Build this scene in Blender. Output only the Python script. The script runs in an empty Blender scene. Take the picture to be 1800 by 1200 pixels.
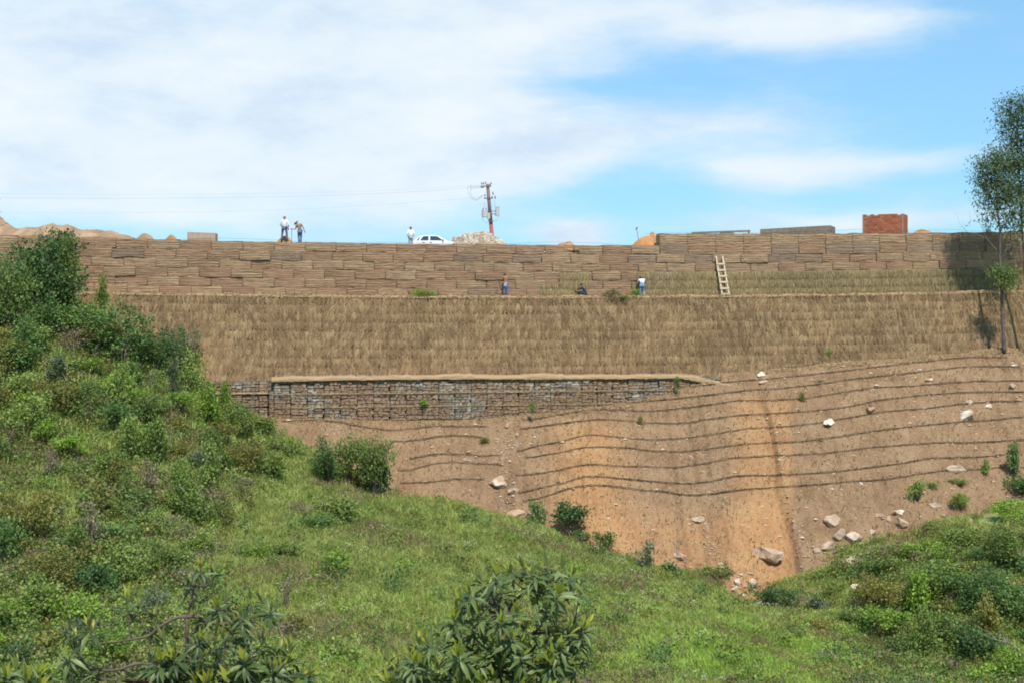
import bpy, math, random
import numpy as np
from mathutils import Vector, Matrix, noise as mnoise

# ------------------------------------------------------------------ camera, world, sun, exposure
SC = bpy.context.scene
COL = SC.collection
F = 2400.0            # focal length in photo pixels (photo is 1800 wide)
HOR = 530.0           # photo row of the horizon
cam_d = bpy.data.cameras.new('camera')
cam = bpy.data.objects.new('camera', cam_d)
COL.objects.link(cam)
cam_d.sensor_width = 36.0
cam_d.lens = 36.0 * F / 1800.0
cam_d.shift_y = -(600 - HOR) / 1800.0
cam_d.clip_start = 0.3
cam_d.clip_end = 5000
cam.location = (0, 0, 0)
cam.rotation_euler = (math.radians(90), 0, 0)
SC.camera = cam

SUN_DIR = Vector((0.15, -0.54, 0.86)).normalized()      # towards the sun
sun_el = math.asin(SUN_DIR.z)
sun_az = math.atan2(SUN_DIR.x, SUN_DIR.y)
sl = bpy.data.lights.new('sun', 'SUN')
sun = bpy.data.objects.new('sun', sl)
COL.objects.link(sun)
sl.energy = 3.9
sl.angle = math.radians(1.5)
sl.color = (1.0, 0.95, 0.87)
sun.rotation_euler = SUN_DIR.to_track_quat('Z', 'Y').to_euler()

SC.view_settings.view_transform = 'Standard'
SC.view_settings.look = 'None'
SC.view_settings.exposure = 0.52
SC.view_settings.gamma = 1.0
SC.view_settings.use_curve_mapping = False
SC.cycles.use_denoising = True
SC.cycles.max_bounces = 6
SC.cycles.diffuse_bounces = 3
SC.cycles.transparent_max_bounces = 6
SC.cycles.pixel_filter_type = 'BLACKMAN_HARRIS'
SC.cycles.filter_width = 1.9


class NT:
    """tiny helper to write node trees"""
    def __init__(s, tree):
        s.t = tree

    def n(s, typ, **kw):
        nd = s.t.nodes.new(typ)
        for k, v in kw.items():
            if k.startswith('i_'):
                key = k[2:]
                key = int(key) if key.isdigit() else key
                s.put(nd, key, v)
            else:
                setattr(nd, k, v)
        return nd

    def put(s, nd, key, v):
        sock = nd.inputs[key]
        if isinstance(v, bpy.types.NodeSocket):
            s.t.links.new(v, sock)
        else:
            sock.default_value = v

    def math(s, op, a, b=None, c=None, clamp=False):
        nd = s.t.nodes.new('ShaderNodeMath')
        nd.operation = op
        nd.use_clamp = clamp
        for i, v in enumerate((a, b, c)):
            if v is not None:
                s.put(nd, i, v)
        return nd.outputs[0]

    def mix(s, fac, a, b, blend='MIX'):
        nd = s.t.nodes.new('ShaderNodeMix')
        nd.data_type = 'RGBA'
        nd.blend_type = blend
        s.put(nd, 0, fac)
        s.put(nd, 6, a)
        s.put(nd, 7, b)
        return nd.outputs[2]

    def noise(s, vec, scale, detail=4, rough=0.55, dist=0.0):
        nd = s.n('ShaderNodeTexNoise')
        if vec is not None:
            s.put(nd, 'Vector', vec)
        s.put(nd, 'Scale', scale)
        s.put(nd, 'Detail', detail)
        s.put(nd, 'Roughness', rough)
        s.put(nd, 'Distortion', dist)
        return nd.outputs[0]

    def ramp(s, fac, stops):
        nd = s.n('ShaderNodeValToRGB')
        s.put(nd, 0, fac)
        el = nd.color_ramp.elements
        while len(el) < len(stops):
            el.new(0.5)
        for e, (p, c) in zip(el, stops):
            e.position = p
            e.color = (c[0], c[1], c[2], 1) if hasattr(c, '__len__') else (c, c, c, 1)
        return nd.outputs[0]

    def mapr(s, v, a, b, c=0.0, d=1.0, smooth=False):
        nd = s.n('ShaderNodeMapRange')
        if smooth:
            nd.interpolation_type = 'SMOOTHSTEP'
        s.put(nd, 0, v)
        for i, q in enumerate((a, b, c, d)):
            s.put(nd, i + 1, q)
        return nd.outputs[0]


def make_world():
    w = bpy.data.worlds.new('World')
    SC.world = w
    w.use_nodes = True
    t = w.node_tree
    t.nodes.clear()
    N = NT(t)
    sky = N.n('ShaderNodeTexSky')
    sky.sky_type = 'NISHITA'
    sky.sun_disc = False
    sky.sun_elevation = sun_el
    sky.sun_rotation = sun_az
    sky.altitude = 900
    sky.air_density = 1.0
    sky.dust_density = 0.6
    sky.ozone_density = 1.6
    tc = N.n('ShaderNodeTexCoord').outputs['Generated']
    sep = N.n('ShaderNodeSeparateXYZ', i_0=tc)
    x, y, z = sep.outputs
    az = N.math('ARCTAN2', x, y)
    el = N.math('ARCSINE', z)
    # clouds: stretched, warped noise in direction space
    comb = N.n('ShaderNodeCombineXYZ', i_0=az, i_1=N.math('MULTIPLY', el, 2.6), i_2=0.3).outputs[0]
    warp = N.n('ShaderNodeTexNoise')
    N.put(warp, 'Vector', comb); N.put(warp, 'Scale', 5.0); N.put(warp, 'Detail', 5)
    wv = N.n('ShaderNodeVectorMath', operation='SUBTRACT', i_0=warp.outputs['Color'], i_1=(0.5, 0.5, 0.5)).outputs[0]
    wv = N.n('ShaderNodeVectorMath', operation='SCALE', i_0=wv)
    N.put(wv, 'Scale', 0.055)
    wsep = N.n('ShaderNodeSeparateXYZ', i_0=wv.outputs[0])
    azw = N.math('ADD', az, N.math('MULTIPLY', wsep.outputs[0], 1.9))
    elw = N.math('ADD', el, N.math('MULTIPLY', wsep.outputs[1], 0.42))
    blobs = [(230, 232, 560, 64, 1.0), (120, 120, 420, 100, .62), (790, 130, 120, 110, 1.0), (1130, 22, 280, 50, .85),
             (600, 270, 330, 62, .9), (1240, 212, 150, 24, .62), (1020, 262, 190, 30, .5), (1395, 303, 90, 24, .95),
             (1640, 292, 150, 22, .85), (1640, 352, 200, 16, .45), (1560, 390, 260, 18, 1.0), (975, 412, 50, 24, 1.2),
             (1440, 62, 120, 34, .7), (1640, 52, 130, 14, .35), (480, 395, 330, 32, .75), (560, 40, 330, 70, .6), (60, 330, 300, 50, .45),
             (-500, 200, 500, 150, .8), (-1300, -100, 500, 250, .9), (500, -500, 700, 160, .8), (2500, 100, 350, 60, .6),
             (2100, -500, 500, 160, .8), (3300, -200, 400, 250, .8)]
    tot = None
    for (px, py, sx, sy, am) in blobs:
        a0 = math.atan((px - 900) / F); e0 = math.atan((HOR - py) / F)
        da = N.math('MULTIPLY', N.math('SUBTRACT', azw, a0), F / sx)
        de = N.math('MULTIPLY', N.math('SUBTRACT', elw, e0), F / sy)
        r2 = N.math('ADD', N.math('MULTIPLY', da, da), N.math('MULTIPLY', de, de))
        g = N.math('MULTIPLY', N.math('EXPONENT', N.math('MULTIPLY', r2, -0.5)), am)
        tot = g if tot is None else N.math('ADD', tot, g)
    wisp = N.n('ShaderNodeCombineXYZ', i_0=azw, i_1=N.math('MULTIPLY', elw, 4.0), i_2=1.7).outputs[0]
    n1 = N.noise(wisp, 7.0, 9, 0.62)
    n2 = N.noise(comb, 3.0, 5, 0.55)
    # far from the frame only noise makes the clouds; it is the same noise everywhere
    d = N.math('ADD', tot, N.math('MULTIPLY', N.math('SUBTRACT', n1, 0.5), 1.45))
    d = N.math('ADD', d, N.math('MULTIPLY', N.math('SUBTRACT', n2, 0.5), 0.55))
    dens = N.mapr(d, 0.22, 1.30, 0.0, 1.0, True)
    # sky blue: nishita, tinted towards the photograph's cyan blue
    skyc = N.mix(1.0, sky.outputs[0], (0.74, 1.12, 1.38, 1), 'MULTIPLY')
    skyc = N.mix(0.55, skyc, (3.1, 6.0, 8.3, 1))
    n3 = N.noise(comb, 9.0, 6, 0.6)
    lit = N.ramp(n3, [(0.32, (5.6, 6.7, 8.0)), (0.50, (6.9, 7.7, 8.3)), (0.66, (7.6, 8.1, 8.4))])
    colr = N.mix(N.math('MULTIPLY', dens, 0.93), skyc, lit)
    bg = N.n('ShaderNodeBackground', i_0=colr)
    bg.inputs[1].default_value = 0.083
    out = N.n('ShaderNodeOutputWorld', i_0=bg.outputs[0])


make_world()

# ------------------------------------------------------------------ helpers
rng = np.random.default_rng(7)
random.seed(7)


def P(px, py, Y):
    return Vector(((px - 900) * Y / F, Y, (HOR - py) * Y / F))


def setp(o, label=None, cat=None, group=None, kind=None):
    if label: o['label'] = label
    if cat: o['category'] = cat
    if group: o['group'] = group
    if kind: o['kind'] = kind
    return o


def link(name, data, parent=None, loc=None):
    o = bpy.data.objects.new(name, data)
    COL.objects.link(o)
    if parent is not None:
        o.parent = parent
    if loc is not None:
        o.location = loc
    return o


def empty(name, loc, label, cat, group=None, rz=0.0):
    o = link(name, None, None, loc)
    o.empty_display_size = 0.2
    o.rotation_euler.z = rz
    return setp(o, label, cat, group)


def mesh_np(name, V, Fc, mats=(), tint=None, smooth=False, midx=None):
    """V (n,3); Fc: (m,k) int array or list of faces; tint per-vertex float"""
    me = bpy.data.meshes.new(name)
    V = np.asarray(V, dtype=np.float32)
    if isinstance(Fc, np.ndarray):
        m, k = Fc.shape
        me.vertices.add(len(V)); me.vertices.foreach_set('co', V.ravel())
        me.loops.add(m * k); me.loops.foreach_set('vertex_index', Fc.astype(np.int32).ravel())
        me.polygons.add(m)
        me.polygons.foreach_set('loop_start', np.arange(m, dtype=np.int32) * k)
        me.update(calc_edges=True)
    else:
        me.from_pydata([tuple(map(float, v)) for v in V], [], Fc)
        me.update()
    for mt in mats:
        me.materials.append(mt)
    if midx is not None:
        me.polygons.foreach_set('material_index', np.asarray(midx, dtype=np.int32))
    if smooth:
        me.polygons.foreach_set('use_smooth', np.ones(len(me.polygons), dtype=bool))
    if tint is not None:
        at = me.attributes.new('tint', 'FLOAT', 'POINT')
        at.data.foreach_set('value', np.asarray(tint, dtype=np.float32))
    return me


class MB:
    """collects shapes into one mesh"""
    def __init__(s):
        s.v = []; s.f = []; s.m = []

    def add(s, vs, fs, mi=0):
        b = len(s.v)
        s.v += [tuple(v) for v in vs]
        s.f += [tuple(i + b for i in f) for f in fs]
        s.m += [mi] * len(fs)

    def box(s, x0, x1, y0, y1, z0, z1, mi=0, M=None, jit=0.0):
        vs = [Vector((x, y, z)) for x in (x0, x1) for y in (y0, y1) for z in (z0, z1)]
        if jit:
            vs = [v + Vector((random.uniform(-jit, jit), random.uniform(-jit, jit), random.uniform(-jit, jit))) for v in vs]
        if M is not None:
            vs = [M @ v for v in vs]
        s.add(vs, [(0, 1, 3, 2), (4, 6, 7, 5), (0, 4, 5, 1), (2, 3, 7, 6), (0, 2, 6, 4), (1, 5, 7, 3)], mi)

    def tube(s, pts, rad, seg=6, mi=0, cap=True):
        pts = [Vector(p) for p in pts]
        n = len(pts)
        if not hasattr(rad, '__len__'):
            rad = [rad] * n
        vs = []
        up = Vector((0.13, 0.21, 1)).normalized()
        for i, p in enumerate(pts):
            d = (pts[min(i + 1, n - 1)] - pts[max(i - 1, 0)])
            d = d.normalized() if d.length > 1e-9 else Vector((0, 0, 1))
            a = d.cross(up)
            if a.length < 0.05:
                a = d.cross(Vector((1, 0, 0)))
            a.normalize(); b = d.cross(a)
            for k in range(seg):
                t = 2 * math.pi * k / seg
                vs.append(p + (a * math.cos(t) + b * math.sin(t)) * rad[i])
        fs = []
        for i in range(n - 1):
            for k in range(seg):
                k2 = (k + 1) % seg
                fs.append((i * seg + k, i * seg + k2, (i + 1) * seg + k2, (i + 1) * seg + k))
        if cap:
            fs.append(tuple(range(seg))[::-1])
            fs.append(tuple((n - 1) * seg + k for k in range(seg)))
        s.add(vs, fs, mi)

    def prism(s, outline, y0, y1, mi=0, M=None, inset=1.0):
        """outline in x,z ; extruded along y"""
        n = len(outline)
        vs = [Vector((x, y0, z)) for x, z in outline] + [Vector((x, y1, z)) for x, z in outline]
        if M is not None:
            vs = [M @ v for v in vs]
        fs = [tuple(range(n)), tuple(range(2 * n - 1, n - 1, -1))]
        for i in range(n):
            j = (i + 1) % n
            fs.append((i, i + n, j + n, j))
        s.add(vs, fs, mi)

    def mesh(s, name, mats, smooth=False):
        me = bpy.data.meshes.new(name)
        me.from_pydata(s.v, [], s.f)
        for m in mats:
            me.materials.append(m)
        me.polygons.foreach_set('material_index', np.array(s.m, dtype=np.int32))
        if smooth:
            me.polygons.foreach_set('use_smooth', np.ones(len(me.polygons), dtype=bool))
        me.update()
        return me

    def build(s, name, mats, parent=None, loc=None, smooth=False):
        if not isinstance(mats, (list, tuple)):
            mats = [mats]
        return link(name, s.mesh(name, mats, smooth), parent, loc)


# ------------------------------------------------------------------ materials
def new_mat(name):
    m = bpy.data.materials.new(name)
    m.use_nodes = True
    t = m.node_tree
    t.nodes.clear()
    N = NT(t)
    bs = N.n('ShaderNodeBsdfPrincipled')
    out = N.n('ShaderNodeOutputMaterial', i_0=bs.outputs[0])
    bs.inputs['Specular IOR Level'].default_value = 0.25
    return m, N, bs, out


def mat_plain(name, col, rough=0.7, var=0.12, scale=8.0, metal=0.0, spec=0.25, bump=0.0):
    m, N, bs, out = new_mat(name)
    tc = N.n('ShaderNodeTexCoord').outputs['Object']
    n = N.noise(tc, scale, 5, 0.6)
    lo = tuple(c * (1 - var) for c in col); hi = tuple(min(1, c * (1 + var)) for c in col)
    c = N.ramp(n, [(0.3, lo), (0.7, hi)])
    N.put(bs, 'Base Color', c)
    N.put(bs, 'Roughness', rough)
    N.put(bs, 'Metallic', metal)
    N.put(bs, 'Specular IOR Level', spec)
    if bump:
        b = N.n('ShaderNodeBump', i_Strength=bump, i_Height=n)
        b.inputs['Distance'].default_value = 0.05
        N.put(bs, 'Normal', b.outputs[0])
    return m


def mat_leaf(name, stops, rough=0.55, transl=0.3, rnd=0.35, patch=0.25, spec=0.25):
    """stops: colours along tint+random"""
    m, N, bs, out = new_mat(name)
    att = N.n('ShaderNodeAttribute', attribute_name='tint').outputs['Fac']
    oi = N.n('ShaderNodeObjectInfo').outputs['Random']
    geo = N.n('ShaderNodeNewGeometry').outputs['Position']
    pn = N.noise(geo, 0.22, 4, 0.6)
    v = N.math('ADD', N.math('MULTIPLY', att, 1.0 - rnd), N.math('MULTIPLY', oi, rnd))
    v = N.math('ADD', v, N.math('MULTIPLY', N.math('SUBTRACT', pn, 0.5), patch * 2), clamp=True)
    k = len(stops)
    c = N.ramp(v, [(i / (k - 1), s) for i, s in enumerate(stops)])
    N.put(bs, 'Base Color', c)
    N.put(bs, 'Roughness', rough)
    N.put(bs, 'Specular IOR Level', spec)
    tr = N.n('ShaderNodeBsdfTranslucent')
    N.put(tr, 0, N.mix(1.0, c, (1.0, 1.15, 0.55, 1), 'MULTIPLY'))
    mx = N.n('ShaderNodeMixShader')
    N.put(mx, 0, transl)
    N.t.links.new(bs.outputs[0], mx.inputs[1])
    N.t.links.new(tr.outputs[0], mx.inputs[2])
    N.t.links.new(mx.outputs[0], out.inputs[0])
    return m


def mat_earth():
    """cut slope soil: brown with orange zones given by the 'orange' attribute"""
    m, N, bs, out = new_mat('cut_soil')
    geo = N.n('ShaderNodeNewGeometry').outputs['Position']
    n1 = N.noise(geo, 0.5, 6, 0.65)
    n2 = N.noise(geo, 3.5, 6, 0.7)
    n3 = N.noise(geo, 14.0, 4, 0.7)
    base = N.ramp(n1, [(0.3, (0.20, 0.115, 0.06)), (0.5, (0.27, 0.165, 0.09)), (0.72, (0.33, 0.22, 0.125))])
    org = N.ramp(n1, [(0.3, (0.38, 0.18, 0.075)), (0.7, (0.48, 0.27, 0.115))])
    oa = N.n('ShaderNodeAttribute', attribute_name='tint').outputs['Fac']
    of = N.math('ADD', oa, N.math('MULTIPLY', N.math('SUBTRACT', n2, 0.5), 1.6), clamp=True)
    of = N.math('MULTIPLY', of, N.mapr(oa, 0.0, 0.25), clamp=True)
    c = N.mix(of, base, org)
    # fine grain: pale grit and dark clods
    c = N.mix(N.mapr(n3, 0.56, 0.75, 0, 0.5), c, (0.50, 0.36, 0.22, 1))
    c = N.mix(N.mapr(n3, 0.46, 0.30, 0, 0.6), c, (0.13, 0.065, 0.035, 1))
    n6 = N.noise(geo, 5.5, 5, 0.75)
    c = N.mix(N.mapr(n6, 0.55, 0.70, 0, 0.5), c, (0.50, 0.37, 0.25, 1))
    c = N.mix(N.mapr(n6, 0.45, 0.32, 0, 0.5), c, (0.15, 0.08, 0.045, 1))
    # sparse dry weeds
    n4 = N.noise(geo, 1.7, 6, 0.75)
    c = N.mix(N.mapr(n4, 0.56, 0.72, 0, 0.55), c, (0.17, 0.15, 0.055, 1))
    # down-slope streaks
    mp = N.n('ShaderNodeMapping', i_0=geo)
    mp.inputs['Scale'].default_value = (3.0, 0.3, 0.3)
    n5 = N.noise(mp.outputs[0], 1.2, 5, 0.6)
    c = N.mix(N.mapr(n5, 0.5, 0.75, 0, 0.35), c, (0.36, 0.24, 0.15, 1))
    N.put(bs, 'Base Color', c)
    N.put(bs, 'Roughness', 0.95)
    h = N.math('ADD', N.math('MULTIPLY', n2, 0.7), N.math('MULTIPLY', n3, 0.35))
    b = N.n('ShaderNodeBump', i_Strength=0.7, i_Height=h)
    b.inputs['Distance'].default_value = 0.25
    N.put(bs, 'Normal', b.outputs[0])
    return m


def mat_grassland():
    m, N, bs, out = new_mat('hill_turf')
    geo = N.n('ShaderNodeNewGeometry').outputs['Position']
    n1 = N.noise(geo, 0.25, 5, 0.6)
    n2 = N.noise(geo, 1.6, 6, 0.7)
    c = N.ramp(n2, [(0.3, (0.14, 0.155, 0.055)), (0.5, (0.21, 0.24, 0.08)), (0.7, (0.27, 0.30, 0.11))])
    c = N.mix(N.mapr(N.math('ADD', N.math('MULTIPLY', n1, .6), N.math('MULTIPLY', n2, .4)), 0.50, 0.56, 0, 0.85), c, (0.27, 0.165, 0.085, 1))
    N.put(bs, 'Base Color', c)
    N.put(bs, 'Roughness', 0.95)
    b = N.n('ShaderNodeBump', i_Strength=0.8, i_Height=n2)
    b.inputs['Distance'].default_value = 0.3
    N.put(bs, 'Normal', b.outputs[0])
    return m


def mat_fibre(name, cols, seedz=0.0):
    """earth and straw packed behind wire: stretched along the wall, small stones here and there"""
    m, N, bs, out = new_mat(name)
    tc = N.n('ShaderNodeTexCoord').outputs['Object']
    oi = N.n('ShaderNodeObjectInfo').outputs['Random']
    off = N.n('ShaderNodeCombineXYZ', i_0=N.math('MULTIPLY', oi, 37.0), i_1=0.0, i_2=N.math('MULTIPLY', oi, 11.0)).outputs[0]
    p = N.n('ShaderNodeVectorMath', operation='ADD', i_0=tc, i_1=off).outputs[0]
    mp = N.n('ShaderNodeMapping', i_0=p)
    mp.inputs['Scale'].default_value = (0.45, 2.0, 6.5)
    n1 = N.noise(mp.outputs[0], 1.5, 6, 0.72)
    n2 = N.noise(p, 2.0, 4, 0.6)
    n3 = N.noise(p, 16.0, 4, 0.7)
    c = N.ramp(n1, [(0.28, cols[0]), (0.5, cols[1]), (0.72, cols[2])])
    dark = N.mix(1.0, c, (0.70, 0.68, 0.66, 1), 'MULTIPLY')
    c = N.mix(N.mapr(N.math('ADD', N.math('MULTIPLY', oi, 0.45), N.math('MULTIPLY', n2, 0.75)), 0.5, 0.85, 0, 0.42), c, dark)
    c = N.mix(N.mapr(n3, 0.56, 0.72, 0, 0.4), c, (0.40, 0.32, 0.22, 1))
    N.put(bs, 'Base Color', c)
    N.put(bs, 'Roughness', 0.95)
    h = N.math('ADD', n1, N.math('MULTIPLY', n3, 0.3))
    b = N.n('ShaderNodeBump', i_Strength=0.7, i_Height=h)
    b.inputs['Distance'].default_value = 0.12
    N.put(bs, 'Normal', b.outputs[0])
    return m


def mat_stone(name, cols, stain=None, mscale=5.0):
    m, N, bs, out = new_mat(name)
    geo = N.n('ShaderNodeNewGeometry').outputs['Position']
    tc = N.n('ShaderNodeTexCoord').outputs['Object']
    oi = N.n('ShaderNodeObjectInfo').outputs['Random']
    att = N.n('ShaderNodeAttribute', attribute_name='tint').outputs['Fac']
    v = N.math('FRACT', N.math('ADD', N.math('MULTIPLY', oi, 1.7), N.math('MULTIPLY', att, 5.3)))
    n = N.noise(geo, mscale, 6, 0.65)
    v = N.math('ADD', N.math('MULTIPLY', v, 0.6), N.math('MULTIPLY', n, 0.5))
    k = len(cols)
    c = N.ramp(v, [(0.15 + 0.75 * i / (k - 1), q) for i, q in enumerate(cols)])
    if stain:
        sn = N.noise(geo, 0.32, 4, 0.6)
        sn2 = N.noise(geo, 2.2, 4, 0.6)
        zz = N.n('ShaderNodeSeparateXYZ', i_0=geo).outputs[2]
        low = N.mapr(zz, -6.2, -7.9, -0.02, 0.08) if mscale == 5.0 else 0.0
        f = N.mapr(N.math('ADD', low, N.math('ADD', sn, N.math('MULTIPLY', sn2, 0.25))), 0.56, 0.68, 0, 0.8)
        c = N.mix(f, c, stain)
    N.put(bs, 'Base Color', c)
    N.put(bs, 'Roughness', 0.9)
    b = N.n('ShaderNodeBump', i_Strength=0.5, i_Height=n)
    b.inputs['Distance'].default_value = 0.06
    N.put(bs, 'Normal', b.outputs[0])
    return m


def mat_tint(name, stops, rough=0.9, rnd=0.0, patch=0.0, pscale=0.4):
    m, N, bs, out = new_mat(name)
    att = N.n('ShaderNodeAttribute', attribute_name='tint').outputs['Fac']
    v = att
    if rnd:
        oi = N.n('ShaderNodeObjectInfo').outputs['Random']
        v = N.math('ADD', N.math('MULTIPLY', att, 1 - rnd), N.math('MULTIPLY', oi, rnd))
    if patch:
        geo = N.n('ShaderNodeNewGeometry').outputs['Position']
        pn = N.noise(geo, pscale, 5, 0.6)
        v = N.math('ADD', v, N.math('MULTIPLY', N.math('SUBTRACT', pn, 0.5), patch * 2), clamp=True)
    k = len(stops)
    N.put(bs, 'Base Color', N.ramp(v, [(i / (k - 1), s) for i, s in enumerate(stops)]))
    N.put(bs, 'Roughness', rough)
    return m


M = {}
M['soil'] = mat_earth()
M['turf'] = mat_grassland()
M['fill_tan'] = mat_fibre('basket_fill_tan', [(0.22, 0.135, 0.080), (0.36, 0.235, 0.14), (0.53, 0.37, 0.225)])
M['fill_red'] = mat_fibre('basket_fill_red', [(0.20, 0.115, 0.070), (0.33, 0.20, 0.12), (0.47, 0.305, 0.19)])
M['fill_grey'] = mat_fibre('basket_fill_grey', [(0.17, 0.115, 0.078), (0.27, 0.185, 0.125), (0.38, 0.27, 0.18)])
M['wire'] = mat_plain('wire_dark', (0.14, 0.11, 0.085), 0.6, 0.2, 5, 0.3)
M['gap'] = mat_plain('shaded_earth', (0.045, 0.03, 0.022), 0.95, 0.3, 3)
M['core'] = mat_plain('packed_earth', (0.12, 0.08, 0.05), 0.95, 0.3, 3)
M['straw'] = mat_tint('straw', [(0.14, 0.085, 0.043), (0.235, 0.152, 0.078), (0.335, 0.225, 0.118), (0.47, 0.335, 0.18)], patch=0.2, pscale=0.35)
M['straw_green'] = mat_tint('green_straw', [(0.11, 0.08, 0.04), (0.19, 0.145, 0.07), (0.28, 0.215, 0.105), (0.40, 0.305, 0.165)], patch=0.2, pscale=0.6)
M['strawbed'] = mat_fibre('straw_bed', [(0.15, 0.095, 0.055), (0.23, 0.15, 0.085), (0.33, 0.22, 0.125)])
M['strawcap'] = mat_fibre('straw_cap', [(0.26, 0.165, 0.09), (0.38, 0.26, 0.145), (0.48, 0.35, 0.205)])
M['stone'] = mat_stone('gabion_stone', [(0.12, 0.10, 0.078), (0.20, 0.17, 0.13), (0.285, 0.245, 0.19), (0.42, 0.38, 0.31)], stain=(0.25, 0.15, 0.085, 1))
M['rock'] = mat_stone('white_rock', [(0.34, 0.23, 0.155), (0.50, 0.385, 0.29), (0.62, 0.52, 0.42), (0.71, 0.63, 0.54)], stain=(0.36, 0.22, 0.13, 1), mscale=2.5)
M['clod'] = mat_stone('soil_clod', [(0.14, 0.075, 0.035), (0.27, 0.155, 0.08), (0.42, 0.28, 0.16), (0.55, 0.42, 0.28)], mscale=3)
M['rubble'] = mat_stone('rubble', [(0.15, 0.115, 0.085), (0.32, 0.25, 0.185), (0.46, 0.38, 0.29), (0.56, 0.48, 0.38)], mscale=6)
M['mound'] = mat_plain('dug_earth', (0.36, 0.19, 0.095), 0.95, 0.3, 1.3, bump=0.6)
M['mound_orange'] = mat_plain('orange_earth', (0.42, 0.20, 0.08), 0.95, 0.25, 1.6, bump=0.6)
M['mound_pale'] = mat_plain('pale_earth', (0.31, 0.20, 0.12), 0.95, 0.35, 0.9, bump=0.6)
M['plateau'] = mat_plain('plateau_soil', (0.34, 0.22, 0.13), 0.95, 0.25, 0.6)
M['brick'] = mat_stone('red_brick', [(0.27, 0.085, 0.045), (0.36, 0.12, 0.06), (0.43, 0.165, 0.085)], mscale=3)
M['mortar'] = mat_plain('mortar', (0.30, 0.19, 0.13), 0.9, 0.2, 6)
M['block_grey'] = mat_plain('block_masonry', (0.215, 0.175, 0.13), 0.9, 0.25, 2.2, bump=0.4)
M['block_tan'] = mat_plain('block_render', (0.36, 0.27, 0.20), 0.9, 0.15, 2.2, bump=0.3)
M['wattle'] = mat_plain('dark_brushwood', (0.085, 0.056, 0.034), 0.9, 0.5, 6)
M['wood_new'] = mat_plain('new_timber', (0.60, 0.48, 0.34), 0.7, 0.15, 5)
M['pole_red'] = mat_plain('red_pole_paint', (0.30, 0.085, 0.08), 0.6, 0.15, 4)
M['pole_grey'] = mat_plain('pole_dark', (0.17, 0.115, 0.11), 0.6, 0.2, 4)
M['tank'] = mat_plain('transformer_paint', (0.46, 0.45, 0.43), 0.5, 0.08, 4)
M['porcelain'] = mat_plain('insulator', (0.16, 0.13, 0.13), 0.4, 0.2, 9)
M['cable'] = mat_plain('cable', (0.22, 0.24, 0.28), 0.6, 0.1, 5)
M['car_white'] = mat_plain('car_paint', (0.74, 0.75, 0.77), 0.3, 0.02, 2, 0.0, 0.5)
M['glass'] = mat_plain('car_glass', (0.035, 0.045, 0.06), 0.12, 0.1, 2, 0.0, 0.6)
M['rubber'] = mat_plain('rubber', (0.02, 0.02, 0.02), 0.8, 0.1, 5)
M['dark_plastic'] = mat_plain('dark_plastic', (0.045, 0.045, 0.05), 0.5, 0.1, 5)
M['alloy'] = mat_plain('wheel_metal', (0.4, 0.4, 0.42), 0.4, 0.1, 5, 0.7)
M['lamp_clear'] = mat_plain('lamp_lens', (0.7, 0.7, 0.68), 0.15, 0.05, 5, 0, 0.6)
M['lamp_red'] = mat_plain('tail_lens', (0.35, 0.02, 0.02), 0.2, 0.05, 5, 0, 0.6)
M['bark'] = mat_plain('bark', (0.115, 0.085, 0.065), 0.9, 0.35, 4, bump=0.5)
M['bark_grey'] = mat_plain('grey_twigs', (0.27, 0.22, 0.18), 0.9, 0.3, 4)
M['bark_euc'] = mat_plain('eucalypt_bark', (0.115, 0.085, 0.08), 0.8, 0.4, 3)

GREEN = {
    'dark': [(0.028, 0.059, 0.025), (0.070, 0.132, 0.042), (0.140, 0.224, 0.063), (0.238, 0.336, 0.098)],
    'mid': [(0.065, 0.091, 0.034), (0.144, 0.203, 0.053), (0.245, 0.315, 0.077), (0.360, 0.434, 0.126)],
    'lime': [(0.078, 0.124, 0.026), (0.169, 0.260, 0.039), (0.273, 0.403, 0.058), (0.403, 0.520, 0.104)],
    'olive': [(0.078, 0.078, 0.026), (0.163, 0.163, 0.046), (0.273, 0.247, 0.065), (0.429, 0.364, 0.111)],
    'dry': [(0.092, 0.069, 0.044), (0.172, 0.132, 0.081), (0.265, 0.213, 0.132), (0.391, 0.328, 0.218)],
    'grey': [(0.050, 0.070, 0.037), (0.106, 0.138, 0.075), (0.188, 0.225, 0.131), (0.325, 0.362, 0.250)],
    'euc': [(0.029, 0.054, 0.029), (0.072, 0.112, 0.051), (0.136, 0.184, 0.080), (0.240, 0.288, 0.136)],
}
for k_, s_ in GREEN.items():
    M['leaf_' + k_] = mat_leaf('leaves_' + k_, s_)

# ------------------------------------------------------------------ the lie of the land
def wallY(X):
    return 101.06 + 0.17 * X


def sag(X):
    return 0.0003 * X * X


def crest_tables():
    pts = [(300, 700), (420, 728), (475, 733), (700, 738), (800, 737), (870, 733), (930, 727), (1000, 720), (1100, 706), (1160, 694),
           (1200, 683), (1235, 671), (1262, 660), (1300, 654), (1340, 649), (1400, 641), (1500, 634), (1600, 627), (1700, 620), (1745, 613),
           (1765, 610), (1785, 612), (1800, 624), (1830, 640), (1900, 668), (2100, 720), (2400, 840)]
    Xs, Ys, Zs = [], [], []
    for px, py in pts:
        Y = 96.0
        for _ in range(20):
            X = (px - 900) * Y / F
            k = min(1, max(0, (X - 13.9) / 2.5))
            off = 4.95 * (1 - k) + 3.05 * k
            if X > 35.5:
                off += (min(X, 38) - 35.5) * 0.5
            Y = wallY(X) - off
        Xs.append(X); Ys.append(Y); Zs.append((HOR - py) * Y / F)
    return np.array(Xs), np.array(Ys), np.array(Zs)


CX, CY, CZ = crest_tables()


def g1(x, c, s):
    return np.exp(-((x - c) / s) ** 2)


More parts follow.
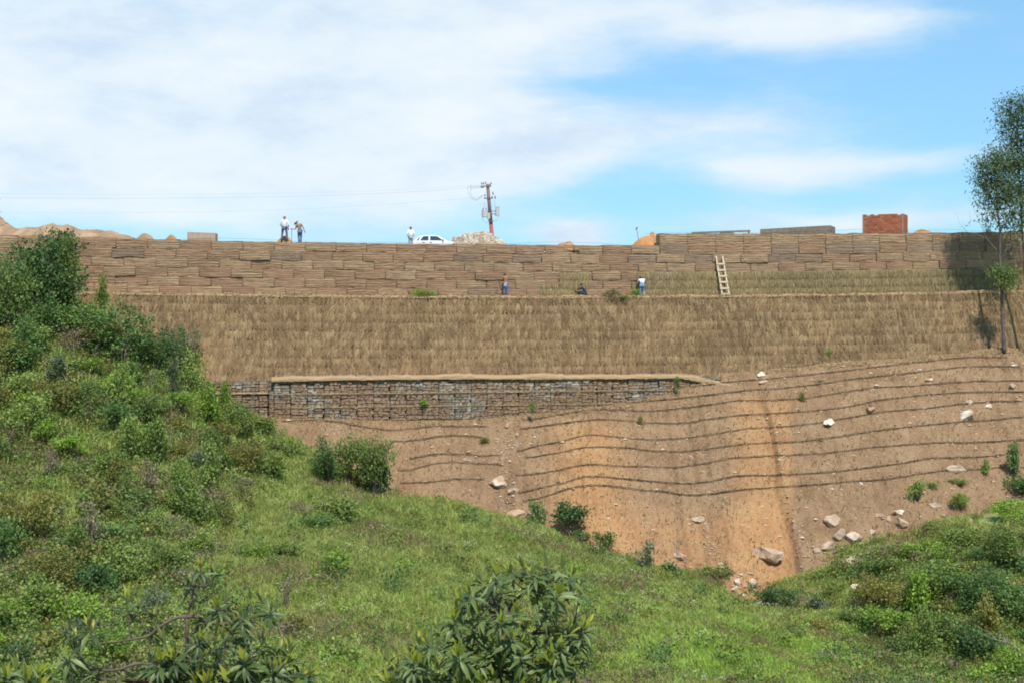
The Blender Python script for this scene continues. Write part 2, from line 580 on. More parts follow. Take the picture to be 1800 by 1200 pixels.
def slope(X, Y, full=False):
    X = np.asarray(X, float); Y = np.asarray(Y, float)
    Yc = np.interp(X, CX, CY); Zc = np.interp(X, CX, CZ)
    d = Yc - Y
    t = np.clip(d / 5.0, 0, 1); t = t * t * (3 - 2 * t)
    Fw = t * (1.3 * g1(X, 5.5, 3.4) + 0.8 * g1(X, 14.6, 2.3) + 1.5 * g1(X, 26, 6.5) + 0.5 * g1(X, -6, 3.5))
    z = Zc - 0.80 * np.maximum(d, 0) + 0.8 * Fw
    # rounded crest
    z = z - 0.10 * np.exp(-(d / 0.5) ** 2)
    xg1 = -0.7 + 0.25 * np.sin(Y * 0.9); xg2 = 18.0 + 0.22 * np.sin(Y * 0.8 + 1) - 0.02 * d
    st = 1 / (1 + np.exp(-np.clip((X - xg2) / 0.10, -30, 30)))
    z = z + 0.45 * t * st * np.exp(-np.clip(X - xg2, 0, 50) / 4.0)
    z = z - t * (0.55 * g1(X, xg1, 0.55) + 0.50 * g1(X, xg2, 0.28) + 0.15 * g1(X, 10.5, 0.6))
    return z


def slope_hit(px, py, fn=None, y0=112.0, y1=40.0):
    Ys = np.linspace(y1, y0, 1400)
    X = (px - 900) * Ys / F
    zr = (HOR - py) * Ys / F
    zs = slope(X, Ys) if fn is None else fn(X, Ys)
    below = zr <= zs
    i = int(np.argmax(below))
    if not below[i]:
        i = len(Ys) - 1
    return float(X[i]), float(Ys[i]), float(zs[i])


# hillside control points (photo pixel, distance) ----------------------------------
HC = []
for px, py, Y in [(-700, 500, 92), (-300, 480, 92), (0, 495, 92.5), (110, 520, 93), (180, 545, 93.2), (260, 605, 93.4), (330, 668, 93.6), (390, 715, 93.6), (450, 745, 93),
                  (-300, 620, 82), (60, 600, 85), (160, 650, 84), (250, 700, 84), (340, 745, 86),
                  (-300, 820, 72), (60, 780, 76), (220, 800, 76), (350, 820, 79), (470, 835, 82), (560, 845, 84),
                  (-300, 1000, 60), (60, 960, 64), (220, 960, 65), (400, 940, 70), (560, 930, 75), (700, 940, 77), (850, 955, 78),
                  (-300, 1230, 44), (100, 1220, 45), (300, 1215, 46), (500, 1210, 47), (700, 1205, 49), (900, 1200, 51), (1100, 1200, 53), (1300, 1205, 56),
                  (400, 1080, 56), (600, 1060, 60), (800, 1060, 62), (1000, 1050, 68), (1000, 1120, 60), (1200, 1075, 70), (1200, 1130, 62),
                  (1360, 1090, 74), (1450, 1150, 68), (1550, 1200, 64), (1450, 1060, 80), (1560, 1090, 76), (1700, 1120, 73), (1850, 1180, 68), (1700, 1230, 64),
                  (1700, 1000, 79), (1850, 1040, 77), (2100, 1100, 75)]:
    v = P(px, py, Y); HC.append(tuple(v))
BOUND = [(475, 752), (520, 778), (560, 800), (620, 835), (690, 872), (760, 885), (830, 897), (900, 918), (960, 938), (1040, 968), (1110, 992), (1180, 1003),
         (1240, 1015), (1290, 1045), (1370, 1030), (1415, 1012), (1440, 998), (1500, 968), (1560, 950), (1620, 925), (1680, 915), (1750, 900), (1820, 860), (1900, 850)]
BX, BY = [], []
for px, py in BOUND:
    x, y, z = slope_hit(px, py)
    HC.append((x, y, z + 0.05))
    HC.append((x, y + 6, z - 1.2)); HC.append((x, y + 14, z - 3.0))
    BX.append(x); BY.append(y)
for x, y, z in [(0, -3, -1.75), (0, 2, -1.75), (-8, 4, -2.6), (8, 4, -2.6), (0, 10, -5.6), (-14, 12, -6.5), (14, 12, -6.5), (0, 20, -9.2), (-16, 20, -9.2), (16, 20, -9.5), (0, 32, -11.8),
                (-20, 34, -11.8), (22, 34, -13.2), (0, 42, -13.0), (-60, 30, -8), (-70, 70, -2), (-75, 100, 4), (60, 30, -12), (75, 70, -18), (80, 100, -14), (-30, -15, -3), (30, -15, -3)]:
    HC.append((x, y, z))
HC = np.array(HC)


def _rbf_fit(C):
    n = len(C)
    d = np.sqrt(((C[:, None, :2] - C[None, :, :2]) ** 2).sum(-1))
    A = np.zeros((n + 3, n + 3))
    A[:n, :n] = -np.sqrt(d * d + 4.0) + np.eye(n) * -0.12
    A[:n, n] = 1; A[:n, n + 1:] = C[:, :2]
    A[n, :n] = 1; A[n + 1:, :n] = C[:, :2].T
    b = np.concatenate([C[:, 2], [0, 0, 0]])
    return np.linalg.solve(A, b)


RW = _rbf_fit(HC)


def hill(X, Y):
    X = np.asarray(X, float); Y = np.asarray(Y, float)
    sh = X.shape
    q = np.stack([X.ravel(), Y.ravel()], 1)
    out = np.empty(len(q))
    n = len(HC)
    for a in range(0, len(q), 20000):
        c = q[a:a + 20000]
        d = np.sqrt(((c[:, None, :] - HC[None, :, :2]) ** 2).sum(-1) + 4.0)
        out[a:a + 20000] = -d @ RW[:n] + RW[n] + c @ RW[n + 1:]
    out = out.reshape(sh)
    # small hummocks
    out = out + 0.18 * np.sin(X * 0.71 + 0.3 * Y) * np.sin(Y * 0.53 - 0.2 * X) + 0.08 * np.sin(X * 1.9 + 1.2) * np.sin(Y * 1.6)
    return out


def ground(X, Y):
    s = slope(X, Y)
    return np.maximum(hill(X, Y), np.where(np.asarray(X) > -19.5, s, -99))


def ghit(px, py, y0=104.0, y1=14.0):
    x, y, z = slope_hit(px, py, ground, y0, y1)
    return x, y, z


# ------------------------------------------------------------------ ground sheets
def grid_mesh(name, xs, ys, zf, mat, tint=None):
    Xg, Yg = np.meshgrid(xs, ys)
    Z = zf(Xg, Yg)
    V = np.stack([Xg.ravel(), Yg.ravel(), Z.ravel()], 1)
    nx = len(xs); ny = len(ys)
    i = np.arange((ny - 1) * (nx - 1)); r = i // (nx - 1); c = i % (nx - 1)
    a = r * nx + c
    Fc = np.stack([a, a + 1, a + nx + 1, a + nx], 1)
    return mesh_np(name, V, Fc, [mat], tint(Xg.ravel(), Yg.ravel()) if tint else None, smooth=True)


def fbm(X, Y, s, oc=3, sd=0.0):
    out = np.empty(X.size)
    xf = X.ravel(); yf = Y.ravel()
    for i in range(X.size):
        out[i] = mnoise.fractal((xf[i] * s + sd, yf[i] * s, sd), 1.0, 2.1, oc)
    return out.reshape(X.shape)


def hill_edges(xs):
    return xs


hx = np.concatenate([np.arange(-160, -50, 8.0), np.arange(-50, 50, 0.5), np.arange(50, 165, 8.0)])
hy = np.concatenate([np.arange(-40, 20, 4.0), np.arange(20, 108, 0.5)])


def hill_sheet(X, Y):
    z = hill(X, Y)
    # keep the sheet under the cut slope, the walls and the plateau behind them
    zc = slope(X, Y)
    k = (X > -19.0) & (z < zc)
    z = np.where(k, np.minimum(z, zc - 0.35), z)
    lim = np.where(Y > wallY(X) - 2.0, -9.5, 99)
    lim = np.where((Y > wallY(X) - 4.3) & (X > -18), -9.5, lim)
    return np.minimum(z, lim)


o = link('hillside_ground', grid_mesh('hillside_ground', hx, hy, hill_sheet, M['turf']))
setp(o, 'green grassy hillside ground running down to the gully', None, None, 'structure')

sx = np.concatenate([np.arange(-19.0, 44.0, 0.14), np.arange(44, 62, 0.4)])
sy_t = np.linspace(0, 1, 190)


def build_slope():
    T, Xg = np.meshgrid(sy_t, sx, indexing='ij')
    Yc = np.interp(Xg, CX, CY)
    Yg = (Yc + 0.75) - T * 27.0
    Z = slope(Xg, Yg)
    nz = fbm(Xg, Yg, 0.8, 4, 3.1) * 0.12 + fbm(Xg, Yg, 3.2, 2, 9.7) * 0.10
    # runnels: fine vertical erosion
    run = fbm(Xg * 2.2, Yg * 0.16, 1.0, 3, 5.5) * 0.17
    edge = np.clip((Yc - Yg + 0.5) / 1.0, 0.25, 1)
    Z = Z + (nz + run) * edge
    Z = np.maximum(Z, -24)
    px = 900 + Xg * F / Yg; py = HOR - Z * F / Yg
    # where the soil is orange (fresh cut)
    o1 = g1(px, 1035, 62) * np.clip((py - 728) / 30, 0, 1)
    o2 = np.clip((px - 1270) / 45, 0, 1) * np.clip((1402 + (py - 850) * 0.02 - px) / 16, 0, 1) * np.clip((py - 688) / 25, 0, 1)
    o3 = np.clip((py - 872) / 60, 0, 1) * np.clip((px - 965) / 40, 0, 1) * np.clip((1395 - px) / 30, 0, 1)
    org = np.clip(o1 * 0.92 + o2 * 0.66 + o3 * 0.6 + 0.12 * g1(px, 700, 120), 0, 1)
    V = np.stack([Xg.ravel(), Yg.ravel(), Z.ravel()], 1)
    ny, nx = Xg.shape
    i = np.arange((ny - 1) * (nx - 1)); r = i // (nx - 1); c = i % (nx - 1)
    a = r * nx + c
    Fc = np.stack([a, a + nx, a + nx + 1, a + 1], 1)
    me = mesh_np('cut_slope_ground', V, Fc, [M['soil']], org.ravel(), smooth=True)
    o = link('cut_slope_ground', me)
    setp(o, 'bare brown and orange cut earth slope below the walls', None, None, 'structure')
    return o


SLOPE_OBJ = build_slope()
from mathutils.bvhtree import BVHTree
_vs = [v.co.copy() for v in SLOPE_OBJ.data.vertices]
SLOPE_BVH = BVHTree.FromPolygons(_vs, [tuple(p.vertices) for p in SLOPE_OBJ.data.polygons])
_smooth_hit = slope_hit


def slope_hit(px, py, fn=None, y0=112.0, y1=40.0):
    """where the sight line meets the real, rough slope mesh (or the hillside, when asked for the ground)"""
    r = _smooth_hit(px, py, fn, y0, y1)
    if fn is not None and float(hill(np.array([r[0]]), np.array([r[1]]))[0]) > r[2] - 0.03:
        return r
    d = Vector(((px - 900) / F, 1.0, (HOR - py) / F)).normalized()
    loc, nrm, idx, dist = SLOPE_BVH.ray_cast(Vector((0, 0, 0)) + d * 60, d, 60)
    if loc is None or abs(loc.y - r[1]) > 2.5:
        return r
    return float(loc.x), float(loc.y), float(loc.z)

# plateau behind the walls, reaching to the horizon
pxs = np.concatenate([np.arange(-1500, -60, 120.0), np.arange(-60, 70, 1.0), np.arange(70, 1600, 120.0)])
ts = np.concatenate([np.arange(0, 30, 1.0), np.array([40, 60, 100, 200, 500, 1500.0])])


def build_plateau():
    T, Xg = np.meshgrid(ts, pxs, indexing='ij')
    Yg = wallY(np.clip(Xg, -60, 70)) + 1.2 + T
    k = np.clip((Xg - 9.5) / 3, 0, 1)
    Z = 3.98 + 0.40 * k + 0.04 * np.sin(Xg * 1.3) * np.sin(Yg)
    Z = np.where(Xg > 56, Z - np.clip((Xg - 56) * 0.35, 0, 12), Z)
    V = np.stack([Xg.ravel(), Yg.ravel(), Z.ravel()], 1)
    ny, nx = Xg.shape
    i = np.arange((ny - 1) * (nx - 1)); r = i // (nx - 1); c = i % (nx - 1)
    a = r * nx + c
    Fc = np.stack([a, a + 1, a + nx + 1, a + nx], 1)
    o = link('plateau_ground', mesh_np('plateau_ground', V, Fc, [M['plateau']], None, True))
    setp(o, 'flat earth platform behind the top of the wall', None, None, 'structure')


build_plateau()

# ------------------------------------------------------------------ retaining walls
YAW = math.atan(0.17)
UX = Vector((math.cos(YAW), math.sin(YAW), 0))     # along the wall
UN = Vector((math.sin(YAW), -math.cos(YAW), 0))    # out of the wall, to the viewer


def wall_pt(X, off, z):
    """point on a plane 'off' metres in front of the wall line, at world X"""
    return Vector((X, wallY(X), z)) + UN * off


def basket_mesh(name, mat, seed, w, h, wires=True):
    """one wire basket packed with earth and straw: bulging front, rounded ends, frame wires"""
    rd = random.Random(seed)
    mb = MB()
    nx, nz = 13, 13
    vs = []
    for i in range(nx):
        u = i / (nx - 1)
        for j in range(nz):
            v = j / (nz - 1)
            e = min(u, 1 - u) * w
            ex = 0.70 + 0.30 * min(1.0, e / 0.10) ** 0.5
            ez = 0.93 + 0.07 * min(1.0, min(v + 0.02, 1.02 - v) * h / 0.09) ** 0.5
            blg = 0.065 * ex * ez + 0.022 * math.sin(u * 6 + seed) * ex * ez + rd.uniform(-0.014, 0.014)
            if 0.02 < v < 0.98:
                blg += 0.020 * math.sin(v * 6.283 * (3.2 + seed % 3 * .5) + 1.2 * math.sin(u * 3 + seed) + seed) * (0.5 + 0.7 * rd.random())
            x = u * w; z = v * h + (0.02 * math.sin(u * 7 + seed * 1.7) if j in (0, nz - 1) else rd.uniform(-0.008, 0.008))
            if v < 0.01:
                z += 0.0 + (0.045 if seed % 3 == 0 else 0.0) * math.sin(u * math.pi)
            vs.append((x, -blg, z))
    fs = []
    for i in range(nx - 1):
        for j in range(nz - 1):
            a = i * nz + j
            fs.append((a, a + nz, a + nz + 1, a + 1))
    b = len(vs)
    # back box closing the basket
    ring = [i * nz for i in range(nx)] + [(nx - 1) * nz + j for j in range(1, nz)] + [i * nz + nz - 1 for i in range(nx - 2, -1, -1)] + [j for j in range(nz - 2, 0, -1)]
    n = len(ring)
    for r in ring:
        vs.append(vs[r])
    for r in ring:
        x, y, z = vs[r]
        vs.append((x, 0.9, z))
    for k in range(n):
        k2 = (k + 1) % n
        fs.append((b + k, b + n + k, b + n + k2, b + k2))
    mb.add(vs, fs, 0)
    if wires:
        r = 0.014
        y = -0.05
        for x in (0.02, w - 0.02):
            mb.tube([(x, y, -0.01), (x + rd.uniform(-.02, .02), y - 0.03, h * 0.5), (x, y, h)], r * .9, 4, 1)
        mb.tube([(0, -0.05, 0.015), (w * .3, -0.07, 0.0), (w * .7, -0.07, 0.0), (w, -0.05, 0.015)], r * .4, 4, 1)
        mb.tube([(0, -0.07, h), (w * .5, -0.09, h + rd.uniform(-.01, .015)), (w, -0.07, h)], r * .5, 4, 1)
        for k in range(1, 4):
            zz = h * k / 4
            mb.tube([(0, -0.09, zz), (w * .5, -0.135, zz + rd.uniform(-.01, .01)), (w, -0.09, zz)], r * .42, 3, 1)
    return mb.mesh(name, [mat, M['wire']], smooth=True)


def upper_wall():
    root = empty('gabion_wall', wall_pt(0, 0, 0.33), 'long upper retaining wall of wire baskets packed with brown earth and straw', 'retaining wall')
    W = 2.2
    protos = {}
    for hk, h in (('n', 0.635), ('a', 0.80), ('b', 0.71)):
        for mk in ('fill_tan', 'fill_red', 'fill_grey'):
            for s in range(3):
                protos[(hk, mk, s)] = basket_mesh('basket', M[mk], s * 7 + len(protos), W + 0.012, h + 0.014)
    n = 0
    rd = random.Random(3)
    for c in range(-2, 5):
        # course c: 0 is the one directly below the long dark line
        ph = (c * 0.37) % 1.0 if c >= 0 else 0.12
        for k in range(-18, 26):
            s = (k + ph) * W           # distance along the wall from X=0
            Xw = s * UX.x
            if Xw < -40 or Xw > 54:
                continue
            if c == -2:
                if Xw < 9.6: continue
                hk, h, z = 'b', 0.71, 3.52 + 0.81
            elif c == -1:
                if Xw < 9.6: hk, h, z = 'n', 0.635, 3.525
                else: hk, h, z = 'a', 0.80, 3.52
            else:
                hk, h, z = 'n', 0.635, 3.52 - 0.645 * (c + 1)
            q = rd.random()
            if c == -2: mk = 'fill_tan'
            elif c == -1 and Xw > 9.6: mk = 'fill_grey' if q < 0.35 else 'fill_red'
            elif c == 0: mk = 'fill_grey' if q < 0.25 else 'fill_red' if q < .6 else 'fill_tan'
            else: mk = 'fill_tan' if q < 0.52 else 'fill_red' if q < 0.96 else 'fill_grey'
            off = 0.035 * (c + 2) + rd.uniform(-0.01, 0.012) + (0.07 if (c == -1 and Xw > 9.6) or (c in (0, 2) and rd.random() < .4) else 0) + (0.05 if rd.random() < .16 else 0)
            zs = z + sag(Xw) + rd.uniform(-0.018, 0.018) - 0.33
            ob = link('wire_basket', protos[(hk, mk, rd.randrange(3))], root)
            ob.location = UX * (s - 0) + UN * off + Vector((0, 0, zs))
            ob.rotation_euler = (rd.uniform(-.02, .02), rd.uniform(-.006, .006), YAW + rd.uniform(-.008, .008))
            n += 1
    # dark earth body behind the baskets
    mb = MB()
    for a in range(-40, 54, 4):
        top = 4.1 if a < 10 else 4.85
        p0 = Vector((a, wallY(a) - 0, 0)) - root.location
        p1 = Vector((a + 4, wallY(a + 4), 0)) - root.location
        vs = []
        for p in (p0, p1):
            for off in (-0.03, -1.5):
                for z in (-1.0, top - 0.33 - 0.1 + sag(a)):
                    q = p + UN * off; q.z = z
                    vs.append(q)
        mb.add(vs, [(0, 1, 3, 2), (4, 6, 7, 5), (0, 4, 5, 1), (2, 3, 7, 6), (0, 2, 6, 4), (1, 5, 7, 3)])
    mb.build('earth_fill', M['core'], root)
    # loose lid wires standing along the top
    mb = MB()
    rd = random.Random(11)
    for (a, b, dz) in [(-37, -24, 0.10), (-24.5, -14, .2), (-14, -2, .10), (-2, 9, .22), (10, 22, .15), (23, 31, .3), (29, 38, .2)]:
        pts = []
        for i in range(13):
            x = a + (b - a) * i / 12
            top = (4.17 if x < 9.6 else 5.04) + sag(x)
            pts.append(wall_pt(x, 0.02, top + dz * math.sin(math.pi * i / 12) + rd.uniform(-.02, .03)) - root.location)
        mb.tube(pts, 0.008, 3)
    mb.build('lid_wire', M['wire'], root)
    return root


UP_WALL = upper_wall()


def blades(n, base_fn, lmin, lmax, wmin, wmax, lean=0.25, outw=0.10, taper=0.35, seed=1, down=True):
    """n thin straw blades as tapering quads. base_fn(r,n)->(n,3) points on the wall"""
    r = np.random.default_rng(seed)
    B, dirs = base_fn(r, n)
    L = r.uniform(lmin, lmax, n)[:, None]
    W = r.uniform(wmin, wmax, n)[:, None]
    ux = np.array(UX)[None, :]; un = np.array(UN)[None, :]
    ln = r.normal(0, lean, n)[:, None]
    ln = ln + (lean * 1.2 * (np.sin(B[:, 0] * .55 + 2 * np.sin(B[:, 2] * .9)) - .35))[:, None]
    sgn = -1.0 if down else 1.0
    D = ux * ln + un * np.abs(r.normal(outw, outw * .7, n))[:, None] + np.array([[0, 0, sgn]])
    D = D / np.linalg.norm(D, axis=1)[:, None] if dirs is None else dirs
    side = np.cross(D, un + 0.3 * r.normal(0, 1, (n, 3)))
    side /= np.linalg.norm(side, axis=1)[:, None] + 1e-9
    mid = B + D * L * 0.55 + un * 0.04 * r.random((n, 1))
    tip = B + D * L + np.array([[0, 0, -0.06 if down else -0.10]]) * r.random((n, 1)) * L * 2
    V = np.stack([B - side * W * .5, B + side * W * .5, mid + side * W * .45, mid - side * W * .45, tip + side * W * .5 * taper, tip - side * W * .5 * taper], 1)
    b = np.arange(n)[:, None] * 6
    Fc = np.concatenate([b + np.array([[0, 1, 2, 3]]), b + np.array([[3, 2, 4, 5]])], 0)
    tint = np.repeat(np.clip(r.normal(0.5, 0.2, n), 0, 1), 6)
    return V.reshape(-1, 3), Fc, tint


def cap_strip(name, x0, x1, off0, off1, zfun, mat, parent, hb=0.14, seed=0, lip=0.18):
    """lumpy straw cover on a ledge: rounded front lip, from off0 (back) to off1 (front)"""
    rd = random.Random(seed)
    n = int((x1 - x0) / 0.22)
    prof = [(0.0, 0.0), (0.35, 0.75), (0.7, 1.0), (0.93, 0.75), (1.0, 0.15), (1.0, -1.3)]
    V = []; k = len(prof)
    for i in range(n + 1):
        x = x0 + (x1 - x0) * i / n
        m = mnoise.noise((x * 0.35, seed, 0)) * 0.17 + mnoise.noise((x * 2.3, seed, 4)) * 0.08
        for j, (t, hh) in enumerate(prof):
            off = off0 + (off1 - off0) * t + (0.05 * mnoise.noise((x * 3, seed, j)) if j > 1 else 0)
            z = zfun(x) + hh * hb + m * (0.3 + t) + mnoise.noise((x * 4, j, seed)) * 0.03
            if j == k - 1:
                z = zfun(x) - lip * (0.6 + 0.8 * abs(mnoise.noise((x * 2.1, 3, seed)))); off = off1 - 0.02
            p = wall_pt(x, off, z) - parent.location
            V.append(p)
    Fc = []
    for i in range(n):
        for j in range(k - 1):
            a = i * k + j
            Fc.append((a, a + k, a + k + 1, a + 1))
    me = mesh_np(name, np.array(V), np.array(Fc), [mat], None, True)
    o = link(name, me, parent)
    return o


def mid_wall():
    root = empty('straw_clad_wall', wall_pt(0, 1.3, -5.3), 'middle retaining wall hung all over with dry golden brown straw', 'retaining wall')
    L = np.array(root.location)
    z0 = 0.30; ch = 0.625; NC = 10
    # stepped courses, each one a part
    for c in range(NC):
        zt = z0 - ch * c; off = 1.25 + 0.17 * c
        xa, xb = -36.0, 56.0
        mb = MB()
        n = 70
        vs = []
        for i in range(n + 1):
            x = xa + (xb - xa) * i / n
            w = 0.06 * mnoise.noise((x * .3, 1, 0)); dz = 0.05 * mnoise.noise((x * 0.4, c, 7)) + sag(x)
            for (oo, zz) in ((off - 1.3, zt + dz), (off + w, zt + dz), (off + 0.085 + w, zt - ch * .5 + dz), (off + 0.165 + w, zt - ch + dz - .06), (off - 1.3, zt - ch + dz)):
                vs.append(wall_pt(x, oo, zz) - root.location)
        fs = []
        for i in range(n):
            for j in range(4):
                a = i * 5 + j
                fs.append((a, a + 5, a + 6, a + 1))
        mb.add(vs, fs)
        mb.build('straw_course', M['strawbed'], root, smooth=True)

    def base(r, n):
        c = r.integers(0, NC, n)
        x = r.uniform(-30.5, 55, n)
        fr = np.where(r.random(n) < .36 + .25 * np.sin(x * .23 + c * 1.7), r.normal(0.05, .09, n), r.uniform(0, 1.0, n))
        # bunches: straw hangs in handfuls
        bun = np.floor(x / 0.30) * 0.30 + 0.15
        x = np.where(r.random(n) < 0.55, bun + r.normal(0, 0.06, n), x)
        zt = z0 - ch * c - fr * ch + sag(x) + 0.05 * np.sin(x * .9 + c * 2.1) * np.sin(x * .31 + c)
        off = 1.25 + 0.17 * (c + fr) + 0.05 + r.uniform(0, 0.10, n)
        Y = wallY(x)
        B = np.stack([x, Y, zt], 1) + np.array(UN)[None, :] * off[:, None]
        keep = x > -31 + 0.6 * c
        B[~keep, 0] += 8; B[~keep, 1] += 8 * 0.17
        return B, None
    V, Fc, tint = blades(158000, base, 0.22, 0.62, 0.013, 0.036, 0.22, 0.16, 0.3, 5)
    # tone by bunch, so that whole handfuls read lighter or darker
    bid = (np.floor(V[::6, 0] / 0.30) * 7 + np.floor(V[::6, 2] / 0.6) * 131).astype(np.int64)
    hr = ((np.sin(bid * 12.9898) * 43758.5453) % 1.0)
    t = np.repeat(np.clip(tint[::6] * 0.65 + (hr - .5) * .48 + 0.15, 0, 1), 6)
    me = mesh_np('straw', V - L, Fc, [M['straw']], t)
    setp(link('hanging_straw', me, root), 'dry golden straw hanging in handfuls', None, None, 'stuff')
    cap_strip('straw_lip', -30, 55.0, 0.0, 1.42, lambda x: 0.30 + sag(x), M['strawcap'], root, 0.10, 2, 0.12)
    return root


MID_WALL = mid_wall()


def lip_straw():
    """loose straw ends sticking out over both ledges"""
    for par, z0, off, x0, x1, n, sd in ((MID_WALL, .36, 1.2, -30, 50, 11000, 61),):
        def base(r, n):
            x = r.uniform(x0, x1, n)
            B = np.stack([x, wallY(x), z0 + sag(x) + r.uniform(-.10, .10, n)], 1) + np.array(UN)[None, :] * (off + r.uniform(-.5, .25, n))[:, None]
            D = np.array(UX)[None, :] * r.normal(0, .7, n)[:, None] + np.array(UN)[None, :] * r.uniform(.1, .8, n)[:, None] + np.array([[0, 0, 1.0]]) * r.normal(-.15, .35, n)[:, None]
            D /= np.linalg.norm(D, axis=1)[:, None]
            return B, D
        V, Fc, t = blades(n, base, .15, .42, .015, .035, seed=sd)
        setp(link('loose_straw', mesh_np('loose_straw', V - np.array(par.location), Fc, [M['straw']], np.clip(t + .12, 0, 1)), par), 'loose straw ends on the ledge', None, None, 'stuff')


lip_straw()


def green_straw():
    """straw hung over the lower courses of the upper wall"""
    L = np.array(UP_WALL.location)

    def base(r, n):
        zone = r.random(n)
        x = np.where(zone < 0.035, r.uniform(3.5, 5.7, n), np.where(zone < 0.06, r.uniform(2.0, 5.7, n), r.uniform(9.3, 50, n)))
        z = np.where(zone < 0.035, r.uniform(1.0, 2.15, n), np.where(zone < 0.06, r.uniform(.6, 1.0, n), np.where(x < 15.5, r.uniform(0.55, 2.18, n), r.uniform(0.55, 2.20, n))))
        course = np.floor((2.23 - z) / 0.645)
        fr = (2.23 - z) / 0.645 - course
        z = 2.22 - 0.645 * (course + fr * 0.55) + sag(x)
        off = 0.28 + 0.05 * course + r.uniform(0, 0.06, n)
        B = np.stack([x, wallY(x), z], 1) + np.array(UN)[None, :] * off[:, None]
        return B, None
    V, Fc, tint = blades(36000, base, 0.25, 0.55, 0.018, 0.045, 0.12, 0.10, 0.3, 8)
    me = mesh_np('green_straw', V - L, Fc, [M['straw_green']], tint)
    setp(link('greenish_straw', me, UP_WALL), 'greenish brown straw hung over the lower courses', None, None, 'stuff')


green_straw()


def stone_protos(k=12, seed=2):
    rd = random.Random(seed)
    out = []
    for i in range(k):
        # rounded block: 3x2x3 box grid squashed to a super-ellipsoid
        mb = MB()
        vs = []; idx = {}
        N = 3
        for face in range(6):
            for a in range(N + 1):
                for b in range(N + 1):
                    u = -1 + 2 * a / N; v = -1 + 2 * b / N
                    p = [(u, -1, v), (u, 1, v), (-1, u, v), (1, u, v), (u, v, -1), (u, v, 1)][face]
                    key = tuple(round(c, 3) for c in p)
                    if key not in idx:
                        q = Vector(p); l4 = (abs(q.x) ** 9 + abs(q.y) ** 9 + abs(q.z) ** 9) ** (1 / 9)
                        q = q / l4
                        q *= 1 + 0.16 * mnoise.noise(q * 1.3 + Vector((i * 5.1, 0, 0)))
                        q += Vector((rd.uniform(-.06, .06), rd.uniform(-.06, .06), rd.uniform(-.06, .06)))
                        idx[key] = len(vs); vs.append(q * 0.5)
        fs = []
        for face in range(6):
            for a in range(N):
                for b in range(N):
                    q = []
                    for da, db in ((0, 0), (1, 0), (1, 1), (0, 1)):
                        u = -1 + 2 * (a + da) / N; v = -1 + 2 * (b + db) / N
                        p = [(u, -1, v), (u, 1, v), (-1, u, v), (1, u, v), (u, v, -1), (u, v, 1)][face]
                        q.append(idx[tuple(round(c, 3) for c in p)])
                    if face in (1, 2, 5): q = q[::-1]
                    fs.append(tuple(q))
        out.append((vs, fs))
    return out


STONES = stone_protos()


def rock_mesh(name, mat, seed, sub=2, jag=0.35, flat=1.0):
    """an angular boulder about 1 m across"""
    import bmesh
    bm = bmesh.new()
    bmesh.ops.create_icosphere(bm, subdivisions=sub, radius=0.5)
    rd = random.Random(seed)
    # chop with random planes for facets
    planes = []
    for _ in range(13):
        n = Vector((rd.gauss(0, 1), rd.gauss(0, 1), rd.gauss(0, 1))).normalized()
        planes.append((n, rd.uniform(0.20, 0.40)))
    for v in bm.verts:
        for n, d in planes:
            k = v.co.dot(n)
            if k > d:
                v.co -= n * (k - d)
        v.co *= 1 + jag * 0.6 * mnoise.noise(v.co * 4.1 + Vector((seed, 0, 0)))
        v.co *= 1.25
    me = bpy.data.meshes.new(name)
    bm.to_mesh(me); bm.free()
    me.materials.append(mat)
    return me


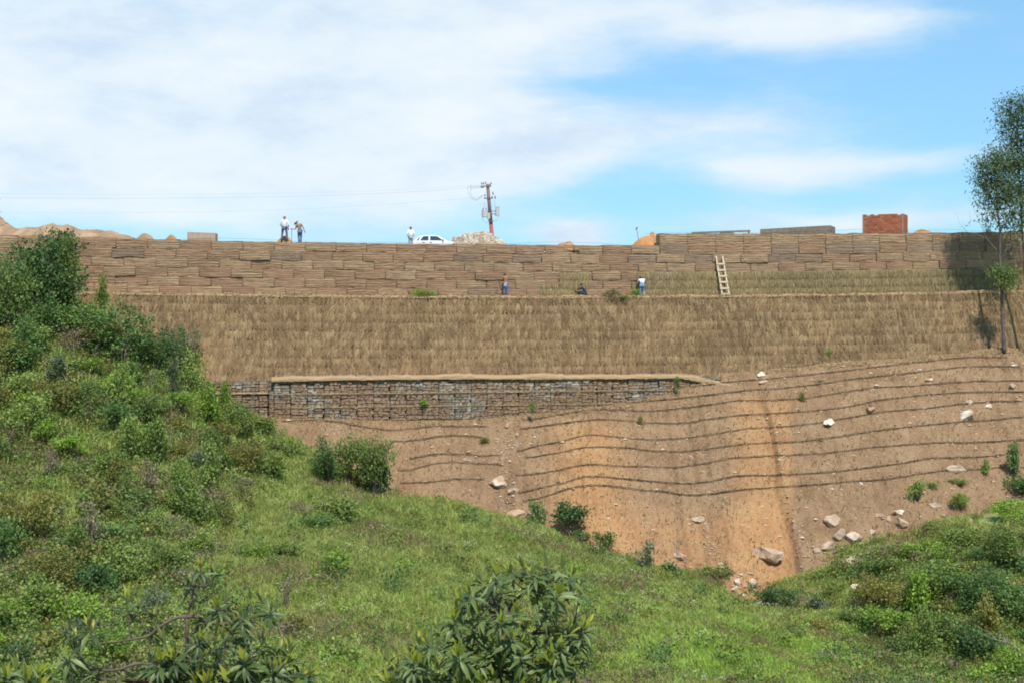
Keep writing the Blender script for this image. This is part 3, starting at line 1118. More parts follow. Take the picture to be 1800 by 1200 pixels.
def stone_wall():
    root = empty('stone_gabion_wall', wall_pt(0, 4.6, -8.3), 'lowest retaining wall of wire baskets filled with grey brown stones', 'retaining wall')
    rd = random.Random(21)
    top = -5.45; H = 0.92
    stones = []

    def fill(xa, xb, off, zt, zb, ztop_lim=None):
        z = zt
        while z > zb + 0.05:
            rh = rd.uniform(0.14, 0.27)
            rh = min(rh, z - zb)
            x = xa
            while x < xb:
                w = rd.choice((rd.uniform(0.18, 0.36), rd.uniform(0.3, 0.6)))
                w = min(w, xb - x + 0.02)
                if w > 0.1:
                    hh = rh * rd.uniform(0.82, 1.08)
                    xc = x + w / 2
                    stones.append((xc, off + rd.uniform(-0.05, 0.03), z - rh / 2 + rd.uniform(-.02, .02), w * 1.0, hh))
                x += w + 0.012
            z -= rh
    W = 1.12
    for c in range(3):
        zt = top - H * c
        off = 4.45 + 0.04 * c
        x = -17.1
        while x < 13.4:
            fill(x + 0.015, x + W - 0.03, off, zt - 0.03, zt - H + 0.03)
            x += W
    # recessed bay on the left
    for c in range(3):
        zt = top - H * c + 0.0
        x = -22.6
        while x < -17.3:
            fill(x + 0.015, x + W - 0.03, 3.1, zt - 0.03, zt - H + 0.03)
            x += W
    # end return of the projecting part
    vis = []
    for s in stones:
        x, off, z, w, h = s
        p = wall_pt(x, off + 0.2, z)
        zs = float(slope(p.x, p.y - 0.3))
        if z + h / 2 > zs - 0.1:
            vis.append(s)
    vis.sort(key=lambda s: -(s[3] * s[4]))
    protos = [mesh_np('stone', np.array([tuple(v) for v in vs]), fs, [M['stone']], None, True) for vs, fs in STONES]
    for s in vis[:298]:
        x, off, z, w, h = s
        o = link('stone', rd.choice(protos), root)
        o.location = wall_pt(x, off, z) - root.location
        o.rotation_euler = (rd.choice((0, math.pi)), rd.uniform(-.12, .12), YAW + rd.choice((0, math.pi)))
        o.scale = (w * 1.07, 0.5, h * 1.10)
    V = []; Fc = []; tint = []
    for s in vis[298:]:
        x, off, z, w, h = s
        vs, fs = rd.choice(STONES)
        R = Matrix.Rotation(YAW, 4, 'Z') @ Matrix.Rotation(rd.uniform(-.15, .15), 4, 'Y') @ Matrix.Diagonal((w * 1.07, 0.5, h * 1.10, 1))
        b = len(V)
        p = wall_pt(x, off, z) - root.location
        V += [tuple(R @ v + p) for v in vs]
        Fc += [tuple(i + b for i in f) for f in fs]
        tint += [rd.random()] * len(vs)
    me = mesh_np('small_stones', np.array(V), Fc, [M['stone']], tint, True)
    setp(link('packing_stones', me, root), 'smaller packing stones between the big ones', None, None, 'stuff')
    # dark core
    mb = MB()
    for (xa, xb, off, zb, zt) in ((-17.1, 14.5, 4.32, -9.4, top - 0.05), (-23.0, -17.0, 2.95, -9.4, top - 0.05)):
        vs = [wall_pt(x, oo, z) - root.location for x in (xa, xb) for oo in (off, 0.8) for z in (zb, zt)]
        mb.add(vs, [(0, 1, 3, 2), (4, 6, 7, 5), (0, 4, 5, 1), (2, 3, 7, 6), (0, 2, 6, 4), (1, 5, 7, 3)])
    mb.build('earth_core', M['core'], root)
    # basket wires
    mb = MB()
    x = -17.1
    while x < 14.4:
        for c in range(3):
            zt = top - H * c
            jx = 0.12 * ((c * 5) % 3)
            a = wall_pt(x + jx, 4.74 + 0.04 * c, zt) - root.location
            b = wall_pt(x + jx, 4.74 + 0.04 * c, zt - H) - root.location
            mb.tube([a, b], 0.009, 4)
        x += W
    for c in range(4):
        zt = top - H * c
        mb.tube([wall_pt(x, 4.76 + 0.04 * c, zt + 0.02 * math.sin(x)) - root.location for x in np.arange(-17.1, 14.5, 1.12)], 0.010, 4)
    o = mb.build('basket_wire', M['wire'], root)
    # straw on the joints and straw lip on top
    def base(r, n):
        c = r.integers(1, 3, n); x = r.uniform(-17, 14, n)
        z = top - H * c + r.uniform(-0.02, 0.05, n)
        B = np.stack([x, wallY(x), z], 1) + np.array(UN)[None, :] * (4.70 + r.uniform(0, .06, n))[:, None]
        D = np.array(UX)[None, :] * r.choice([-1, 1], n)[:, None] + r.normal(0, .15, (n, 3))
        D /= np.linalg.norm(D, axis=1)[:, None]
        return B, D
    V, Fc, tint = blades(3800, base, 0.15, 0.4, 0.015, 0.035, seed=31)
    me = mesh_np('joint_straw', V - np.array(root.location), Fc, [M['straw']], np.clip(tint + .3, 0, 1))
    setp(link('joint_straw', me, root), 'thin straw lying in the joints between courses', None, None, 'stuff')
    cap_strip('straw_lip', -17.25, 15.0, 2.3, 4.86, lambda x: top + 0.04 + 0.10 * math.exp(-((x + 8) / 9) ** 2) - 0.65 * max(0, (x - 11.3) / 3.5), M['strawcap'], root, 0.22, 5, 0.13)
    cap_strip('straw_lip', -23.2, -17.3, 2.6, 3.45, lambda x: top - H + 0.02, M['strawcap'], root, 0.06, 6, 0.05)
    # end face: rounded wire end with stones
    mb = MB()
    for i in range(3):
        for j in range(9):
            vs, fs = rd.choice(STONES)
            p = wall_pt(-17.2 + rd.uniform(-.03, .03), 4.25 - i * 0.42, top - 0.15 - j * 0.3) - root.location
            R = Matrix.Diagonal((0.42, 0.44, 0.31, 1))
            mb.add([R @ v + p for v in vs], fs)
    setp(mb.build('end_stones', M['stone'], root, smooth=True), 'stones of the end face of the wall', None, None, 'stuff')
    return root


ST_WALL = stone_wall()

# ------------------------------------------------------------------ wattle lines on the cut slope
WL = [
    ('m', [(1366, 647), (1420, 642), (1476, 635), (1556, 630), (1601, 629)], 'short topmost brushwood line close under the right crest of the slope'),
    ('m', [(1210, 681), (1250, 675), (1296, 670), (1354, 666), (1421, 659), (1500, 650), (1586, 640), (1662, 632), (1708, 628), (1776, 629)], 'second brushwood line below the crest, ending at the tall tree trunk'),
    ('m', [(1100, 709), (1175, 702), (1250, 694), (1299, 687), (1342, 684), (1363, 684), (1421, 678), (1500, 666), (1571, 659), (1672, 647), (1724, 644), (1796, 645)], 'third brushwood line below the crest, meeting the stone wall corner'),
    ('m', [(920, 740), (950, 735), (1005, 725), (1062, 719), (1112, 722), (1150, 723), (1200, 718), (1250, 711), (1299, 704), (1351, 704), (1421, 700), (1482, 689), (1540, 681), (1601, 679), (1669, 673), (1708, 670), (1805, 669)], 'fourth brushwood line below the crest, just under the foot of the stone wall'),
    ('m', [(915, 754), (975, 746), (1025, 739), (1060, 737), (1105, 740), (1150, 744), (1205, 744), (1250, 736), (1299, 730), (1372, 726), (1433, 722), (1494, 715), (1540, 704), (1617, 695), (1693, 690), (1739, 689), (1805, 689)], 'fifth brushwood line, crossing the top of the orange bulge'),
    ('m', [(910, 794), (937, 785), (987, 776), (1025, 765), (1050, 765), (1100, 770), (1150, 773), (1200, 771), (1250, 764), (1311, 753), (1381, 750), (1433, 744), (1494, 734), (1556, 723), (1617, 719), (1693, 710), (1739, 706), (1805, 705)], 'sixth brushwood line, passing above the big pale round boulder'),
    ('m', [(925, 805), (987, 795), (1020, 787), (1050, 785), (1100, 787), (1150, 793), (1200, 794), (1250, 788), (1311, 780), (1388, 777), (1418, 775), (1479, 767), (1540, 757), (1617, 748), (1678, 742), (1739, 739), (1805, 731)], 'seventh brushwood line, passing under the big pale round boulder'),
    ('m', [(907, 836), (950, 832), (987, 825), (1020, 817), (1050, 816), (1087, 819), (1137, 820), (1187, 822), (1250, 813), (1281, 805), (1342, 802), (1400, 799), (1464, 796), (1525, 787), (1586, 782), (1647, 778), (1708, 778), (1805, 773)], 'third brushwood line from the bottom of the orange bulge'),
    ('m', [(912, 867), (950, 857), (987, 850), (1020, 838), (1050, 837), (1100, 842), (1150, 846), (1205, 851), (1250, 846), (1296, 836), (1372, 835), (1421, 832), (1479, 828), (1540, 820), (1586, 814), (1632, 805), (1708, 804), (1770, 799)], 'next to lowest brushwood line of the main slope'),
    ('m', [(920, 882), (962, 872), (987, 862), (1012, 855), (1037, 852), (1075, 854), (1125, 861), (1170, 864), (1212, 871), (1250, 868), (1296, 861), (1372, 856), (1433, 852), (1494, 846), (1556, 843), (1601, 835), (1663, 826), (1724, 825), (1770, 820)], 'lowest brushwood line of the main slope, touching the flat pale rock'),
    ('l', [(495, 741), (562, 738), (600, 742), (637, 750), (680, 756), (725, 754), (755, 750), (800, 749), (862, 750)], 'uppermost brushwood line left of the rocky gully, under the stone wall'),
    ('l', [(687, 775), (712, 776), (750, 771), (775, 766), (800, 765), (862, 770)], 'second brushwood line down on the slope left of the rocky gully'),
    ('l', [(722, 807), (750, 800), (775, 797), (812, 798), (850, 802), (890, 799)], 'third brushwood line down on the slope left of the rocky gully'),
    ('l', [(700, 827), (725, 826), (750, 817), (787, 812), (807, 813), (892, 817)], 'fourth brushwood line down on the slope left of the rocky gully'),
    ('l', [(705, 849), (762, 847), (800, 841), (857, 843)], 'lowest brushwood line left of the gully, ending at the big white rock'),
]


def smooth_px(pts, step=7.0):
    pts = np.array(pts, float)
    xs = np.arange(pts[0, 0], pts[-1, 0], step)
    # catmull-ish: interpolate then smooth
    ys = np.interp(xs, pts[:, 0], pts[:, 1])
    k = np.array([1, 2, 3, 2, 1.0]); k /= k.sum()
    yp = np.pad(ys, 2, mode='edge')
    return xs, np.convolve(yp, k, 'valid')


def wattles():
    for wi, (g, pts, lab) in enumerate(WL):
        rd = random.Random(100 + wi)
        xs, ys = smooth_px(pts)
        P3 = []
        for x, y in zip(xs, ys):
            X, Y, Z = slope_hit(x, y)
            P3.append(Vector((X, Y, Z)))
        base = P3[len(P3) // 2].copy()
        root = empty('wattle_line', base, lab, 'brushwood line', 'brushwood contour lines on the cut slope')
        # bundle of brushwood: several ragged intertwined strands
        mb = MB()
        for s in range(3):
            i = 0
            while i < len(P3) - 2:
                n = rd.randint(6, 14)
                seg = P3[i:i + n]
                if len(seg) < 3: break
                off = Vector((0, -0.06 - 0.05 * rd.random(), 0.02 + 0.028 * s))
                pp = [p - base + off + Vector((0, rd.uniform(-.02, .02), rd.uniform(-.03, .03))) for p in seg]
                r = rd.uniform(0.009, 0.019) * (0.9 if g == 'l' else 1.0)
                mb.tube(pp, [r * .5] + [r * rd.uniform(.7, 1.2) for _ in pp[1:-1]] + [r * .3], 5)
                i += n - rd.randint(1, 3)
                if rd.random() < 0.16: i += rd.randint(1, 2)
        mb.build('brushwood', M['wattle'], root, smooth=True)
        # stakes holding it
        mb = MB()
        for p in P3[::5]:
            q = p - base + Vector((rd.uniform(-.05, .05), -0.02, -0.2))
            mb.tube([q, q + Vector((rd.uniform(-.03, .03), 0, 0.2 + rd.uniform(.12, .24)))], 0.016, 5)
        setp(mb.build('stakes', M['wattle'], root), None, None, None, 'stuff')


wattles()

# ------------------------------------------------------------------ rocks on the slope
RP = [rock_mesh('rock', M['rock'], s, 3, 0.4) for s in range(9)]
ROCKS = [  # px, py (centre), w, h, label
    (877, 845, 38, 19, 'long white boulder at the foot of the rocky gully, above a thin bare stem'),
    (905, 902, 34, 12, 'flat whitish rock at the grass edge below the rocky gully'),
    (902, 861, 16, 12, 'small splintered white rock just under the long white boulder'),
    (909, 781, 9, 13, 'upright white stone high in the rocky gully'),
    (892, 747, 11, 9, 'white stone at the very top of the rocky gully'),
    (910, 765, 8, 7, 'little white stone between two others in the rocky gully'),
    (825, 793, 12, 6, 'pale flat stone left of the rocky gully, the upper of two'),
    (822, 808, 14, 6, 'pale flat stone left of the rocky gully, the lower of two'),
    (1215, 803, 10, 12, 'white stone standing alone on the brown strip between the orange zones'),
    (1338, 657, 17, 9, 'white rock at the crest, top of the narrow gully'),
    (1341, 671, 15, 7, 'white rock in the narrow gully, second from the crest'),
    (1350, 972, 47, 32, 'largest cream boulder, on orange soil above the grass'),
    (1463, 913, 27, 19, 'rounded speckled boulder, topmost of the rock group on the right'),
    (1477, 938, 25, 21, 'squarish pink white boulder in the middle of the rock group'),
    (1502, 946, 30, 18, 'pale boulder with a ledge, right of the squarish one'),
    (1456, 958, 31, 20, 'heart shaped cream boulder at the left of the rock group'),
    (1437, 967, 12, 8, 'small white stone left of the heart shaped boulder'),
    (1535, 934, 15, 12, 'pointed white stone alone to the right of the rock group'),
    (1497, 985, 39, 16, 'long cream slab lying at the edge of the green scrub'),
    (1578, 899, 19, 12, 'white stone above the pink one by the right grass edge'),
    (1584, 917, 22, 19, 'pinkish rock half in the right grass edge'),
    (1546, 904, 17, 5, 'thin pale stone left of the pinkish rock'),
    (1562, 911, 11, 10, 'small broken stone touching the pinkish rock on its left'),
    (1505, 1033, 23, 11, 'white rock lying low among the green scrub'),
    (1700, 729, 31, 25, 'big pale round boulder set in the upper right slope'),
    (1680, 824, 33, 13, 'wide pale pink rock on the lowest brushwood line'),
    (1532, 718, 20, 11, 'v shaped white rock in the middle of the right slope'),
    (1458, 740, 25, 9, 'low whitish rock left of the v shaped one'),
    (1632, 667, 15, 6, 'flat white stone in the upper right slope'),
    (1616, 649, 7, 5, 'small white stone under the right crest'),
    (1704, 706, 11, 8, 'white stone just above the big round boulder'),
    (1737, 713, 16, 8, 'flat white stone right of the big round boulder'),
    (1780, 679, 12, 8, 'white stone near the right edge of the upper slope'),
    (1783, 642, 13, 6, 'whitish stone at the crest under the tall trees'),
    (1645, 888, 17, 10, 'splintered white stone beside the round grass tuft'),
    (1324, 1025, 20, 24, 'tall white rock at the bottom of the orange slope'),
    (1297, 1021, 12, 11, 'white stone left of the tall white rock at the slope bottom'),
    (1291, 1034, 9, 11, 'small pinkish stone below left of the tall white rock'),
    (1196, 976, 21, 15, 'whitish rock behind the thin bare sapling at the grass edge'),
    (1229, 911, 26, 7, 'pale streaky rock low on the slope, above a trail of chips'),
    (1706, 915, 8, 9, 'small grey white stone in the right scrub'),
    (1513, 851, 8, 7, 'lone white stone under the lowest brushwood line'),
    (1490, 1001, 8, 6, 'small white stone below the long cream slab'),
    (1398, 926, 7, 9, 'small white stone on the left lip of the narrow gully'),
    (1669, 772, 6, 6, 'bright little stone on the right slope below the big round boulder'),
    (1508, 962, 6, 7, 'tiny white stone under the boulder with a ledge'),
]


def rocks():
    rd = random.Random(5)
    for i, (px, py, w, h, lab) in enumerate(ROCKS):
        X, Y, Z = ghit(px, py + h * 0.25)
        s = Y / F
        o = link('rock', RP[(i * 4) % 9])
        o.scale = (w * s * 1.02, w * s * 0.75, h * s * 1.15)
        o.location = (X, Y - 0.04, Z + h * s * 0.16)
        o.rotation_euler = (rd.uniform(-.3, .3), rd.uniform(-.15, .15), rd.uniform(-.5, .5))
        setp(o, lab, 'boulder' if w > 20 else 'rock', 'white rocks on the cut slope')
    # countless chips: one object
    V = []; Fc = []; tint = []
    r = np.random.default_rng(9)
    cl = []
    for _ in range(1600):
        q = r.random()
        if q < .18: px = 885 + r.normal(0, 14); py = r.uniform(740, 900)
        elif q < .30: py = r.uniform(650, 1000); px = 1338 + (py - 650) * 0.22 + r.normal(0, 6)
        elif q < .42: py = r.uniform(905, 1010); px = 1228 + (py - 905) * .45 + r.normal(0, 9)
        elif q < .5: px = 1295 + r.normal(0, 14); py = r.uniform(1005, 1055)
        elif q < .68: px = r.uniform(1420, 1800); py = r.uniform(640, 930)
        elif q < .76: px = r.normal(1700, 45); py = r.normal(715, 18)
        else: px = r.uniform(560, 1420); py = r.uniform(745, 1000)
        X, Y, Z = ghit(px, py)
        if hill(X, Y) > Z - 0.02: continue
        cl.append((X, Y, Z))
    for (X, Y, Z) in cl:
        s = min(0.22, float(r.lognormal(-2.95, 0.55)))
        b = len(V)
        vs = np.array([(-1, 0, 0), (1, 0, 0), (0, -1, 0), (0, 1, 0), (0, 0, -1), (0, 0, 1.0)]) * r.uniform(.5, 1.1, (6, 3)) * s
        vs[:, 2] *= .6
        V += (vs + np.array([X, Y, Z + s * .25])).tolist()
        Fc += [tuple(b + k for k in f) for f in ((0, 2, 5), (2, 1, 5), (1, 3, 5), (3, 0, 5), (2, 0, 4), (1, 2, 4), (3, 1, 4), (0, 3, 4))]
        tint += [r.random()] * 6
    o = link('gravel', mesh_np('gravel', np.array(V), Fc, [M['rock']], tint))
    setp(o, 'white stone chips strewn over the bare cut slope', 'stone chips', None, 'stuff')


rocks()


def clods():
    r = np.random.default_rng(33)
    V = []; Fc = []; tint = []
    for _ in range(9000):
        x = r.uniform(-18, 42); y = np.interp(x, CX, CY) - r.uniform(0.1, 17)
        h = SLOPE_BVH.ray_cast(Vector((x, y, 20)), Vector((0, 0, -1)))[0]
        if h is None: continue
        s = min(0.16, float(r.lognormal(-3.1, 0.5))); b = len(V)
        q = np.array([(-1, 0, 0), (1, 0, 0), (0, -1, 0), (0, 1, 0), (0, 0, 1.0)]) * r.uniform(.5, 1.1, (5, 3)) * s * np.array([1.5, 1, .8])
        V += (q + np.array(h)).tolist()
        Fc += [tuple(b + k for k in f) for f in ((0, 2, 4), (2, 1, 4), (1, 3, 4), (3, 0, 4))]
        tint += [r.random()] * 5
    o = link('soil_clods', mesh_np('soil_clods', np.array(V), Fc, [M['clod']], tint))
    setp(o, 'loose soil clods and grit all over the bare cut slope', 'soil clods', None, 'stuff')


clods()


def slope_weeds():
    """thin dry weeds and stems growing out of the cut slope"""
    r = np.random.default_rng(12)
    n = 15000
    px = r.uniform(500, 1800, n); py = r.uniform(640, 1010, n)
    k = np.sin(px * .013) + np.sin(py * .03 + px * .006)
    x = r.uniform(-18, 40, n); Yc = np.interp(x, CX, CY); d = r.uniform(0.05, 16, n)
    y = Yc - d
    z = slope(x, y)
    ok = (hill(x, y) < z)
    x, y, z = x[ok], y[ok], z[ok]
    n = len(x)
    L = r.uniform(0.10, 0.36, n)[:, None]; W = r.uniform(0.012, 0.03, n)[:, None]
    D = np.stack([r.normal(0, .5, n), r.normal(-.3, .3, n), np.ones(n)], 1); D /= np.linalg.norm(D, axis=1)[:, None]
    side = np.stack([np.ones(n), r.normal(0, .3, n), r.normal(0, .4, n)], 1)
    B = np.stack([x, y, z - .02], 1)
    V = np.stack([B - side * W, B + side * W, B + D * L + side * W * .3, B + D * L - side * W * .3], 1).reshape(-1, 3)
    Fc = np.arange(n * 4).reshape(n, 4)
    o = link('dry_weeds', mesh_np('dry_weeds', V, Fc, [M['straw_green']], np.repeat(r.random(n), 4)))
    setp(o, 'sparse dry weeds sprouting from the cut slope', 'weeds', None, 'stuff')


slope_weeds()


def crest_straw():
    r = np.random.default_rng(14)
    n = 9000
    x = r.uniform(-18.5, 39, n); Yc = np.interp(x, CX, CY)
    y = Yc + r.uniform(-0.35, 0.5, n); z = slope(x, y)
    B = np.stack([x, y, z], 1)
    D = np.stack([r.normal(0, 1, n), r.normal(-.3, .5, n), r.uniform(0.0, .45, n)], 1); D /= np.linalg.norm(D, axis=1)[:, None]
    L = r.uniform(.12, .35, n)[:, None]; W = r.uniform(.012, .03, n)[:, None]
    side = np.cross(D, np.array([0, -1, .4])); side /= np.linalg.norm(side, axis=1)[:, None] + 1e-9
    V = np.stack([B - side * W, B + side * W, B + D * L + side * W * .3, B + D * L - side * W * .3], 1).reshape(-1, 3)
    o = link('crest_straw', mesh_np('crest_straw', V, np.arange(n * 4).reshape(n, 4), [M['straw']], np.repeat(np.clip(r.normal(.7, .15, n), 0, 1), 4)))
    setp(o, 'pale straw lying along the crest of the cut slope', 'straw', None, 'stuff')


crest_straw()


# ------------------------------------------------------------------ on top of the wall
def heap(name, label, cat, px, w, top_py, Y, mat, seed, z0=None, ry=None, pw=1.3, rough=0.12, kind=None, group=None, n=30):
    X = (px - 900) * Y / F
    base = z0 if z0 is not None else (3.72 if X < 10 else 4.27)
    ztop = (HOR - top_py) * Y / F
    rx = w * Y / F / 2
    ry = ry or rx * 0.9
    h = ztop - base
    V = []; Fc = []
    m = n
    for i in range(n + 1):
        for j in range(m + 1):
            u = -1 + 2 * i / n; v = -1 + 2 * j / m
            rr = math.hypot(u, v)
            hh = max(0, 1 - rr ** pw)
            f = 1 + rough * 2 * mnoise.noise((u * 2.2 + seed, v * 2.2, seed)) + rough * mnoise.noise((u * 7 + seed, v * 7, 1))
            V.append((u * rx * 1.02, v * ry, hh * h * f + (0.05 * mnoise.noise((u * 9, v * 9, seed)) if hh > 0 else -0.1)))
    for i in range(n):
        for j in range(m):
            a = i * (m + 1) + j
            Fc.append((a, a + m + 1, a + m + 2, a + 1))
    o = link(name, mesh_np(name, np.array(V), np.array(Fc), [mat], None, True), None, (X, Y, base))
    setp(o, label, cat, group, kind)
    return o


def ridge(name, label, cat, pts, Y, depth, mat, seed, z0=3.72):
    """earth bank with the given skyline"""
    rd = random.Random(seed)
    pts = np.array(pts, float)
    xs = np.arange(pts[0, 0], pts[-1, 0] + 1, 3.0)
    tops = np.interp(xs, pts[:, 0], pts[:, 1])
    V = []; K = 11
    x0 = (xs.mean() - 900) * Y / F
    for x, t in zip(xs, tops):
        X = (x - 900) * Y / F; zt = (HOR - t) * Y / F
        for j in range(K):
            v = -1 + 2 * j / (K - 1)
            f = max(0, 1 - abs(v) ** 1.5)
            h = (zt - z0) * f
            nn = 0.16 * mnoise.noise((X * .9, v * 3, seed)) + 0.09 * mnoise.noise((X * 2.6, v * 8, seed)) + 0.04 * mnoise.noise((X * 7, v * 20, seed))
            V.append((X - x0, v * depth + 0.12 * mnoise.noise((X * 2, v * 3, seed + 9)), h + nn * (0.3 + f) - (0.2 if f == 0 else 0)))
    n = len(xs)
    Fc = [(i * K + j, (i + 1) * K + j, (i + 1) * K + j + 1, i * K + j + 1) for i in range(n - 1) for j in range(K - 1)]
    o = link(name, mesh_np(name, np.array(V), np.array(Fc), [mat], None, True), None, (x0, Y, z0))
    setp(o, label, cat)
    return o


ridge('earth_bank', 'long pale earth bank behind the wall, beyond the big green tree', 'earth bank',
      [(-240, 350), (-60, 366), (0, 382), (10, 390), (28, 402), (60, 400), (95, 393), (125, 399), (140, 402), (165, 404), (200, 408), (222, 413), (240, 420), (250, 424)], 108, 5, M['mound_pale'], 3)
heap('earth_mound', 'rounded tan earth mound on the wall top, beside the end of the pale bank', 'earth mound', 255, 48, 410, 102.5, M['mound_pale'], 1, pw=2.2, rough=.05)
heap('earth_mound', 'small brown earth mound left of the grey tan block box', 'earth mound', 301, 34, 414, 102.5, M['mound'], 2, pw=2.4, rough=.05)
MND = heap('earth_mound', 'brown orange earth mound under the worker in the red cap', 'earth mound', 500, 50, 414.5, 99.8, M['mound_orange'], 3, pw=1.5, rough=.06, z0=3.6)
heap('earth_mound', 'bright orange earth heap where the top course begins', 'earth mound', 1137, 70, 414.5, 104.9, M['mound_orange'], 4, z0=3.7, pw=1.8, rough=.015, ry=1.2)
heap('earth_mound', 'pointed brown orange earth heap behind the start of the raised course', 'earth mound', 1148, 40, 407, 105, M['mound_orange'], 5, z0=4.0, pw=1.1)
heap('earth_mound', 'very low grey earth mound right of the rubble pile, on the wall edge', 'earth mound', 996, 44, 426, 102.5, M['mound'], 6, pw=2.2, z0=3.9)
heap('earth_mound', 'low brown earth mound right of the red brick box', 'earth mound', 1622, 60, 403.5, 108, M['mound'], 8, z0=4.6, pw=2.0, rough=.04)
heap('earth_mound', 'tiny brown heap just left of the rubble pile behind the car bonnet', 'earth mound', 798, 22, 418, 113, M['mound'], 12, pw=1.6)
heap('earth_mound', 'low sandy heap in front of the rubble pile', 'earth mound', 855, 56, 427, 104, M['mound_pale'], 14, pw=2.2, z0=3.8)


def rubble():
    Y = 109
    X = (846 - 900) * Y / F
    rd = random.Random(77)
    base = 3.72
    root = empty('rubble_pile', (X, Y, base), 'grey tan pile of broken stone rubble in front of the utility pole', 'rubble pile')
    prof = [(-47, 3), (-44, 14), (-36, 21), (-22, 25.5), (-8, 27), (5, 27.5), (16, 25), (24, 18), (34, 11), (44, 4), (48, 0)]
    pxs_, hs = np.array([p[0] for p in prof]), np.array([p[1] for p in prof])
    vis = []
    for _ in range(1500):
        dx = rd.uniform(-46, 47)
        h = np.interp(dx, pxs_, hs) * Y / F + 0.55
        v = rd.uniform(-1, 1)
        z = h * (1 - abs(v) ** 1.6)
        s = rd.uniform(.16, .5)
        vis.append((dx * Y / F, v * 2.3, z - s * 0.3, s))
    V = []; Fc = []; tint = []
    for (x, y, z, s) in vis:
        vs, fs = rd.choice(STONES)
        R = Matrix.Rotation(rd.uniform(0, 6.28), 4, 'Z') @ Matrix.Rotation(rd.uniform(-.9, .9), 4, 'X') @ Matrix.Diagonal((s, s * rd.uniform(.5, 1), s * rd.uniform(.35, .8), 1))
        b = len(V)
        V += [tuple(R @ v + Vector((x, y, z))) for v in vs]
        Fc += [tuple(i + b for i in f) for f in fs]
        tint += [rd.random()] * len(vs)
    setp(link('broken_stones', mesh_np('broken_stones', np.array(V), Fc, [M['rubble']], tint), root), None, None, None, 'stuff')
    # soil core
    V = []; n = len(prof)
    for dx, h in prof:
        for v in (-1, -.6, -.2, .2, .6, 1):
            V.append((dx * Y / F, v * 2.2, (h * Y / F + .5) * (1 - abs(v) ** 1.6) - .15))
    Fc = [(i * 6 + j, (i + 1) * 6 + j, (i + 1) * 6 + j + 1, i * 6 + j + 1) for i in range(n - 1) for j in range(5)]
    link('soil_core', mesh_np('soil_core', np.array(V), Fc, [M['mound']], None, True), root)


rubble()


def brick_box():
    Y = 109.0
    a = P(1516.5, 378, Y); b = P(1590, 405, Y)
    root = empty('brick_shed', (a.x, Y, 4.3), 'small roofless red brick box standing on the wall top', 'brick structure')
    W = b.x - a.x; zt = a.z - 4.3
    D = 2.6
    W *= 0.94
    root.rotation_euler.z = math.radians(-24)
    rd = random.Random(4)
    bh = 0.165; bw = 0.30
    me = []
    for s in range(4):
        mb = MB(); j = .006
        mb.box(0, bw - .02, 0, .13, 0, bh - .018, 0, None, j)
        me.append(mb.mesh('brick', [M['brick']]))
    mb = MB()
    mb.box(.012, W - .012, .016, .12, -0.3, zt - .05); mb.box(W - .125, W - .012, .016, D, -0.3, zt - .05)
    mb.box(.012, .125, .016, D, -0.3, zt - .05); mb.box(.012, W - .012, D - .12, D - .02, -0.3, zt - .05)
    mb.build('mortar_wall', M['mortar'], root)
    rows = int(zt / bh) + 1
    for r in range(-1, rows):
        x = -0.0 if r % 2 else -0.15
        while x < W - 0.05:
            z = r * bh
            if r == rows - 1 and (rd.random() < .35):
                x += bw; continue
            xx = max(x, 0)
            w = min(x + bw, W) - xx
            if w > 0.06:
                o = link('brick', rd.choice(me), root)
                o.location = (xx, 0 + rd.uniform(-.006, .004), z)
                o.scale.x = w / bw
            x += bw
        y = 0.14 if r % 2 else 0.0
        while y < D - .1:
            w = min(bw, D - y)
            o = link('brick', rd.choice(me), root)
            o.location = (W + .0 + rd.uniform(-.003, .006), y, r * bh); o.rotation_euler.z = math.pi / 2
            o.scale.x = w / bw
            y += bw
    # dark corner posts
    for x in (-0.02, W - .12):
        mb = MB(); mb.box(x, x + .14, -.03, .1, -.3, zt + .02)
        mb.build('corner_post', M['mortar'], root)


brick_box()


def masonry(name, label, cat, pxa, pya, pxb, pyb, Y, D, mat, z0, side=None, courses=3, slope_top=0.0):
    """low block wall built of block courses"""
    a = P(pxa, pya, Y); b = P(pxb, pyb, Y)
    root = empty(name, (a.x, Y, z0), label, cat)
    W = b.x - a.x
    root.rotation_euler.z = math.radians(-21 if a.x > 0 else 6)
    rd = random.Random(int(pxa))
    ha = a.z - z0; hb = b.z - z0
    n = max(1, int(W / 0.42)); bw = W / n
    R = courses
    for r in range(R):
        for i in range(n):
            f0 = i / n; f1 = (i + 1) / n
            h0 = (ha + (hb - ha) * f0); h1 = (ha + (hb - ha) * f1)
            x0, x1 = i * bw + .006, (i + 1) * bw - .006
            vs = []
            q = rd.uniform(-.01, .012)
            for x, h in ((x0, h0), (x1, h1)):
                for y in (q, D):
                    for k in (r / R + .004, (r + 1) / R - .006):
                        vs.append((x, y, h * k))
            mb = MB()
            mb.add(vs, [(0, 1, 3, 2), (4, 6, 7, 5), (0, 4, 5, 1), (2, 3, 7, 6), (0, 2, 6, 4), (1, 5, 7, 3)])
            mb.build('block', mat, root)
    mb = MB()
    mb.add([(x, y, z) for x, h in ((.02, ha), (W - .02, hb)) for y in (.03, D - .03) for z in (-.4, h - .02)],
           [(0, 1, 3, 2), (4, 6, 7, 5), (0, 4, 5, 1), (2, 3, 7, 6), (0, 2, 6, 4), (1, 5, 7, 3)])
    mb.build('mortar_core', M['mortar'], root)
    return root


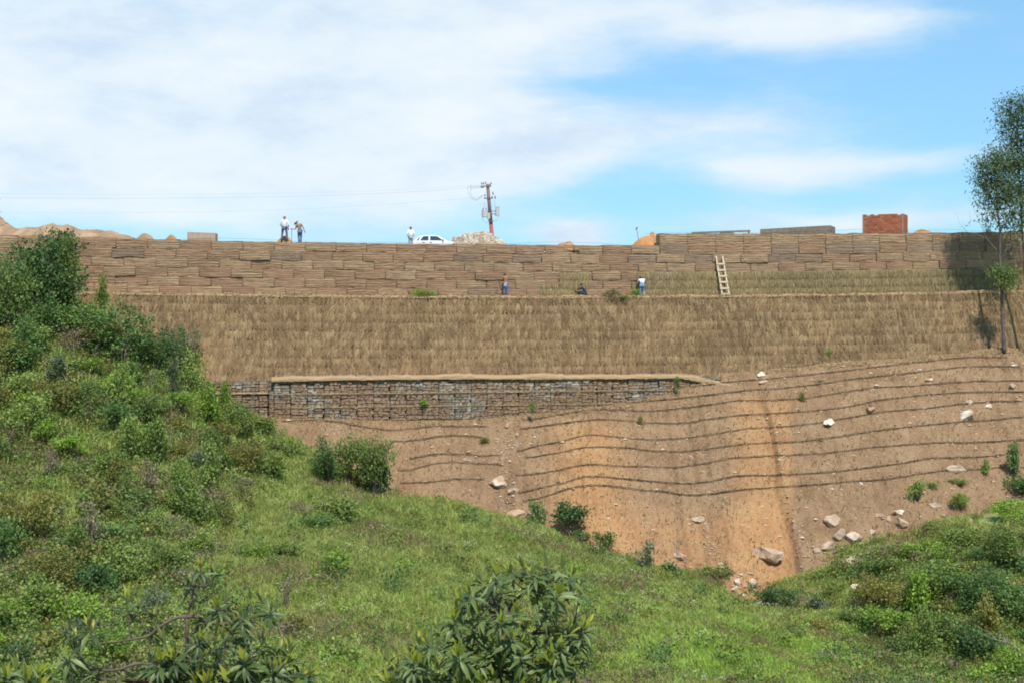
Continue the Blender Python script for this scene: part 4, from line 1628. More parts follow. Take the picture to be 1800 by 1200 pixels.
masonry('block_wall', 'long low grey brown block wall between the ladder and the brick box', 'block wall', 1336, 403, 1457, 398.5, 108, 3.0, M['block_grey'], 4.3, courses=4)
masonry('block_box', 'low tan block box on the wall top, leaning side outline, left of the workers', 'block structure', 329, 408, 378, 409.5, 103, 1.6, M['block_tan'], 3.7, courses=3)


def slab():
    Y = 107
    a = P(1217, 408, Y); b = P(1319, 404.5, Y)
    root = empty('concrete_lintel', (a.x, Y, 4.3), 'thin concrete beam on short blocks with sky showing under its right end', 'concrete beam')
    W = b.x - a.x
    za, zb = a.z - 4.3, b.z - 4.3
    mb = MB()
    mb.add([(x, y, z) for x, h in ((0, za), (W, zb)) for y in (0, .4) for z in (h - .13, h)],
           [(0, 1, 3, 2), (4, 6, 7, 5), (0, 4, 5, 1), (2, 3, 7, 6), (0, 2, 6, 4), (1, 5, 7, 3)])
    mb.build('beam', M['block_grey'], root)
    for x0, x1 in ((0.05, 1.9), (2.2, 3.3), (4.42, 4.52)):
        mb = MB(); mb.box(x0, x1, .03, .36, -.4, za - .12 + (zb - za) * x0 / W)
        mb.build('support_block', M['block_tan'], root)


slab()


# ------------------------------------------------------------------ utility pole and wires
def utility_pole():
    Y = 116.0
    top = P(857, 324, Y); bot = P(864.5, 412, Y)
    bz = 3.72
    d = (bot - top) / (bot.z - top.z)
    base = top + d * (bz - top.z)
    root = empty('utility_pole', base, 'leaning utility pole, dark above and red below, carrying two grey transformers', 'utility pole')
    T = top - base

    def at(f, dx=0.0, dy=0.0, dz=0.0):
        return T * f + Vector((dx, dy, dz))
    s = Y / F
    mb = MB(); mb.tube([at(0), at(.45)], [.185, .165], 12)
    mb.build('pole', M['pole_red'], root, smooth=True)
    mb = MB(); mb.tube([at(.45), at(1.0)], [.163, .135], 12)
    setp(mb.build('pole', M['pole_grey'], root, smooth=True), 'dark upper length of the pole')
    H = T.z

    def fz(py):   # fraction along the pole for a photo row
        return ((HOR - py) * s - base.z) / H
    # crossarms
    mb = MB()
    p = at(fz(328)); mb.box(p.x - 0.55, p.x + 0.30, p.y - .18, p.y - .08, p.z - .05, p.z + .05)
    mb.build('crossarm', M['pole_grey'], root)
    mb = MB()
    p = at(fz(349)); mb.box(p.x - 0.42, p.x + 0.36, p.y - .18, p.y - .08, p.z - .05, p.z + .05)
    mb.build('crossarm', M['pole_grey'], root)
    mb = MB(); p = at(fz(326)); mb.tube([p + Vector((.0, -.1, -.3)), p + Vector((.32, -.1, .2))], .05, 6)
    mb.build('bracket', M['pole_grey'], root)
    for dx, py in ((-.50, 325), (-.34, 325), (-.16, 324), (-.40, 331), (-.55, 331), (-.30, 346), (-.12, 353), (.28, 349)):
        p = at(fz(py)); mb = MB()
        c = p + Vector((dx, -.13, 0))
        mb.tube([c, c + Vector((0, 0, .06)), c + Vector((0, 0, .10)), c + Vector((0, 0, .17))], [.03, .065, .04, .055], 8)
        mb.build('insulator', M['porcelain'], root)
    # cut-out fuses
    for dx, py in ((.40, 341), (.55, 348)):
        p = at(fz(py)); mb = MB()
        c = p + Vector((dx, -.1, 0))
        mb.tube([c + Vector((-.03, 0, .16)), c, c + Vector((.03, 0, -.10))], [.04, .06, .045], 8)
        mb.build('fuse', M['porcelain'], root)
    # transformers
    for dx, py, r, h in ((-.45, 376, .26, .60), (.62, 374, .19, .60), (-.12, 380, .16, .5)):
        p = at(fz(py)) + Vector((dx, -.05, 0))
        mb = MB()
        mb.tube([p + Vector((0, 0, -h / 2)), p + Vector((0, 0, -h / 2 + .03)), p + Vector((0, 0, h / 2 - .06)), p + Vector((0, 0, h / 2 - .05)), p + Vector((0, 0, h / 2))], [r * .94, r, r, r * 1.06, r * .95], 16)
        o = mb.build('transformer', M['tank'], root, smooth=False)
        if h < .55: continue
        for q in (-.5, .45):
            mb = MB()
            c = p + Vector((r * q, 0, h / 2))
            mb.tube([c, c + Vector((0, 0, .09)), c + Vector((0, 0, .10)), c + Vector((0, 0, .2))], [.05, .035, .05, .025], 8)
            mb.build('bushing', M['porcelain'], o)
        for q in (-.12, .12):
            mb = MB(); mb.tube([p + Vector((0, -.02, q)), at(fz(py)) + Vector((0, -.05, q))], .035, 6)
            mb.build('bracket', M['pole_grey'], o)
    # low voltage rack
    p = at(fz(389)); mb = MB(); mb.box(p.x - .22, p.x + .22, p.y - .22, p.y - .12, p.z - .06, p.z + .06)
    mb.build('bracket', M['pole_grey'], root)
    # jumper loops
    mb = MB()

    def loop(pts, r=.012):
        pp = [Vector(((px - 900) * s, Y, (HOR - py) * s)) - base + Vector((0, -.12, 0)) for px, py in pts]
        out = []
        for i in range(len(pp) - 1):
            for k in range(4):
                t = k / 4
                a = pp[max(i - 1, 0)]; b = pp[i]; c = pp[i + 1]; e = pp[min(i + 2, len(pp) - 1)]
                out.append(0.5 * ((2 * b) + (c - a) * t + (2 * a - 5 * b + 4 * c - e) * t * t + (3 * b - a - 3 * c + e) * t ** 3))
        out.append(pp[-1])
        mb.tube(out, r, 4)
    loop([(850, 328), (838, 328), (824, 329), (823, 338), (828, 348), (837, 353), (845, 346), (852, 343)])
    loop([(850, 331), (835, 331), (828, 333), (828, 342), (834, 350), (841, 350), (848, 345)])
    loop([(828, 325), (828, 333)])
    loop([(848, 368), (847, 380), (851, 390), (857, 392)]); loop([(876, 371), (877, 380), (872, 388), (866, 390)])
    loop([(852, 356), (851, 362), (852, 367)]); loop([(869, 352), (870, 360), (869, 366)])
    mb.build('jumper_cable', M['cable'], root, smooth=True)


utility_pole()


def power_lines():
    s_labels = ['thin overhead wire, the darker lowest long one, running left from the pole top',
                'thin overhead wire just above the darker one, running left from the pole top',
                'faint overhead wire lowest over the workers, running left from under the pole top']
    for i, (pts, r) in enumerate([([(-900, 343), (0, 348), (250, 349), (500, 346), (700, 339), (852, 328)], .006),
                                  ([(-900, 332), (0, 341), (250, 342), (500, 340), (700, 334), (852, 325)], .004),
                                  ([(-900, 368), (0, 374), (250, 374), (500, 369), (700, 358), (850, 347)], .004)]):
        Ys = [118, 117.5, 117.2, 117, 116.6, 115.87]
        P3 = [P(px, py, Y) for (px, py), Y in zip(pts, Ys)]
        out = []
        for a in range(len(P3) - 1):
            for k in range(8):
                t = k / 8
                p0 = P3[max(a - 1, 0)]; p1 = P3[a]; p2 = P3[a + 1]; p3 = P3[min(a + 2, len(P3) - 1)]
                out.append(0.5 * ((2 * p1) + (p2 - p0) * t + (2 * p0 - 5 * p1 + 4 * p2 - p3) * t * t + (3 * p1 - p0 - 3 * p2 + p3) * t ** 3))
        out.append(P3[-1])
        base = P3[-1]
        mb = MB(); mb.tube([p - base for p in out], r, 4)
        o = mb.build('power_line', M['cable'], None, base, smooth=True)
        setp(o, s_labels[i], 'overhead wire', 'overhead wires from the pole')


power_lines()


# ------------------------------------------------------------------ car
def car():
    Y = 111.5
    x0 = (724 - 900) * Y / F
    root = empty('parked_car', (x0, Y, 4.0), 'white four door car parked behind the wall edge, facing the rubble pile', 'car', None, math.radians(3))
    # local: x forward 0..4.25, y 0 (near side) .. 1.65, z up
    L = 4.25; W = 1.66
    wb = [(0.82), (3.42)]
    R = 0.31

    def arch(cx, r=0.37):
        return [(cx - r * math.cos(t), 0.24 + 0.08 + r * math.sin(t)) for t in np.linspace(0.0, math.pi, 11)]
    outline = [(0.02, 0.30), (0.0, 0.52), (0.04, 0.80), (0.16, 0.93), (0.45, 0.96), (1.2, 0.945), (2.2, 0.93), (2.95, 0.925), (3.35, 0.88), (3.8, 0.80), (4.12, 0.70),
               (4.22, 0.60), (4.24, 0.42), (4.20, 0.26), (4.02, 0.23)]
    low = [p for p in arch(3.42)[::-1]] + [(2.9, 0.21), (1.4, 0.21)] + [p for p in arch(0.82)[::-1]] + [(0.2, 0.26)]
    poly = outline + low
    body = MB()
    # two side skins and the shell between, with rounded shoulders
    ys = [0.06, 0.0, 0.0, W, W, W - 0.06]

    def loft(poly, sect):
        n = len(poly)
        cx = sum(p[0] for p in poly) / n; cz = sum(p[1] for p in poly) / n
        vs = []
        for (y, k) in sect:
            for x, z in poly:
                vs.append((cx + (x - cx) * k, y, cz + (z - cz) * k))
        fs = []
        m = len(sect)
        for a in range(m - 1):
            for i in range(n):
                j = (i + 1) % n
                fs.append((a * n + i, (a + 1) * n + i, (a + 1) * n + j, a * n + j))
        fs.append(tuple(range(n))); fs.append(tuple((m - 1) * n + i for i in range(n))[::-1])
        return vs, fs
    vs, fs = loft(poly, [(0.0, .955), (0.03, .985), (0.10, 1.0), (W - .10, 1.0), (W - .03, .985), (W, .955)])
    body.add(vs, fs)
    body.build('body', M['car_white'], root)
    # greenhouse: tapered cabin frame
    gb = [(0.14, 0.93), (0.62, 1.33), (0.86, 1.385), (1.5, 1.41), (2.05, 1.39), (2.18, 1.37), (2.98, 0.93)]
    cab = MB()
    n = len(gb)
    vs = []
    for (y, k) in ((0.05, 0), (0.17, 1), (W - .17, 1), (W - .05, 0)):
        pass
    def cy(z, side):
        t = (z - .93) / .47
        y = 0.05 + 0.16 * t
        return y if side == 0 else W - y
    for side in (0, 1):
        for x, z in gb:
            vs.append((x, cy(z, side), z))
    fs = [tuple(range(n))[::-1], tuple(range(n, 2 * n))] + [(i, i + 1, i + 1 + n, i + n) for i in range(n - 1)]
    cab.add(vs, fs)
    cab.build('cabin', M['car_white'], root)
    # glass panels set 6 mm proud of the pillars
    def glass(name, pts, parent=root):
        for side in (0, 1):
            e = -0.008 if side == 0 else 0.008
            g = MB()
            vs = [(x, cy(z, side) + e, z) for x, z in pts]
            vs2 = [(x, cy(z, side) - e, z) for x, z in pts]
            k = len(pts)
            g.add(vs + vs2, [tuple(range(k)), tuple(range(k, 2 * k))[::-1]] + [(i, (i + 1) % k, (i + 1) % k + k, i + k) for i in range(k)])
            g.build(name, M['glass'], parent)
    glass('side_window', [(0.34, .965), (0.47, 1.10), (0.66, 1.29), (0.72, 1.31), (0.53, .965)])
    glass('side_window', [(0.66, .965), (0.88, 1.29), (0.97, 1.335), (1.37, 1.345), (1.37, .965)])
    glass('side_window', [(1.48, .965), (1.48, 1.345), (1.96, 1.335), (2.12, 1.30), (2.58, .965)])
    for nm, (xa, za), (xb, zb) in (('windscreen', (2.24, 1.345), (2.93, .965)), ('rear_window', (0.20, .985), (0.58, 1.31))):
        g = MB()
        dn = Vector((zb - za, 0, -(xb - xa))).normalized() * -0.012
        if nm == 'windscreen': dn = Vector((0.45, 0, 0.75)).normalized() * 0.012
        else: dn = Vector((-0.6, 0, 0.7)).normalized() * 0.012
        vs = []
        for (x, z) in ((xa, za), (xb, zb)):
            for sd, ins in ((0, .07), (1, -.07)):
                vs.append(Vector((x, cy(z, sd) + ins, z)) + dn)
        g.add(vs + [v - dn * 1.5 for v in vs], [(0, 1, 3, 2), (4, 6, 7, 5), (0, 4, 5, 1), (1, 5, 7, 3), (3, 7, 6, 2), (2, 6, 4, 0)])
        g.build(nm, M['glass'], root)
    # doors: thin proud panels with handles
    for xa, xb, nm in ((1.0, 1.42, 'door'), (1.44, 2.62, 'door')):
        xa2 = 0.98 if xa == 1.0 else xa
        for side in (0, 1):
            y = -0.006 if side == 0 else W + .006
            d = MB()
            q = .012 if side == 0 else -.012
            pts = [(xa2 + .0, .30), (xa2 - (.0 if xa > 1.2 else -.22), .30), (xb, .30), (xb, .90), (xa2 - (0 if xa > 1.2 else .25), .90), (xa2 - (0 if xa > 1.2 else .28), .72)]
            pts = [(1.24, .32), (xb, .32), (xb, .90), (.74, .90), (.70, .74), (1.16, .60)] if xa < 1.2 else [(xa, .32), (2.86, .32), (2.90, .60), (xb + .22, .90), (xa, .90)]
            k = len(pts)
            vs = [(x, y, z) for x, z in pts] + [(x, y + q * 2, z) for x, z in pts]
            d.add(vs, [tuple(range(k)), tuple(range(k, 2 * k))[::-1]] + [(i, (i + 1) % k, (i + 1) % k + k, i + k) for i in range(k)])
            dr = d.build('door', M['car_white'], root)
            hx_ = (xa + .02) if xa > 1.2 else 0.86
            h = MB(); h.box(hx_, hx_ + .17, y - .03 if side == 0 else y, y if side == 0 else y + .03, .80, .84)
            h.build('handle', M['dark_plastic'], dr)
    # wheels
    for x in wb:
        for side in (0, 1):
            y0 = 0.03 if side == 0 else W - .22
            t = MB()
            sg = 22
            ring = [(R * .62, 0), (R * .96, 0.0), (R, .03), (R, .16), (R * .96, .19), (R * .62, .19)]
            vs = []
            for k in range(sg):
                a = 2 * math.pi * k / sg
                for r, yy in ring:
                    vs.append((x + r * math.cos(a), y0 + yy, R + r * math.sin(a)))
            m = len(ring)
            fs = []
            for k in range(sg):
                k2 = (k + 1) % sg
                for j in range(m):
                    j2 = (j + 1) % m
                    fs.append((k * m + j, k * m + j2, k2 * m + j2, k2 * m + j))
            t.add(vs, fs)
            w = t.build('wheel', M['rubber'], root)
            rm = MB()
            yy = y0 + .02 if side == 0 else y0 + .17
            rm.tube([(x, yy, R), (x, yy + .01, R)], [R * .6, R * .6], 18)
            rm.tube([(x, yy - .012, R), (x, yy + .02, R)], [R * .2, R * .2], 10)
            rm.build('rim', M['alloy'], w)
    for side in (0, 1):
        ya, yb = (.08, .42) if side == 0 else (W - .42, W - .08)
        h = MB(); h.box(4.10, 4.225, ya, yb, .52, .655); h.build('headlight', M['lamp_clear'], root)
        h = MB(); h.box(-.012, .06, ya, yb - .08, .66, .82); h.build('taillight', M['lamp_red'], root)
        m_ = MB(); yy = -.14 if side == 0 else W + .02
        m_.box(2.50, 2.60, yy, yy + .14, .955, 1.06, 0, None, .01); m_.build('mirror', M['dark_plastic'], root)
    for xa, xb in ((4.18, 4.30), (-.06, .06)):
        b = MB(); b.box(xa, xb, .05, W - .05, .30, .48, 0, None, .005); b.build('bumper', M['dark_plastic'], root)
    g = MB(); g.box(4.19, 4.245, .45, W - .45, .50, .63); g.build('grille', M['dark_plastic'], root)
    return root


car()


# ------------------------------------------------------------------ ladder
def ladder():
    # foot on the ledge, leaning on the wall
    fa = P(1270.5, 523, 102.75); fb = P(1282.5, 523, 102.75)
    yt = wallY(16) - 0.42
    ta = P(1258.5, 450, yt); tb = P(1270, 450, yt)
    root = empty('wooden_ladder', fa, 'pale homemade wooden ladder leaning on the upper wall', 'ladder')
    for a, b in ((fa, ta), (fb, tb)):
        mb = MB()
        d = (b - a)
        w = Vector((.045, 0, 0)); t = Vector((0, .035, 0))
        vs = [a - root.location + q for q in (-w - t, w - t, w + t, -w + t)] + [b - root.location + q for q in (-w - t, w - t, w + t, -w + t)]
        mb.add(vs, [(0, 1, 2, 3), (7, 6, 5, 4), (0, 4, 5, 1), (1, 5, 6, 2), (2, 6, 7, 3), (3, 7, 4, 0)])
        mb.build('rail', M['wood_new'], root)
    for py in (464, 475, 485.5, 496, 507, 517, 522.3):
        f = (523 - py) / 73.0
        a = fa.lerp(ta, f) - root.location; b = fb.lerp(tb, f) - root.location
        mb = MB()
        h = .07 if py < 520 else .05
        mb.box(a.x - .09, b.x + .09, a.y - .085, a.y - .04, a.z - h, a.z + h)
        mb.build('rung', M['wood_new'], root)


ladder()

# tool stuck in the orange heap, antenna-like
mb = MB()
c = P(1122, 412, 103.0)
mb.tube([(0, 0, -.4), (-.07, 0, .15), (-.14, 0, .42)], .022, 5)
mb.tube([(-.2, 0, .36), (-.06, 0, .52)], .05, 6)
setp(mb.build('shovel', M['pole_grey'], None, c), 'small dark tool standing upright in the orange earth heap', 'tool')

# ------------------------------------------------------------------ people
def skin_mesh(name, joints, edges, rad, mat, root_i=0, sub=1):
    """a continuous tapering surface grown over a skeleton"""
    me = bpy.data.meshes.new(name)
    me.from_pydata([tuple(j) for j in joints], edges, [])
    o = bpy.data.objects.new(name + '_tmp', me)
    COL.objects.link(o)
    md = o.modifiers.new('s', 'SKIN')
    md.use_smooth_shade = True
    if not me.skin_vertices:
        bpy.context.view_layer.objects.active = o
    for i, sv in enumerate(me.skin_vertices[0].data):
        r = rad[i]
        sv.radius = r if hasattr(r, '__len__') else (r, r)
        sv.use_root = (i == root_i)
    if sub:
        ss = o.modifiers.new('u', 'SUBSURF'); ss.levels = sub; ss.render_levels = sub
    dg = bpy.context.evaluated_depsgraph_get()
    out = bpy.data.meshes.new_from_object(o.evaluated_get(dg))
    out.name = name
    out.materials.clear(); out.materials.append(mat)
    out.polygons.foreach_set('use_smooth', np.ones(len(out.polygons), dtype=bool))
    bpy.data.objects.remove(o)
    bpy.data.meshes.remove(me)
    return out


SKIN = mat_plain('skin_brown', (0.30, 0.155, 0.09), 0.6, 0.08, 6)
CLOTH = {
    'white': mat_plain('cloth_white', (0.72, 0.72, 0.74), 0.9, 0.06, 9),
    'camo': mat_plain('cloth_camo', (0.235, 0.20, 0.14), 0.9, 0.6, 6),
    'denim': mat_plain('cloth_denim', (0.10, 0.15, 0.30), 0.9, 0.2, 9),
    'paledenim': mat_plain('cloth_pale_denim', (0.20, 0.27, 0.38), 0.9, 0.25, 7),
    'navy': mat_plain('cloth_navy', (0.035, 0.045, 0.085), 0.9, 0.2, 9),
    'slate': mat_plain('cloth_slate', (0.11, 0.12, 0.19), 0.9, 0.2, 9),
    'grey': mat_plain('cloth_grey', (0.30, 0.32, 0.37), 0.9, 0.2, 9),
    'blue': mat_plain('cloth_light_blue', (0.14, 0.36, 0.62), 0.9, 0.1, 9),
    'red': mat_plain('cloth_pink_red', (0.50, 0.09, 0.13), 0.9, 0.1, 9),
    'straw': mat_plain('hat_straw', (0.62, 0.50, 0.30), 0.9, 0.1, 9),
    'hair': mat_plain('hair_black', (0.02, 0.017, 0.015), 0.7, 0.2, 9),
    'cap': mat_plain('cap_dark', (0.035, 0.04, 0.06), 0.8, 0.2, 9),
    'boot': mat_plain('boot', (0.035, 0.025, 0.02), 0.8, 0.2, 9),
    'red_brown': mat_plain('cloth_tan', (0.4, 0.25, 0.15), 0.9, 0.2, 9),
}

BASE = dict(pel=(0, 0, .94), sp=(0, 0, 1.10), ch=(0, 0, 1.30), nk=(0, 0, 1.47), hb=(0, .015, 1.54), hm=(0, .03, 1.615), ht=(0, .02, 1.685), ns=(0, .135, 1.60),
            hl=(-.095, 0, .90), kl=(-.105, .02, .50), al=(-.115, -.01, .10), tl=(-.13, .16, .045),
            hr=(.095, 0, .90), kr=(.105, .02, .50), ar=(.115, -.01, .10), tr=(.13, .16, .045),
            sl=(-.185, 0, 1.415), el=(-.245, -.03, 1.145), wl=(-.255, .05, .91), ml=(-.255, .07, .84),
            sr=(.185, 0, 1.415), er=(.245, -.03, 1.145), wr=(.255, .05, .91), mr=(.255, .07, .84))


def person(label, foot, face, pose, top='white', legs='denim', head='cap', headkind='cap', sleeves='long', group=None, scale=1.0, extra=None, shirt=True):
    J = {k: Vector(v) for k, v in BASE.items()}
    for k, v in pose.items():
        J[k] = Vector(v)
    root = empty('person', foot, label, 'person', group, face)
    root.scale = (scale,) * 3
    names = ['pel', 'sp', 'ch', 'nk', 'hb', 'hm', 'ht', 'ns', 'hl', 'kl', 'al', 'tl', 'hr', 'kr', 'ar', 'tr', 'sl', 'el', 'wl', 'ml', 'sr', 'er', 'wr', 'mr']
    E = [('pel', 'sp'), ('sp', 'ch'), ('ch', 'nk'), ('nk', 'hb'), ('hb', 'hm'), ('hm', 'ht'), ('hm', 'ns'), ('pel', 'hl'), ('hl', 'kl'), ('kl', 'al'), ('al', 'tl'), ('pel', 'hr'), ('hr', 'kr'), ('kr', 'ar'), ('ar', 'tr'),
         ('ch', 'sl'), ('sl', 'el'), ('el', 'wl'), ('wl', 'ml'), ('ch', 'sr'), ('sr', 'er'), ('er', 'wr'), ('wr', 'mr')]
    R = dict(pel=(.135, .11), sp=(.125, .095), ch=(.145, .10), nk=(.058, .058), hb=(.062, .065), hm=(.082, .10), ht=(.06, .07), ns=(.016, .014), hl=.088, kl=.058, al=.042, tl=.032, hr=.088, kr=.058, ar=.042, tr=.032,
             sl=.058, el=.042, wl=.028, ml=.036, sr=.058, er=.042, wr=.028, mr=.036)
    joints = [J[n] for n in names]; rad = [R[n] for n in names]
    edges = [(names.index(a), names.index(b)) for a, b in E]
    # fingers and thumb
    for side, w, m in (('l', 'wl', 'ml'), ('r', 'wr', 'mr')):
        d = (J[m] - J[w]).normalized()
        a = d.cross(Vector((0, 1, 0.2)))
        if a.length < .1: a = d.cross(Vector((1, 0, 0)))
        a.normalize()
        cu = d.cross(a) * (1 if side == 'l' else 1)
        mi = names.index(m)
        for k, ln in enumerate((.065, .078, .074, .058)):
            o1 = J[m] + a * (-.03 + .02 * k) + d * .035
            o2 = o1 + d * ln * .55 + cu * .008
            o3 = o2 + d * ln * .35 + cu * .025
            i0 = len(joints); joints += [o1, o2, o3]; rad += [.010, .009, .007]; edges += [(mi, i0), (i0, i0 + 1), (i0 + 1, i0 + 2)]
        o1 = J[w].lerp(J[m], .6) + a * -.035; o2 = o1 + d * .03 - a * .02
        i0 = len(joints); joints += [o1, o2]; rad += [.012, .009]; edges += [(mi, i0), (i0, i0 + 1)]
    link('body', skin_mesh('body', joints, edges, rad, SKIN, 0, 1), root)

    def cloth(name, keys, edg, inc, mat, trims=None, root_k=None, sub=1):
        ks = list(keys)
        js = [J[k].copy() for k in ks]
        if trims:
            for k, (a, b, t) in trims.items():
                js[ks.index(k)] = J[a].lerp(J[b], t)
        rr = []
        for k in ks:
            r = R[k]
            r = (r, r) if not hasattr(r, '__len__') else r
            i = inc[k] if isinstance(inc, dict) and k in inc else (inc if not isinstance(inc, dict) else inc['*'])
            rr.append((r[0] + i, r[1] + i))
        return link(name, skin_mesh(name, js, [(ks.index(a), ks.index(b)) for a, b in edg], rr, mat, ks.index(root_k) if root_k else 0, sub), root)
    cloth('trousers', ['pel', 'hl', 'kl', 'al', 'hr', 'kr', 'ar'], [('pel', 'hl'), ('hl', 'kl'), ('kl', 'al'), ('pel', 'hr'), ('hr', 'kr'), ('kr', 'ar')], {'*': .022, 'al': .03, 'ar': .03}, CLOTH[legs])
    if shirt:
        if sleeves == 'long':
            trims = {'wl': ('el', 'wl', .85), 'wr': ('er', 'wr', .85)}
            cloth('shirt', ['pel', 'sp', 'ch', 'nk', 'sl', 'el', 'wl', 'sr', 'er', 'wr'], [('pel', 'sp'), ('sp', 'ch'), ('ch', 'nk'), ('ch', 'sl'), ('sl', 'el'), ('el', 'wl'), ('ch', 'sr'), ('sr', 'er'), ('er', 'wr')],
                  {'*': .022, 'nk': .005, 'pel': .035}, CLOTH[top], dict(trims, nk=('ch', 'nk', .85)))
        else:
            cloth('shirt', ['pel', 'sp', 'ch', 'nk', 'sl', 'el', 'sr', 'er'], [('pel', 'sp'), ('sp', 'ch'), ('ch', 'nk'), ('ch', 'sl'), ('sl', 'el'), ('ch', 'sr'), ('sr', 'er')],
                  {'*': .022, 'nk': .005, 'pel': .03}, CLOTH[top], dict(nk=('ch', 'nk', .85), el=('sl', 'el', .6), er=('sr', 'er', .6)))
    # head gear or hair: a dome following the head
    hm = J['hm']; ax = (J['ht'] - J['hb']).normalized(); fw = (J['ns'] - hm).normalized()
    fw = (fw - ax * fw.dot(ax)).normalized(); sd = fw.cross(ax)
    mb = MB()
    n = 12; rings = [(0.01, .112, .125), (.045, .108, .122), (.08, .085, .095), (.105, .045, .05), (.113, .004, .004)]
    if headkind == 'hair': rings = [(-.06, .07, .105)] + rings
    vs = []
    for h, rx, ry in rings:
        for k in range(n):
            t = 2 * math.pi * k / n
            back = -0.02 if headkind == 'hair' else 0
            vs.append(hm + ax * (h) + sd * rx * math.cos(t) + fw * (ry * math.sin(t) + back))
    fs = []
    for i in range(len(rings) - 1):
        for k in range(n):
            k2 = (k + 1) % n
            fs.append((i * n + k, i * n + k2, (i + 1) * n + k2, (i + 1) * n + k))
    mb.add(vs, fs)
    if headkind == 'cap':
        pts = [hm + ax * .02 + sd * q + fw * (.10 + .09 * math.cos(q / .1 * 1.4)) for q in (-.09, -.045, 0, .045, .09)]
        ins = [hm + ax * .03 + sd * q + fw * (.09) for q in (-.09, -.045, 0, .045, .09)]
        mb.add(pts + ins, [(i, i + 1, i + 6, i + 5) for i in range(4)])
    if headkind == 'hat':
        vs = []
        for r, dz in ((.11, .015), (.20, .0), (.205, -.012), (.11, .0)):
            for k in range(16):
                t = 2 * math.pi * k / 16
                vs.append(hm + ax * (dz + .01) + sd * r * math.cos(t) + fw * r * math.sin(t))
        mb.add(vs, [(i * 16 + k, i * 16 + (k + 1) % 16, (i + 1) % 4 * 16 + (k + 1) % 16, (i + 1) % 4 * 16 + k) for i in range(4) for k in range(16)])
    mb.build('hair' if headkind == 'hair' else 'hat' if headkind == 'hat' else 'cap', CLOTH[head], root, smooth=True)
    # eyes, ears
    for q in (-1, 1):
        mb = MB(); c = hm + sd * .034 * q + fw * .092 + ax * .005
        mb.tube([c - sd * .012, c + sd * .012], [.008, .008], 5); mb.build('eye', CLOTH['hair'], root)
        mb = MB(); c = hm + sd * .088 * q + ax * -.01
        mb.tube([c + ax * .025, c + sd * .012 * q, c - ax * .025], [.008, .014, .008], 5); mb.build('ear', SKIN, root)
    mb = MB(); c = hm + fw * .088 - ax * .05; mb.tube([c - sd * .022, c + sd * .022], [.006, .006], 5); mb.build('mouth', CLOTH['red'], root)
    for s in 'lr':
        a, t = J['a' + s], J['t' + s]
        mb = MB(); d = (t - a); d.z = 0
        dn = d.normalized()
        mb.tube([a - dn * .05 + Vector((0, 0, -.05)), a + Vector((0, 0, -.03)), a.lerp(t, .55) + Vector((0, 0, -.02)), t + dn * .03], [.04, .055, .05, .035], 8)
        mb.build('boot', CLOTH['boot'], root, smooth=True)
    if extra: extra(root, J)
    return root


def foot_at(px, Y, z):
    return Vector(((px - 900) * Y / F, Y, z))


BACK = 0.0          # looking away from the viewer (+Y)
# 1 red cap man on the mound
z1 = (HOR - 424.5) * 99.0 / F
person('worker in a white long sleeved shirt and pink red cap standing on the earth mound', foot_at(500, 99.0, z1), BACK - .1,
       dict(hl=(-.11, 0, .90), kl=(-.16, .02, .50), al=(-.19, -.01, .10), tl=(-.22, .16, .045), hr=(.11, 0, .90), kr=(.16, .02, .50), ar=(.19, -.01, .10), tr=(.22, .16, .045),
            el=(-.28, -.02, 1.16), wl=(-.20, .16, 1.02), ml=(-.15, .22, 1.02), er=(.28, -.02, 1.16), wr=(.24, .10, .93), mr=(.24, .13, .86)), 'white', 'slate', 'red', 'cap', scale=1.06)


def rod(root, J):
    mb = MB(); m = J['ml']
    mb.tube([m + Vector((-.03, .0, .05)), m + Vector((-.03, .0, -1.02))], .02, 6)
    o = mb.build('metal_rod', M['pole_grey'], None)
    o.matrix_world = Matrix.Translation(root.location) @ Matrix.Rotation(root.rotation_euler.z, 4, 'Z') @ Matrix.Scale(root.scale.x, 4)
    setp(o, 'thin upright rod held by the stooping worker', 'rod')


z2 = (HOR - 428.5) * 99.4 / F
person('stooping worker in camouflage shirt, straw hat and blue jeans holding a rod', foot_at(526.5, 99.4, z2), 0.0,
       dict(pel=(.03, 0, .88), sp=(.01, .02, 1.05), ch=(-.06, .04, 1.25), nk=(-.16, .06, 1.38), hb=(-.21, .08, 1.42), hm=(-.26, .10, 1.46), ht=(-.30, .10, 1.51), ns=(-.34, .17, 1.41),
            hl=(-.06, 0, .85), kl=(-.07, .05, .47), al=(-.03, 0, .10), tl=(-.06, .16, .045), hr=(.11, 0, .85), kr=(.10, .06, .47), ar=(.09, 0, .10), tr=(.10, .17, .045),
            sl=(-.22, .03, 1.27), el=(-.28, .10, 1.02), wl=(-.47, .12, 1.01), ml=(-.54, .12, 1.015), sr=(.10, .02, 1.36), er=(.26, -.02, 1.14), wr=(.34, .0, .90), mr=(.37, .01, .83)),
       'camo', 'denim', 'straw', 'hat', 'short', scale=1.04, extra=rod)

z3 = (HOR - 399.5) * 108.5 / F - 1.75
person('man in white shirt, grey trousers and dark cap behind the white car', foot_at(722, 108.5, z3), .25,
       dict(el=(-.27, -.04, 1.15), wl=(-.20, .10, .96), ml=(-.16, .15, .93), er=(.27, -.05, 1.15), wr=(.22, .08, .96), mr=(.18, .13, .93)), 'white', 'grey', 'cap', 'cap', scale=1.03)

LZ = lambda X: 0.38 + sag(X)


